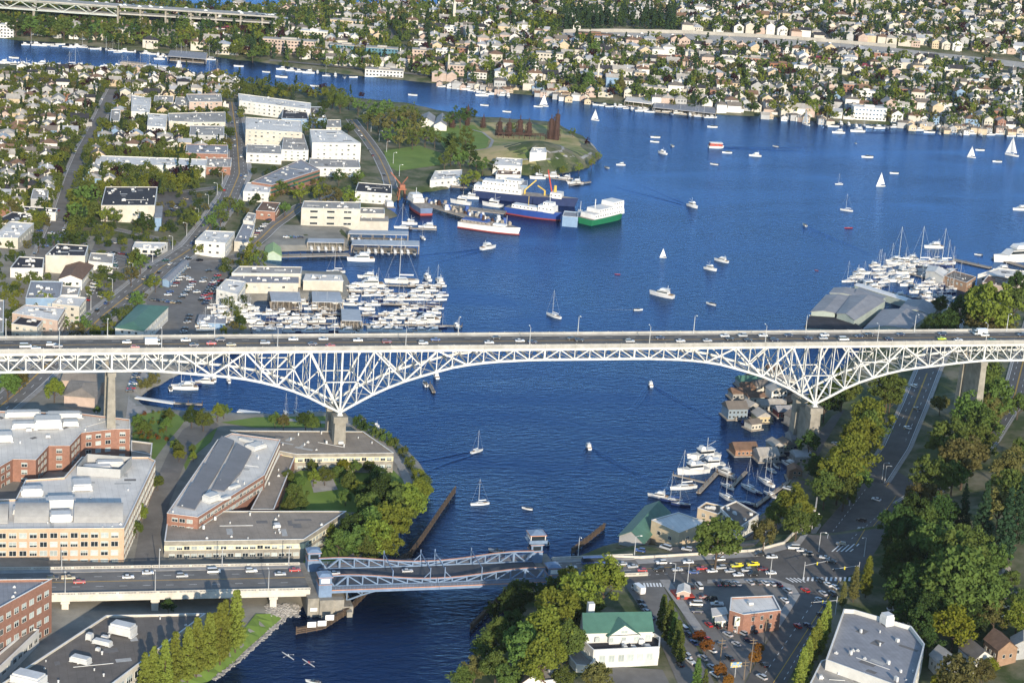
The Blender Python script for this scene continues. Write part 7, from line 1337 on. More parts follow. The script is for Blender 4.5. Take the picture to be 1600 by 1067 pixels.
lot((315, 470), (340, 432), 12, -60, 'in the row beside the boatyard office', 'cars by the boatyard'); lot((320, 476), (345, 440), 10, -60, 'in the second row beside the boatyard office', 'cars by the boatyard'); lot((238, 470), (268, 474), 5, 60, 'on the open lot beside the green-roofed building', 'cars on the open lot', 1); lot((292, 435), (310, 448), 5, 90, 'in the middle of the open lot', 'cars on the open lot', .8); lot((287, 520), (296, 495), 6, -60, 'near stored boats behind the high bridge', 'cars behind the bridge'); lot((203, 612), (214, 584), 9, 100, 'in the slanted row beside the inlet', 'cars beside the inlet', 1); lot((155, 378), (205, 384), 7, 60, 'on the car park by the garage', 'cars on the car park', .7); lot((180, 420), (176, 404), 5, 60, 'beside the shop with blue fascia', 'cars at the shop'); lot((160, 470), (155, 455), 4, 60, 'on the lot below the cream block', 'cars on lower lot'); lot((45, 358), (80, 366), 5, 80, 'behind the left border stores', 'cars behind stores'); lot((380, 378), (396, 360), 7, -60, 'by the yard street', 'cars at yard street')
lot((262, 462), (292, 420), 10, 100, 'in the long row on the open lot', 'cars on the open lot', .75); lot((275, 478), (300, 446), 9, 100, 'in the outer row on the open lot', 'cars on the open lot', .7); lot((300, 470), (326, 425), 12, 100, 'in the central row on the open lot', 'cars on the open lot', .6); lot((268, 330), (290, 312), 5, 30, 'in the depot yard by the black roof', 'cars in the depot', .8); lot((190, 398), (240, 402), 8, 60, 'by the cross street garage', 'cars on the car park', .8); lot((30, 362), (50, 368), 4, 60, 'beside the left border stores', 'cars behind stores', 1); lot((135, 470), (150, 440), 7, 60, 'in the row beside the hall', 'cars on lower lot', .8); lot((430, 372), (470, 372), 8, 80, 'in the shipyard yard', 'cars in the shipyard', .7)
lot((395, 372), (420, 345), 9, 100, 'along the yard street', 'cars at yard street', .6); lot((560, 205), (600, 275), 10, 0, 'along the park street', 'cars at park street', .5)
for rd, n, wh in ((RD[0], 34, 'on the diagonal street'), (RD[1], 12, 'on the hill street'), (RD[4], 8, 'on the cross street')):
    P = rd[1]
    for k in range(n):
        i = rng.randrange(1, len(P)-1); d = P[i+1]-P[i]; d /= np.linalg.norm(d); s = rng.choice((-1, 1)); q = P[i]+np.array([-d[1], d[0]])*s*rng.choice((2.2, 5.6)); scar(q[0], q[1], Hs(*q)+.3, math.atan2(d[1], d[0]), rng.choice(COLS), wh, 'cars '+wh)
for rd, wh, stp in ((RD[0], 'along the diagonal street', 7), (RD[3], 'along the park street', 8)):
    for i in range(2, len(rd[1])-1, stp):
        P = rd[1]; d = P[i+1]-P[i]; d /= np.linalg.norm(d); q = P[i]+np.array([-d[1], d[0]])*9.3; inst(LAMP9, 'street_lamp', (q[0], q[1], Hs(*q)), math.atan2(-d[0], d[1])+math.pi, .95, 'grey street lamp '+wh, 'street lamp', 'street lamps '+wh)
# boats stored ashore
for k in range(34):
    g = G(rng.uniform(318, 392), rng.uniform(480, 520)); b = inst(BOAT[rng.choice(['sail', 'motor', 'motor'])], 'stored_boat', (g[0], g[1], g[2]+1.0), rad(rng.choice((90, -90))), rng.uniform(.7, 1.0), 'white boat stored ashore behind the high bridge', 'boat', 'boats stored ashore')
# ---- trees and houses on the left slope
trees([(85, 607, 14, 'bright'), (12, 600, 18), (30, 592, 14, 'olive'), (152, 640, 5), (225, 600, 9, 'olive', 'bush'), (240, 592, 9, 'olive', 'bush'), (300, 650, 12, 'dark'), (318, 655, 12), (340, 643, 10, 'bright'), (350, 640, 9), (215, 660, 10), (225, 668, 9), (260, 662, 8), (265, 648, 8), (300, 700, 6), (278, 700, 9), (302, 712, 6, 'bright'), (246, 752, 9), (213, 825, 10), (222, 800, 10, 'bright'), (273, 695, 8), (280, 710, 8, 'bright'), (430, 655, 9), (443, 658, 9, 'olive'), (478, 655, 12, 'dark'), (488, 660, 10)], 'near the foot of the left bridge pier', 'trees near the left pier', col='green')
trees([(395, 395, 16, 'bright'), (405, 405, 13), (345, 325, 10), (358, 318, 10), (372, 322, 9), (330, 345, 11), (345, 338, 10), (305, 340, 9, 'bright'), (290, 345, 10), (222, 345, 12, 'dark'), (230, 350, 11, 'dark'), (165, 335, 12, 'bright'), (180, 338, 11), (60, 376, 12, 'dark'), (85, 375, 11, 'dark'), (105, 375, 12, 'dark'), (125, 378, 12, 'dark'), (120, 330, 14), (135, 305, 16), (125, 320, 12, 'bright'), (210, 400, 10), (220, 410, 12), (205, 428, 12, 'olive'), (235, 440, 9), (243, 443, 9, 'bright'), (215, 468, 12), (170, 462, 9, 'bright'), (70, 467, 11, 'bright'), (130, 505, 12), (120, 515, 12, 'olive'), (155, 445, 6, 'bright'), (100, 505, 9), (445, 325, 9), (470, 300, 12, 'bright'), (500, 300, 12, 'bright'), (520, 305, 14, 'olive'), (545, 308, 12, 'bright'), (440, 290, 10), (530, 275, 10, 'dark'), (560, 275, 9), (540, 300, 9)], 'between the blocks on the left shore', 'trees on the left shore', 'broad_s', 'green')
HW = {'white': WHITEWALL, 'cream': STUCCO, 'grey': GREYWALL, 'tan': TAN, 'blue': BLUEWALL, 'pink': PINK, 'brick': BRICK}; HR = {'grey': R_GREY, 'dark': R_DARK, 'brown': R_BROWN, 'pale': R_METAL, 'black': R_BLACK}
def house_mesh(lx, ly, h, rise, hip, wing):
    o = MB(); o.box(-lx/2, lx/2, -ly/2, ly/2, -3, h)
    if hip: o.hip(-lx/2-.4, lx/2+.4, -ly/2-.4, ly/2+.4, h-.02, h+rise, 1)
    else: o.gable(-lx/2, lx/2, -ly/2, ly/2, h+.01, h+rise, 1, 'x', .4, 0)
    if wing: o.box(-lx/2-2.5, -lx/2-.01, -ly/4, ly/4, -3, h*.55); o.gable(-lx/2-2.5, -lx/2, -ly/4, ly/4, h*.55+.01, h*.55+1.4, 1, 'x', .25, 0)
    for zz in ([1.6, 4.4] if h > 4.6 else [1.6]):
        for t in np.arange(-ly/2+1.4, ly/2-1, 2.3): o.box(-lx/2-.06, -lx/2-.005, t-.5, t+.5, zz-.6, zz+.7, 2) if not (wing and abs(t) < ly/4 and zz < 3) else None
        for t in np.arange(-lx/2+1.6, lx/2-1, 2.6): o.box(t-.5, t+.5, -ly/2-.06, -ly/2-.005, zz-.6, zz+.7, 2)
    o.box(lx*.2-.4, lx*.2+.4, -.4, .4, h, h+rise+.9); return o.mesh('house', [WHITEWALL, R_GREY, GLASS])
HM = [house_mesh(*a) for a in ((10, 8, 5.5, 2.8, 0, 0), (9, 9, 6, 2.4, 1, 0), (11, 8, 5, 3.0, 0, 1), (8, 11, 6, 2.6, 1, 1), (12, 9, 5.8, 3.2, 0, 1), (9, 7.5, 7.2, 2.4, 0, 0), (11, 10, 7.5, 2.2, 1, 0), (10, 9, 4, 2.2, 1, 0))]
def house(x, y, rz, where, group, s=1.0):
    wc, rc = rng.choice(['white']*6+['cream']*4+['grey']*2+['tan', 'blue', 'pink', 'brick']), rng.choice(['grey']*4+['dark']*3+['brown']*2+['pale', 'black'])
    o = put('house', rng.choice(HM), None, (x, y, Hs(x, y)), rz, s)
    for k, m in ((0, HW[wc]), (1, HR[rc])): o.material_slots[k].link = 'OBJECT'; o.material_slots[k].material = m
    return tag(o, f'{wc} house with {rc} roof {where}', 'house', group)
class TK:                                       # spatial hash of occupied circles
    def __init__(s): s.c = {}
    def append(s, t): s.c.setdefault((int(t[0]//24), int(t[1]//24)), []).append(t)
def free(x, y, d):
    for P in FOOT:
        if abs(x-P[0][0]) < 70 and abs(y-P[0][1]) < 90 and sdf(P, np.array([x]), np.array([y]))[0] > -max(d, 1.0): return False
    cx, cy = int(x//24), int(y//24)
    for i in (cx-1, cx, cx+1):
        for j in (cy-1, cy, cy+1):
            for a, b, e in taken.c.get((i, j), ()):
                if d+e > 0 and (a-x)**2+(b-y)**2 < (d+e)**2: return False
    return True
taken = TK()
for o in THINGS:
    if o.get('category') in ('building', 'house') : taken.append((o.location.x, o.location.y, 13 if o['category'] == 'building' else 7))
for rd in RD:
    for q in rd[1]: taken.append((q[0], q[1], 6.5))
nh = 0; MASS = []
for y in np.arange(118, 345, 8.0):
    x = -15
    while x < (350 if y < 240 else 150 if y < 300 else 60):
        x += rng.uniform(17, 27); g = G(x+rng.uniform(-3, 3), y+rng.uniform(-2, 2))
        if g[2] > 1.5 and free(g[0], g[1], 4.5):
            taken.append((g[0], g[1], 5.5))
            if nh % 2 and y < 250: MASS.append((g, rad(-4)+rng.choice((0, 1.5708, 3.1416)), rng.uniform(1.0, 1.25))); nh += 1; continue
            house(g[0], g[1], rad(-4)+rng.choice((0, 1.5708, 3.1416)), 'on the leafy left slope '+('near the lake edge' if y < 175 else 'above the long warehouse' if y < 262 else 'by the left border stores'), 'houses on the left slope', rng.uniform(1.0, 1.25)); nh += 1
for y in np.arange(110, 352, 5.6):
    x = -15
    while x < (560 if y < 150 else 365 if y < 240 else 300 if y < 300 else 140):
        x += rng.uniform(6.5, 12); g = G(x+rng.uniform(-4, 4), y+rng.uniform(-3, 3), 4)
        if g[2] > 1.5 and free(g[0], g[1], -0.6):
            k = 'conifer' if rng.random() < .13 else 'broad'; c = 'conifer' if k == 'conifer' else rng.choice(['green']*8+['bright']*5+['dark']*2+['olive', 'purple'])
            stuff_tree('slope', k, g[0], g[1], g[2], rng.uniform(7.5, 12.0)*(1.45 if k == 'conifer' else 1), c); taken.append((g[0], g[1], 1.9))
MIDP = {'broad': [broad_V(40, 11, 0.056) for _ in range(5)], 'conifer': [conifer_V(40, 9, 0.045) for _ in range(3)]}
for k_ in range(1500):                                  # street and yard trees between the blocks
    px, py = rng.uniform(-5, 560), rng.uniform(262, 535)
    if (px > 395 and py > 315) or (225 < px < 345 and py > 400) or px > 470 and py < 270: continue
    g = G(px, py, 3)
    if g[2] > 1.8 and free(g[0], g[1], 1.5):
        stuff_tree('slope', 'broad', g[0], g[1], g[2], rng.uniform(4.5, 8.5), rng.choice(['green']*7+['bright']*3+['dark']*3+['olive'])); taken.append((g[0], g[1], 2.6))
stuff_build('slope', 'slope_trees', 'dense green trees between houses on the left slope', 'trees', MIDP)
SH('plaza_planting', [(207, 650), (262, 640), (290, 655), (262, 690), (240, 720), (207, 690)], LAWN, .1); SH('path_planting', [(300, 690), (340, 668), (330, 690), (300, 715), (290, 735), (285, 720)], LAWN, .1)
for k_ in range(60):
    g = G(rng.uniform(207, 262), rng.uniform(648, 712))
    if free(g[0], g[1], 1): stuff_tree('plaza', 'broad', g[0], g[1], g[2], rng.uniform(1.2, 3.4), rng.choice(['green', 'bright', 'olive', 'rust', 'yellow']))
stuff_build('plaza', 'plaza_shrubs', 'mixed low shrubs in the plaza beds beside the stepped brick office', 'shrubs', MIDP)
# ---- park peninsula with rusty gasworks
SH('park_lawn', [(668, 200), (720, 192), (800, 192), (870, 198), (925, 232), (935, 246), (880, 262), (800, 268), (745, 262), (700, 240)], DRYLAWN, .12); SH('park_field_lawn', [(600, 236), (655, 228), (690, 240), (690, 258), (620, 268), (605, 258)], LAWN, .2); SH('park_lawn_green', [(670, 198), (740, 196), (765, 215), (760, 232), (700, 238)], LAWN, .3)
for p in ([(740, 236), (765, 232), (770, 220), (755, 208), (735, 203)], [(835, 230), (860, 240), (880, 238), (875, 228), (850, 224)], [(800, 252), (860, 250), (910, 248), (932, 238), (915, 218)]): road('park_path', p, 2.6, PAVE, dz=.45, center=None, edges=False)
def gas_tower(px, py, r_, h, lab, n=3):
    g = G(px, py); r = empty('gasworks_tower', g, lab, 'tower'); o = MB(); z = 0
    for k in range(n): z1 = h*(k+1)/n; rr = r_*(1-.07*k); o.cyl((0, 0), rr, rr, z, z1-.4, 12); o.cyl((0, 0), rr*1.1, rr*1.1, z1-.4, z1, 12); z = z1
    o.cyl((0, 0), r_*.8, r_*.5, h, h+r_*.35, 10); o.build('vessel', RUST, r); o = MB(); o.cyl((r_*.2, 0), .45, .4, h, h+r_*1.8, 8); o.cyl((0, r_*1.25), .4, .4, 0, h*.85, 7); o.bar((0, r_*1.25, h*.85), (0, r_*.5, h*.95), .7); o.build('pipe', RUST, r)
    o = MB()
    for a in range(6):
        t = a*1.047; o.bar((r_*1.5*math.cos(t), r_*1.5*math.sin(t), 0), (r_*1.5*math.cos(t), r_*1.5*math.sin(t), h*.4), .22)
    for zz in (.2, .4):
        for a in range(6): t, u = a*1.047, (a+1)*1.047; o.bar((r_*1.5*math.cos(t), r_*1.5*math.sin(t), h*zz), (r_*1.5*math.cos(u), r_*1.5*math.sin(u), h*zz), .25, .35)
    o.build('platform_frame', RUST, r)
for px, py, r_, h, lab in ((860, 218, 2.5, 18, 'tall rusty gasworks tower at the end of the cluster'), (869, 219, 2.6, 23, 'tallest rusty gasworks tower beside its twin'), (864, 212, 2.6, 13, 'rusty gasworks tower behind the tall pair'), (780, 212, 2.6, 12, 'rusty squat gasworks tower at the left of the cluster'), (795, 213, 2.6, 12, 'rusty gasworks tower in the middle group'), (812, 211, 2.8, 13, 'rusty gasworks tower with dome in the middle group'), (826, 213, 2.6, 12, 'rusty gasworks tower at right of the middle group'), (730, 197, 1.6, 17, 'slender rusty stack by the park barns'), (707, 200, 2, 10, 'short rusty tower left of the slender stack'), (755, 200, 2, 9, 'short rusty tower right of the slender stack')): gas_tower(px, py, r_, h, lab)
for pa, pb, lab in (((778, 216), (852, 219), 'rusty pipe trestle joining the gasworks towers'),):
    a, b = G(*pa), G(*pb); r = empty('pipe_trestle', a, lab, 'trestle'); d = b-a
    o = MB(); [o.bar((0, k, 4+k), (d[0], d[1]+k, 4+k), .7) for k in (0, 1.2)]; o.build('pipes', RUST, r)
    for t in np.linspace(0, 1, 10): o = MB(); o.bar((d[0]*t, d[1]*t, 0), (d[0]*t, d[1]*t, 5), .5); o.build('trestle_leg', RUST, r)
shed([(655, 190), (678, 192), (680, 182), (660, 180)], 5, 3.5, 'grey-roofed park barn nearer the trees', WHITEWALL, R_BLUEG); shed([(678, 196), (698, 197), (698, 184), (684, 182)], 5, 3.5, 'white park barn with grey gable roof', WHITEWALL, R_BLUEG)
bl([(770, 262), (815, 264), (816, 252), (776, 250)], 6, 'white flat boatyard office at the foot of the mound', WHITEWALL, R_WHITE, 1, 5); bl([(775, 276), (814, 277), (813, 268), (778, 267)], 6, 'brown-roofed white boatyard shed below the mound', WHITEWALL, R_BROWN, 1, 5); bl([(826, 266), (852, 266), (850, 258), (830, 258)], 4, 'small white sheds by the mound', WHITEWALL, R_WHITE, 0); bl([(795, 290), (824, 291), (824, 283), (798, 282)], 7, 'pale blue-grey dock shed behind the navy ship', BLUEWALL, R_BLUEG, 0); bl([(672, 283), (720, 279), (722, 266), (680, 268)], 6, 'white low sheds near the inlet', WHITEWALL, R_WHITE, 1, 6)
trees([(600, 175, 14), (620, 180, 14), (640, 185, 14, 'olive'), (585, 170, 12), (610, 195, 14, 'olive'), (630, 200, 14), (650, 205, 14, 'olive'), (575, 185, 12), (665, 210, 13), (655, 190, 12), (640, 175, 12), (592, 190, 12, 'olive'), (606, 212, 11), (625, 215, 11, 'olive'), (560, 165, 10), (545, 160, 8), (520, 155, 9, 'tall'), (532, 160, 9, 'tall'), (505, 165, 9, 'dark'), (680, 215, 10), (645, 218, 10), (706, 222, 13, 'dark'), (715, 232, 13), (728, 215, 12), (735, 240, 13, 'dark'), (720, 248, 12), (705, 240, 12), (745, 255, 10, 'dark'), (755, 258, 9), (695, 250, 10), (720, 180, 13, 'dark'), (700, 188, 8), (735, 178, 10, 'dark'), (770, 260, 8, 'dark'), (740, 276, 10, 'bright'), (725, 283, 9, 'bright'), (800, 198, 6), (895, 207, 5), (918, 222, 5, 'purple'), (840, 264, 6), (880, 266, 6, 'bright'), (905, 262, 6, 'bright'), (925, 254, 6, 'bright'), (935, 243, 5, 'bright'), (500, 180, 9, 'dark'), (490, 190, 9), (505, 195, 8, 'dark'), (478, 200, 8), (545, 200, 9, 'dark'), (535, 215, 8)], 'in the park on the peninsula', 'trees on the park peninsula', 'broad_s')
# ================================================================ far shore and hillside
taken = TK()
def fshore(px): return np.interp(px, [0, 60, 100, 190, 260, 330, 360, 400, 440, 520, 560, 640, 700, 800, 900, 980, 1100, 1200, 1290, 1400, 1480, 1600], [61, 66, 68, 78, 84, 88, 93, 97, 103, 115, 119, 127, 133, 147, 156, 166, 178, 183, 192, 197, 205, 208])
FC = []
# elevated freeway bridge, top left
IB = mat('pale_green_steel', (.42, .45, .42), .7, .06, .2, coord='World')
ZI = 33.0
A0, A1, A2 = at(-160, -16, ZI)[:2], at(186, 8, ZI)[:2], at(430, 24, 27)[:2]
r = empty('freeway_bridge', (*A1, 0), 'double-deck freeway bridge with pale truss and concrete columns at the top left', 'bridge'); L0, L2 = A0-A1, A2-A1
d = -L0/np.linalg.norm(L0); nn = np.array([-d[1], d[0]])
o = MB(); o.bar((*L0, ZI-.8), (0, 0, ZI-.8), 24, 1.6); o.build('upper_deck', CONCRETE, r); o = MB(); o.bar((0, 0, ZI-.8), (*L2, 26.2), 24, 1.6); o.build('upper_deck', CONCRETE, r); o = MB(); o.bar((*(L0*0), ZI-9), (*L2, 18.5), 16, 1.5); o.build('lower_deck', CONCRETE, r); o = MB(); o.bar((*L0, ZI-10.5), (0, 0, ZI-10.5), 15, 1.2); o.build('lower_deck', CONCRETE, r)
n = 16; Q = [L0*(1-k/n) for k in range(n+1)]
for s in (-1, 1):
    off = nn*s*8.5; o = MB(); o.bar((*(L0+off), ZI-2.3), (*off, ZI-2.3), 1, 1.3); o.build('upper_chord', IB, r); o = MB(); o.bar((*(L0+off), ZI-11.5), (*off, ZI-11.5), 1, 1.4); o.build('lower_chord', IB, r)
    for k in range(n):
        a, b = Q[k]+off, Q[k+1]+off; z0, z1 = (ZI-2.3, ZI-11.5) if k % 2 else (ZI-11.5, ZI-2.3); o = MB(); o.bar((*a, z0), (*b, z1), .8, .9); o.build('diagonal_brace', IB, r)
for t in (0.0, .14, .3, .46, .62, .78, .92):
    for s in (-1, 1): v = L2*t+nn*s*7; o = MB(); o.box(v[0]-1.0, v[0]+1.0, v[1]-1.0, v[1]+1.0, -2, ZI-2-7*t); o.build('column', CONC_D, r)
for t in (.38, .75):
    for s in (-1, 1): v = L0*t+nn*s*6; o = MB(); o.box(v[0]-1.3, v[0]+1.3, v[1]-1.3, v[1]+1.3, -2, ZI-12); o.build('column', CONC_D, r)
for k in range(46):
    t = rng.random(); s = rng.choice((-8, -4.5, 4.5, 8)); v = (A0*(1-t)+A1*t if k < 20 else A1*(1-t)+A2*t)+nn*s; zz = ZI+.1 if k < 20 else ZI-(ZI-27)*t+.1; FC.append((v[0], v[1], zz, math.atan2(d[1], d[0])))
# freeway along the hill
FW = [(880, 58), (960, 57), (1060, 59), (1200, 66), (1310, 74), (1400, 82), (1480, 91), (1560, 99), (1660, 112)]
_, FP = road('freeway', FW, 34, CONCRETE, dz=1.2, center=None, edges=False); WALLC = mat('freeway_wall', (.33, .31, .27), .9, .08, .1, coord='World')
up = GN([(x, y-5) for x, y in FW[:6]]); w_ = empty('freeway_wall', up[0], 'long pale retaining wall above the hillside freeway', 'wall'); o = MB()
for a, b in zip(up[:-1], up[1:]):
    a2, b2 = a-up[0], b-up[0]; e = (b2-a2)[:2]; e /= np.linalg.norm(e); m_ = np.array([-e[1], e[0]])*.6
    o.hexa([(*(a2[:2]-m_), a2[2]-8), (*(b2[:2]-m_), b2[2]-8), (*(b2[:2]+m_), b2[2]-8), (*(a2[:2]+m_), a2[2]-8)], [(*(a2[:2]-m_), a2[2]+5), (*(b2[:2]-m_), b2[2]+5), (*(b2[:2]+m_), b2[2]+5), (*(a2[:2]+m_), a2[2]+5)])
o.build('wall', WALLC, w_)
for k in range(40):
    i = rng.randrange(1, len(FP)-1); dd = FP[i+1]-FP[i]; dd /= np.linalg.norm(dd); q = FP[i]+np.array([-dd[1], dd[0]])*rng.choice((-9, -5, 5, 9)); FC.append((q[0], q[1], Hs(*q)+1.4, math.atan2(dd[1], dd[0])))
for q in FP: taken.append((q[0], q[1], 16))
for nm, p in (('hillside_street', [(1278, 45), (1290, 60), (1300, 66)]), ('shore_street', [(420, 95), (560, 108), (700, 122), (800, 135), (930, 143), (1100, 162), (1250, 172), (1400, 180), (1600, 193)]), ('east_street', [(608, 48), (612, 60), (640, 85), (660, 105)]), ('lane', [(1310, 120), (1325, 145), (1330, 165)])):
    _, Pq = road(nm, p, 9, ASPHALT, dz=.7, center=None, edges=False)
    for q in Pq: taken.append((q[0], q[1], 7))
# apartment blocks and larger buildings
TEALW = mat('teal_glass', (.07, .17, .22), .3, .1, .3, coord='World')
def apt(px, py, wpx, hpx, wall, roof, lab, dep=14, cat='building', rows=None):
    g = G(px, py); mpp = ((g-CAM) @ _f)/FPX; W = wpx*mpp; h = hpx*mpp/.97*.86; rows = rows or max(1, int(h/3.2)); r = empty('apartment_block', g, lab, cat, None, rad(-14)+rng.uniform(-.05, .05)); g2 = 0
    o = MB(); o.box(0, dep, -W/2, W/2, -5, h); o.build('wall', wall, r); o = MB(); o.box(-.3, dep+.3, -W/2-.3, W/2+.3, h, h+.7); o.box(dep*.4, dep*.7, -W*.15, W*.15, h+.7, h+2.4); o.build('roof', roof, r)
    o = MB()
    for k in range(rows):
        for t in np.arange(-W/2+2, W/2-1.2, 3.6): zc = (k+.55)*h/rows; o.box(-.08, -.01, t-1.0, t+1.0, zc-.8, zc+.7); 
        for t in np.arange(2, dep-1, 4): zc = (k+.55)*h/rows; o.box(t-.9, t+.9, -W/2-.08, -W/2-.01, zc-.8, zc+.7)
    if o.f: p = o.build('windows', GLASS, r); p['kind'] = 'stuff'
    taken.append((g[0]+dep/2*.97, g[1], max(W*.42, dep*.55))); taken.append((g[0], g[1]+W*.3, dep*.4)); taken.append((g[0], g[1]-W*.3, dep*.4)); return r
MAR = mat('maroon_roof', (.16, .03, .05), .8, .08)
for px, py, w2, h2, wl_, rf, lab in ((308, 52, 44, 13, WHITEWALL, R_WHITE, 'white apartments with red panels below the freeway bridge'), (358, 56, 42, 12, WHITEWALL, MAR, 'white apartments with maroon roof below the freeway bridge'), (195, 62, 34, 17, WHITEWALL, R_GREY, 'pale apartments stepping down behind trees at the top left'), (232, 54, 22, 12, GREYWALL, R_BLUEG, 'grey-blue flats near the far channel'), (10, 60, 22, 22, WHITEWALL, R_WHITE, 'big white shed at the far channel edge'), (60, 56, 22, 14, WHITEWALL, R_GREY, 'white waterfront club by the far channel'), (270, 72, 42, 8, STUCCO, R_BROWN, 'long low brown-roofed building above the covered docks'), (122, 62, 28, 9, WHITEWALL, R_GREY, 'white low flats along the far channel'),
        (450, 85, 80, 24, PINK, R_GREY, 'long terraced red and white apartments on the far shore'), (490, 66, 42, 18, STUCCO, R_WHITE, 'tall cream apartment slab on the far shore'), (540, 66, 24, 12, WHITEWALL, R_WHITE, 'white end block of the cream apartments'), (540, 48, 50, 17, TAN, R_GREY, 'big tan block high on the far shore'), (541, 86, 52, 16, TEALW, R_GREY, 'teal glass office at left of its twin'), (596, 94, 50, 20, TEALW, R_GREY, 'teal glass office at right of its twin'), (600, 121, 60, 12, WHITEWALL, R_GREY, 'white wharf building on piles at the far shore'), (588, 66, 32, 10, BRICK, R_GREY, 'brick flats above the teal offices'), (660, 95, 34, 18, PINK, R_GREY, 'pink apartments right of the teal offices'), (694, 94, 27, 16, WHITEWALL, R_WHITE, 'white block right of the pink apartments'), (680, 78, 18, 11, BRICK, R_GREY, 'small brick block on the far slope'), (706, 56, 24, 13, WHITEWALL, R_WHITE, 'white block with blue trim high on the slope'), (656, 76, 20, 12, WHITEWALL, R_GREY, 'white house-like block above pink apartments'), (660, 50, 14, 9, STUCCO, R_GREY, 'cream block high on the far slope'),
        (714, 119, 30, 18, PINK, R_GREY, 'tan terraced flats by the far houseboats'), (745, 124, 30, 12, WHITEWALL, R_BROWN, 'white flats above the far marina'), (858, 102, 42, 20, STUCCO, R_GREY, 'large grey-cream apartments on the far slope'), (1008, 152, 20, 18, STUCCO, R_GREY, 'cream flats above the covered docks, left twin'), (1030, 154, 20, 18, STUCCO, R_GREY, 'cream flats above the covered docks, right twin'), (1060, 100, 64, 10, PINK, BRICK, 'long brick-roofed block on the far slope'), (1180, 104, 50, 14, BRICK, R_GREY, 'brick block beside the brown office'), (1222, 114, 42, 15, mat('brown_office', (.30, .13, .08), .8, .06, .3), R_BROWN, 'brown banded office block on the far slope'), (1012, 107, 30, 9, STUCCO, R_BROWN, 'cream low block on the far slope'), (945, 74, 34, 15, STUCCO, R_BLUEG, 'cream school with gabled front'), (930, 64, 56, 11, BRICK, R_BROWN, 'long brown school building'), (972, 78, 22, 9, GREYWALL, R_BLUEG, 'grey annex beside the cream school'), (888, 68, 22, 9, BRICK, R_BROWN, 'brown-roofed block left of the school'), (848, 64, 12, 13, GREYWALL, R_GREY, 'narrow grey flats left of the school'),
        (1358, 189, 52, 22, WHITEWALL, R_WHITE, 'white lakeside apartment block standing at the far water edge'), (1335, 182, 18, 18, BLUEWALL, R_GREY, 'blue-grey wing beside the white lakeside block'), (1354, 157, 34, 15, WHITEWALL, R_WHITE, 'white apartments above the lakeside block'), (1295, 118, 26, 12, GREYWALL, R_GREY, 'grey flats on the far slope'), (1280, 104, 34, 13, STUCCO, MAR, 'cream flats with maroon roof'), (1372, 94, 14, 12, BRICK, R_GREY, 'brick flats near the freeway, left'), (1388, 95, 14, 12, BRICK, R_GREY, 'brick flats near the freeway, right'), (1296, 143, 24, 12, WHITEWALL, R_GREY, 'white flats in the middle of the far slope'), (1330, 146, 26, 15, BRICK, R_GREY, 'brick flats mid-slope beside the lane'), (1450, 148, 20, 13, BRICK, R_GREY, 'brick flats right of the lakeside block, left twin'), (1480, 145, 22, 14, PINK, R_GREY, 'pink flats right of the lakeside block'), (1500, 138, 16, 14, BRICK, R_BROWN, 'dark brick flats on the right slope'), (1572, 128, 34, 10, STUCCO, R_GREY, 'long cream flats at the right border'), (1585, 142, 30, 10, STUCCO, R_WHITE, 'cream block below the long cream flats'), (1400, 108, 18, 10, WHITEWALL, R_GREY, 'white flats below the freeway'), (1352, 112, 26, 9, WHITEWALL, MAR, 'white flats with dark red roof below the freeway'), (1460, 47, 34, 10, STUCCO, R_GREY, 'cream long flats above the freeway'), (1430, 62, 22, 9, WHITEWALL, R_GREY, 'white flats above the freeway'), (1366, 63, 16, 10, GREYWALL, R_GREY, 'grey flats above the freeway, left'), (1388, 63, 22, 10, STUCCO, R_GREY, 'cream flats above the freeway, centre'), (1065, 22, 20, 8, WHITEWALL, R_WHITE, 'white block on the hilltop'), (1000, 22, 34, 9, WHITEWALL, R_WHITE, 'white long block on the hilltop by woods'), (1092, 30, 12, 9, BRICK, R_GREY, 'brick block on the hilltop'), (940, 14, 40, 9, PINK, R_GREY, 'pale hall on the hilltop woods'), (1140, 165, 28, 8, WHITEWALL, R_WHITE, 'low white boathouse on the far shore'), (1440, 120, 20, 10, WHITEWALL, R_WHITE, 'white flats on the right slope'), (1510, 132, 18, 10, WHITEWALL, R_GREY, 'white house block on the right slope'), (1470, 160, 24, 10, WHITEWALL, R_GREY, 'white terraced flats near the right far shore'), (1240, 130, 22, 11, STUCCO, R_GREY, 'cream terraced flats near the brown office'), (1140, 128, 30, 12, WHITEWALL, R_GREY, 'white flats in mid-slope above the covered docks'), (820, 82, 20, 9, WHITEWALL, R_GREY, 'white flats beside trees on the far slope')):
    apt(px, py, w2, h2, wl_, rf, lab)
for k in range(70):
    px = rng.uniform(640, 1595); py = rng.uniform(82, fshore(px)-12); g = G(px, py); mpp = ((g-CAM) @ _f)/FPX
    if not free(g[0], g[1], 9): continue
    nm_, wl_ = rng.choice([('white', WHITEWALL), ('white', WHITEWALL), ('cream', STUCCO), ('cream', STUCCO), ('grey', GREYWALL), ('brick', BRICK), ('tan', TAN)]); apt(px, py, rng.uniform(13, 26), rng.uniform(8, 13), wl_, rng.choice([R_GREY, R_WHITE, R_DARK]), nm_+' flat-roofed block among the houses on the far slope', dep=rng.uniform(9, 13))
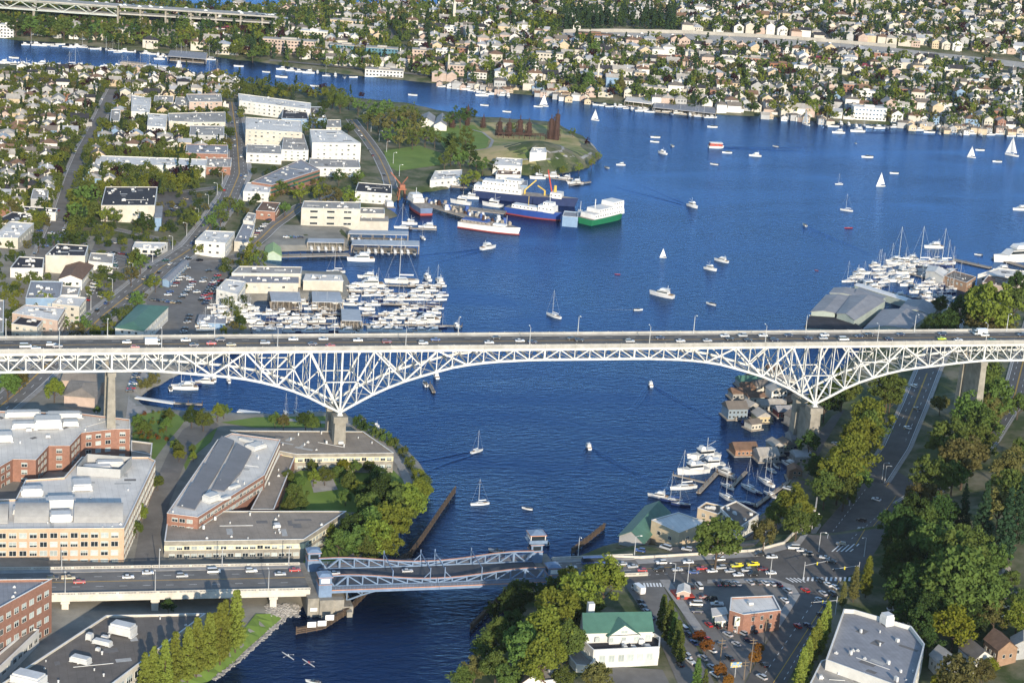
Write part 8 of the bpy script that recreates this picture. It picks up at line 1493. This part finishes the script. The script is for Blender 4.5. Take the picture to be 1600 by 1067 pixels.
g = G(733, 36); r = empty('church', g, 'dark-roofed church with slender white tower on the far ridge', 'church'); o = MB(); o.box(0, 12, -16, 16, -4, 6); o.build('wall', STUCCO, r); o = MB(); o.gable(0, 12, -16, 16, 6, 14, 0, 'y', .8); o.build('roof', R_BLUEG, r); o = MB(); o.box(-3, 0, 18, 21, -4, 22); o.hexa([(-3, 18, 22), (0, 18, 22), (0, 21, 22), (-3, 21, 22)], [(-1.6, 19.4, 27), (-1.4, 19.4, 27), (-1.4, 19.6, 27), (-1.6, 19.6, 27)]); o.build('tower', STUCCO, r)
for px, py, h, lab in ((933, 138, 26, 'slim white smokestack near the far marina'), (700, 118, 22, 'slim white stack by the pink flats')):
    g = G(px, py); r = empty('smokestack', g, lab, 'chimney'); o = MB(); o.cyl((0, 0), 1.3, .9, -1, h, 10); o.build('shaft', CREAM, r); o = MB(); o.cyl((0, 0), 1.05, 1.05, h, h+.6, 10); o.build('rim', CONC_D, r)
# covered docks and houseboats on the far shore
for p, lab in (([(976, 158), (1018, 163), (1020, 154), (980, 151)], 'white-roofed covered dock on the far shore'), ([(1020, 168), (1118, 178), (1118, 168), (1024, 158)], 'long dark-roofed covered dock on the far shore'), ([(262, 88), (322, 93), (324, 83), (266, 79)], 'grey covered dock on the far channel')):
    Q = ccw(np.array([at(x, y, 5)[:2] for x, y in p])); c = Q.mean(0); r = empty('covered_moorage', (*c, 0), lab, 'boat shelter'); o = MB(); o.prism([tuple(v-c) for v in Q], 4.6, 5.2); o.build('roof', R_WHITE if 'white' in lab else R_BLUEG, r); o = MB(); o.prism([tuple((v-c)*.9) for v in Q], -.3, .8); o.build('float', WOODD, r)
    for i in range(4):
        for t in (0, .33, .66): v = (Q[i]*(1-t)+Q[(i+1) % 4]*t)-c; o = MB(); o.box(v[0]-.2, v[0]+.2, v[1]-.2, v[1]+.2, -2, 4.6); o.build('post', WOODD, r)
    k = int(np.hypot(*(Q[1]-Q[0]))/5) if np.hypot(*(Q[1]-Q[0])) > np.hypot(*(Q[2]-Q[1])) else int(np.hypot(*(Q[2]-Q[1]))/5)
FH = [house_mesh(*a) for a in ((8, 7, 4, 2.2, 0, 0), (9, 7, 5.5, 1.8, 1, 0))]
for x in list(np.arange(800, 925, 7.5))+list(np.arange(1190, 1300, 8))+list(np.arange(1400, 1600, 7))+list(np.arange(690, 790, 9)):
    for row in range(2):
        if rng.random() < .38: continue
        px, py = x+rng.uniform(-4, 4), fshore(x)+2.5-row*4.5+rng.uniform(-2, 2.5); g = at(px, py, 0); wc, rc = rng.choice(['white', 'cream', 'grey', 'grey', 'tan', 'pink', 'tan']), rng.choice(['grey', 'dark', 'brown', 'dark']); o = put('houseboat', rng.choice(FH), None, (g[0], g[1], .4), rad(-14)+rng.choice((0, 1.57)), rng.uniform(.8, 1.1))
        for k, m in ((0, HW[wc]), (1, HR[rc])): o.material_slots[k].link = 'OBJECT'; o.material_slots[k].material = m
        tag(o, f'{wc} houseboat with {rc} roof in the rows along the far shore', 'houseboat', 'houseboats on the far shore')
for x in list(np.arange(40, 330, 9))+list(np.arange(440, 560, 14))+list(np.arange(690, 800, 8))+list(np.arange(925, 975, 9))+list(np.arange(980, 1120, 7))+list(np.arange(1290, 1400, 12))+list(np.arange(1420, 1600, 16)):
    boat(rng.choice(['motor', 'motor', 'sail', 'run']), x, fshore(x)+rng.uniform(2, 6), rng.uniform(8, 13), rng.choice((90, -90, 170)), 'moored along the far shore', 'boats on the far shore')
for x in np.arange(5, 350, 8.5):                       # moored boats on the left slope's lake edge
    py = np.interp(x, [0, 100, 200, 300, 380], [103, 107, 112, 121, 130])-rng.uniform(-1, 5); boat(rng.choice(['motor', 'motor', 'trawl', 'sail']), x, py, rng.uniform(10, 16), rng.choice((90, -90)), 'moored along the near edge of the far channel', 'boats on the far channel')
# houses on the far hillside: the largest as things, the rest as one mass
def fdens(x, y):
    if 880 < x < 1060 and 22 < y < 55: return .06
    if x < 420: return .2
    if y < 45 and x < 900: return .3
    if y < 30: return .5
    return .85
cand = []; gpl = []
sh_y = lambda x: fshore(max(0, min(1600, x)))-5
yfw = lambda x: np.interp(x, [q[0] for q in FW], [q[1] for q in FW])
onfw = lambda x, y: x > 870 and -9 < y-yfw(x) < 10
U, Vv = np.array([-math.sin(rad(-12)), math.cos(rad(-12))]), np.array([math.cos(rad(-12)), math.sin(rad(-12))])
pts = []
for k, v in enumerate(np.arange(700, 2900, 15.5)):       # rows of lots following the street grid
    if k % 3 == 2: continue
    for u in np.arange(-1500, 900, 13.0): q = Vv*(v+rng.uniform(-2, 2))+U*(u+rng.uniform(-2.5, 2.5)); pts.append((q[0], q[1]))
pts = np.array(pts); zz = H(pts[:, 0], pts[:, 1]); df_ = np.minimum(sdf(SHORE_F, pts[:, 0], pts[:, 1]), -sdf(BAY, pts[:, 0], pts[:, 1]))
for q, z, d_ in zip(pts, zz, df_):
    if d_ < 9 or z < 1.2: continue
    px, py = px_of((q[0], q[1], z))
    if -12 < px < 1615 and -12 < py < 215 and not onfw(px, py) and rng.random() < fdens(px, py): cand.append((px, py)); gpl.append((q[0], q[1], z))
gp = np.array(gpl); order = np.argsort(-np.array(cand)[:, 1]); cnt = 0
for i in order:
    g = gp[i]
    if g[2] < 1.2 or not free(g[0], g[1], 4.0): continue
    taken.append((g[0], g[1], 4.6)); px, py = cand[i]; rz = rad(-12)+rng.choice((0, 1.5708, 3.1416)); s = rng.uniform(1.0, 1.5)
    if cnt < 150: house(g[0], g[1], rz, 'on the far shore '+('left of the teal offices' if px < 510 else 'between the teal offices and far marina' if px < 760 else 'above the far houseboats' if px < 960 else 'above the covered docks' if px < 1190 else 'left of the white lakeside block' if px < 1330 else 'right of the white lakeside block'), 'houses on the far shore', s); cnt += 1
    else: MASS.append((g, rz, s))
MW = [WHITEWALL, WHITEWALL, STUCCO, STUCCO, GREYWALL, TAN, PINK, GREYWALL]; MR = [R_GREY, R_GREY, R_DARK, R_BROWN, R_METAL, R_BLACK]; ML = MW+MR+[GLASS]
HD = []
for me in HM:
    V = np.array([v.co[:] for v in me.vertices]); HD.append((V, [tuple(p.vertices) for p in me.polygons], [p.material_index for p in me.polygons]))
VV, FF, MI, base = [], [], [], 0
for g, rz, s in MASS:
    V, F, mi = rng.choice(HD); ca, sa = math.cos(rz)*s, math.sin(rz)*s; VV.append(np.stack([V[:, 0]*ca-V[:, 1]*sa+g[0], V[:, 0]*sa+V[:, 1]*ca+g[1], V[:, 2]*s+g[2]], 1))
    w0, r0 = rng.randrange(len(MW)), len(MW)+rng.randrange(len(MR)); FF += [tuple(base+q for q in f) for f in F]; MI += [w0 if m == 0 else r0 if m == 1 else len(ML)-1 for m in mi]; base += len(V)
me = bpy.data.meshes.new('hillside_houses'); me.from_pydata(np.concatenate(VV).tolist(), [], FF)
for m in ML: me.materials.append(m)
me.polygons.foreach_set('material_index', MI); me.update(); tag(put('hillside_houses', me), 'mass of small pale houses covering the slopes round the lake', 'houses', None, 'stuff')
# woods on the far hillside
FARP = {'broad': [broad_V(22, 6, 0.095) for _ in range(5)], 'conifer': [conifer_V(26, 6, 0.07) for _ in range(3)]}
cand = []
for y in np.arange(-12, 205, 3.6):
    for x in np.arange(-10, 1612, 8.6 if y > 60 else 7.4):
        xx, yy = x+rng.uniform(-4, 4), y+rng.uniform(-2, 2)
        if yy > sh_y(xx)+1: continue
        if onfw(xx, yy): continue
        p_ = .95 if fdens(xx, yy) < .4 else .46 if xx > 740 and yy > 55 else .62
        if rng.random() < p_: cand.append((xx, yy))
gp = GN(cand)
for (px, py), g in zip(cand, gp):
    if g[2] < 1.2 or not free(g[0], g[1], -1.6): continue
    fo = 880 < px < 1060 and 22 < py < 55; k = 'conifer' if rng.random() < (.75 if fo else .16) else 'broad'; c = 'conifer' if k == 'conifer' else 'dark' if fo else rng.choice(['green']*6+['dark']*3+['bright']*3+['olive', 'olive', 'purple'])
    stuff_tree('far', k, g[0], g[1], g[2], rng.uniform(8, 14.5)*(1.5 if k == 'conifer' else 1.0), c)
stuff_build('far', 'far_woods', 'dense woods and garden trees covering the far hillside', 'woods', FARP)
trees([(25, 40, 12, 'dark'), (48, 42, 12), (75, 38, 12, 'dark'), (100, 44, 12), (135, 42, 12, 'dark'), (150, 48, 11), (175, 43, 12), (205, 46, 11, 'dark'), (225, 42, 11), (250, 44, 11, 'dark'), (285, 38, 10), (320, 40, 10, 'dark'), (1225, 168, 9, 'bright'), (1240, 169, 9, 'yellow'), (1270, 168, 9, 'bright'), (1295, 172, 8, 'yellow'), (1400, 170, 10), (1385, 172, 9, 'dark'), (1420, 174, 9), (905, 125, 9, 'dark'), (920, 128, 9, 'tall'), (970, 135, 8, 'tall', 'olive'), (930, 75, 10), (1575, 178, 8, 'bright'), (470, 82, 8), (445, 100, 5), (510, 88, 7), (530, 92, 7), (560, 95, 6), (545, 95, 6), (575, 95, 6, 'olive'), (170, 60, 8, 'dark'), (190, 60, 8, 'dark'), (115, 48, 9), (60, 42, 9, 'dark'), (90, 45, 9), (340, 75, 9, 'dark'), (370, 78, 9), (395, 85, 8)], 'near the far shore', 'trees on the far shore', 'broad_s')

# far freeway traffic, too small to tell apart
o = MB()
for x, y, z, a in FC:
    ca, sa = math.cos(a), math.sin(a); T3 = lambda u, v: (x+u*ca-v*sa, y+u*sa+v*ca); k = rng.randrange(4)
    o.hexa([(*T3(u, v), z+.3) for u, v in ((-2.2, -.9), (2.2, -.9), (2.2, .9), (-2.2, .9))], [(*T3(u, v), z+.9) for u, v in ((-2.2, -.9), (2.1, -.9), (2.1, .9), (-2.2, .9))], k); o.hexa([(*T3(u, v), z+.9) for u, v in ((-1.6, -.8), (1, -.8), (1, .8), (-1.6, .8))], [(*T3(u, v), z+1.5) for u, v in ((-1.1, -.7), (.4, -.7), (.4, .7), (-1.1, .7))], k)
tag(o.build('freeway_traffic', [CARM['white'], CARM['silver'], CARM['grey'], CARM['navy']]), 'tiny cars and trucks on the distant freeway', 'traffic', None, 'stuff')
# ---- thin evening air over the lake
hz = MB(); hz.box(-1400, 4600, -3000, 2400, -7.5, 345); hm = bpy.data.materials.new('haze_air'); hm.use_nodes = True
hn = hm.node_tree.nodes; hn.remove(hn['Principled BSDF']); pv = hn.new('ShaderNodeVolumePrincipled'); pv.inputs['Color'].default_value = (.85, .92, 1.0, 1); pv.inputs['Density'].default_value = 0.000013
hm.node_tree.links.new(pv.outputs[0], hn['Material Output'].inputs['Volume']); struct(hz.build('haze', hm), 'stuff')
# ================================================================ labels that single things out
def _ord(n):
    U = ['', 'first', 'second', 'third', 'fourth', 'fifth', 'sixth', 'seventh', 'eighth', 'ninth', 'tenth', 'eleventh', 'twelfth', 'thirteenth', 'fourteenth', 'fifteenth', 'sixteenth', 'seventeenth', 'eighteenth', 'nineteenth']
    if n < 20: return U[n]
    t = ['', '', 'twent', 'thirt', 'fort', 'fift', 'sixt', 'sevent', 'eight', 'ninet'][n//10 % 10]
    h = '' if n < 100 else ('hundred-' if n < 200 else 'two-hundred-')
    if n >= 100 and n % 100 < 20: return h+(U[n % 100] or 'th')
    return h+(t+'ieth' if n % 10 == 0 else t+'y-'+U[n % 10])
bpy.context.view_layer.update()
def _labels():
    by_l = {}
    for o in THINGS: by_l.setdefault(o['label'], []).append(o)
    for l, L in by_l.items():
        if len(L) < 2: continue
        L.sort(key=lambda o: px_of(o.matrix_world.translation)[0])
        for n, o in enumerate(L):
            w = l.split(); l2 = ' '.join(w[:13])
            o['label'] = l2 + (', leftmost' if n == 0 else ', rightmost' if n == len(L)-1 else f', {_ord(n+1)} from left')
            if 'group' not in o: o['group'] = l
_labels()
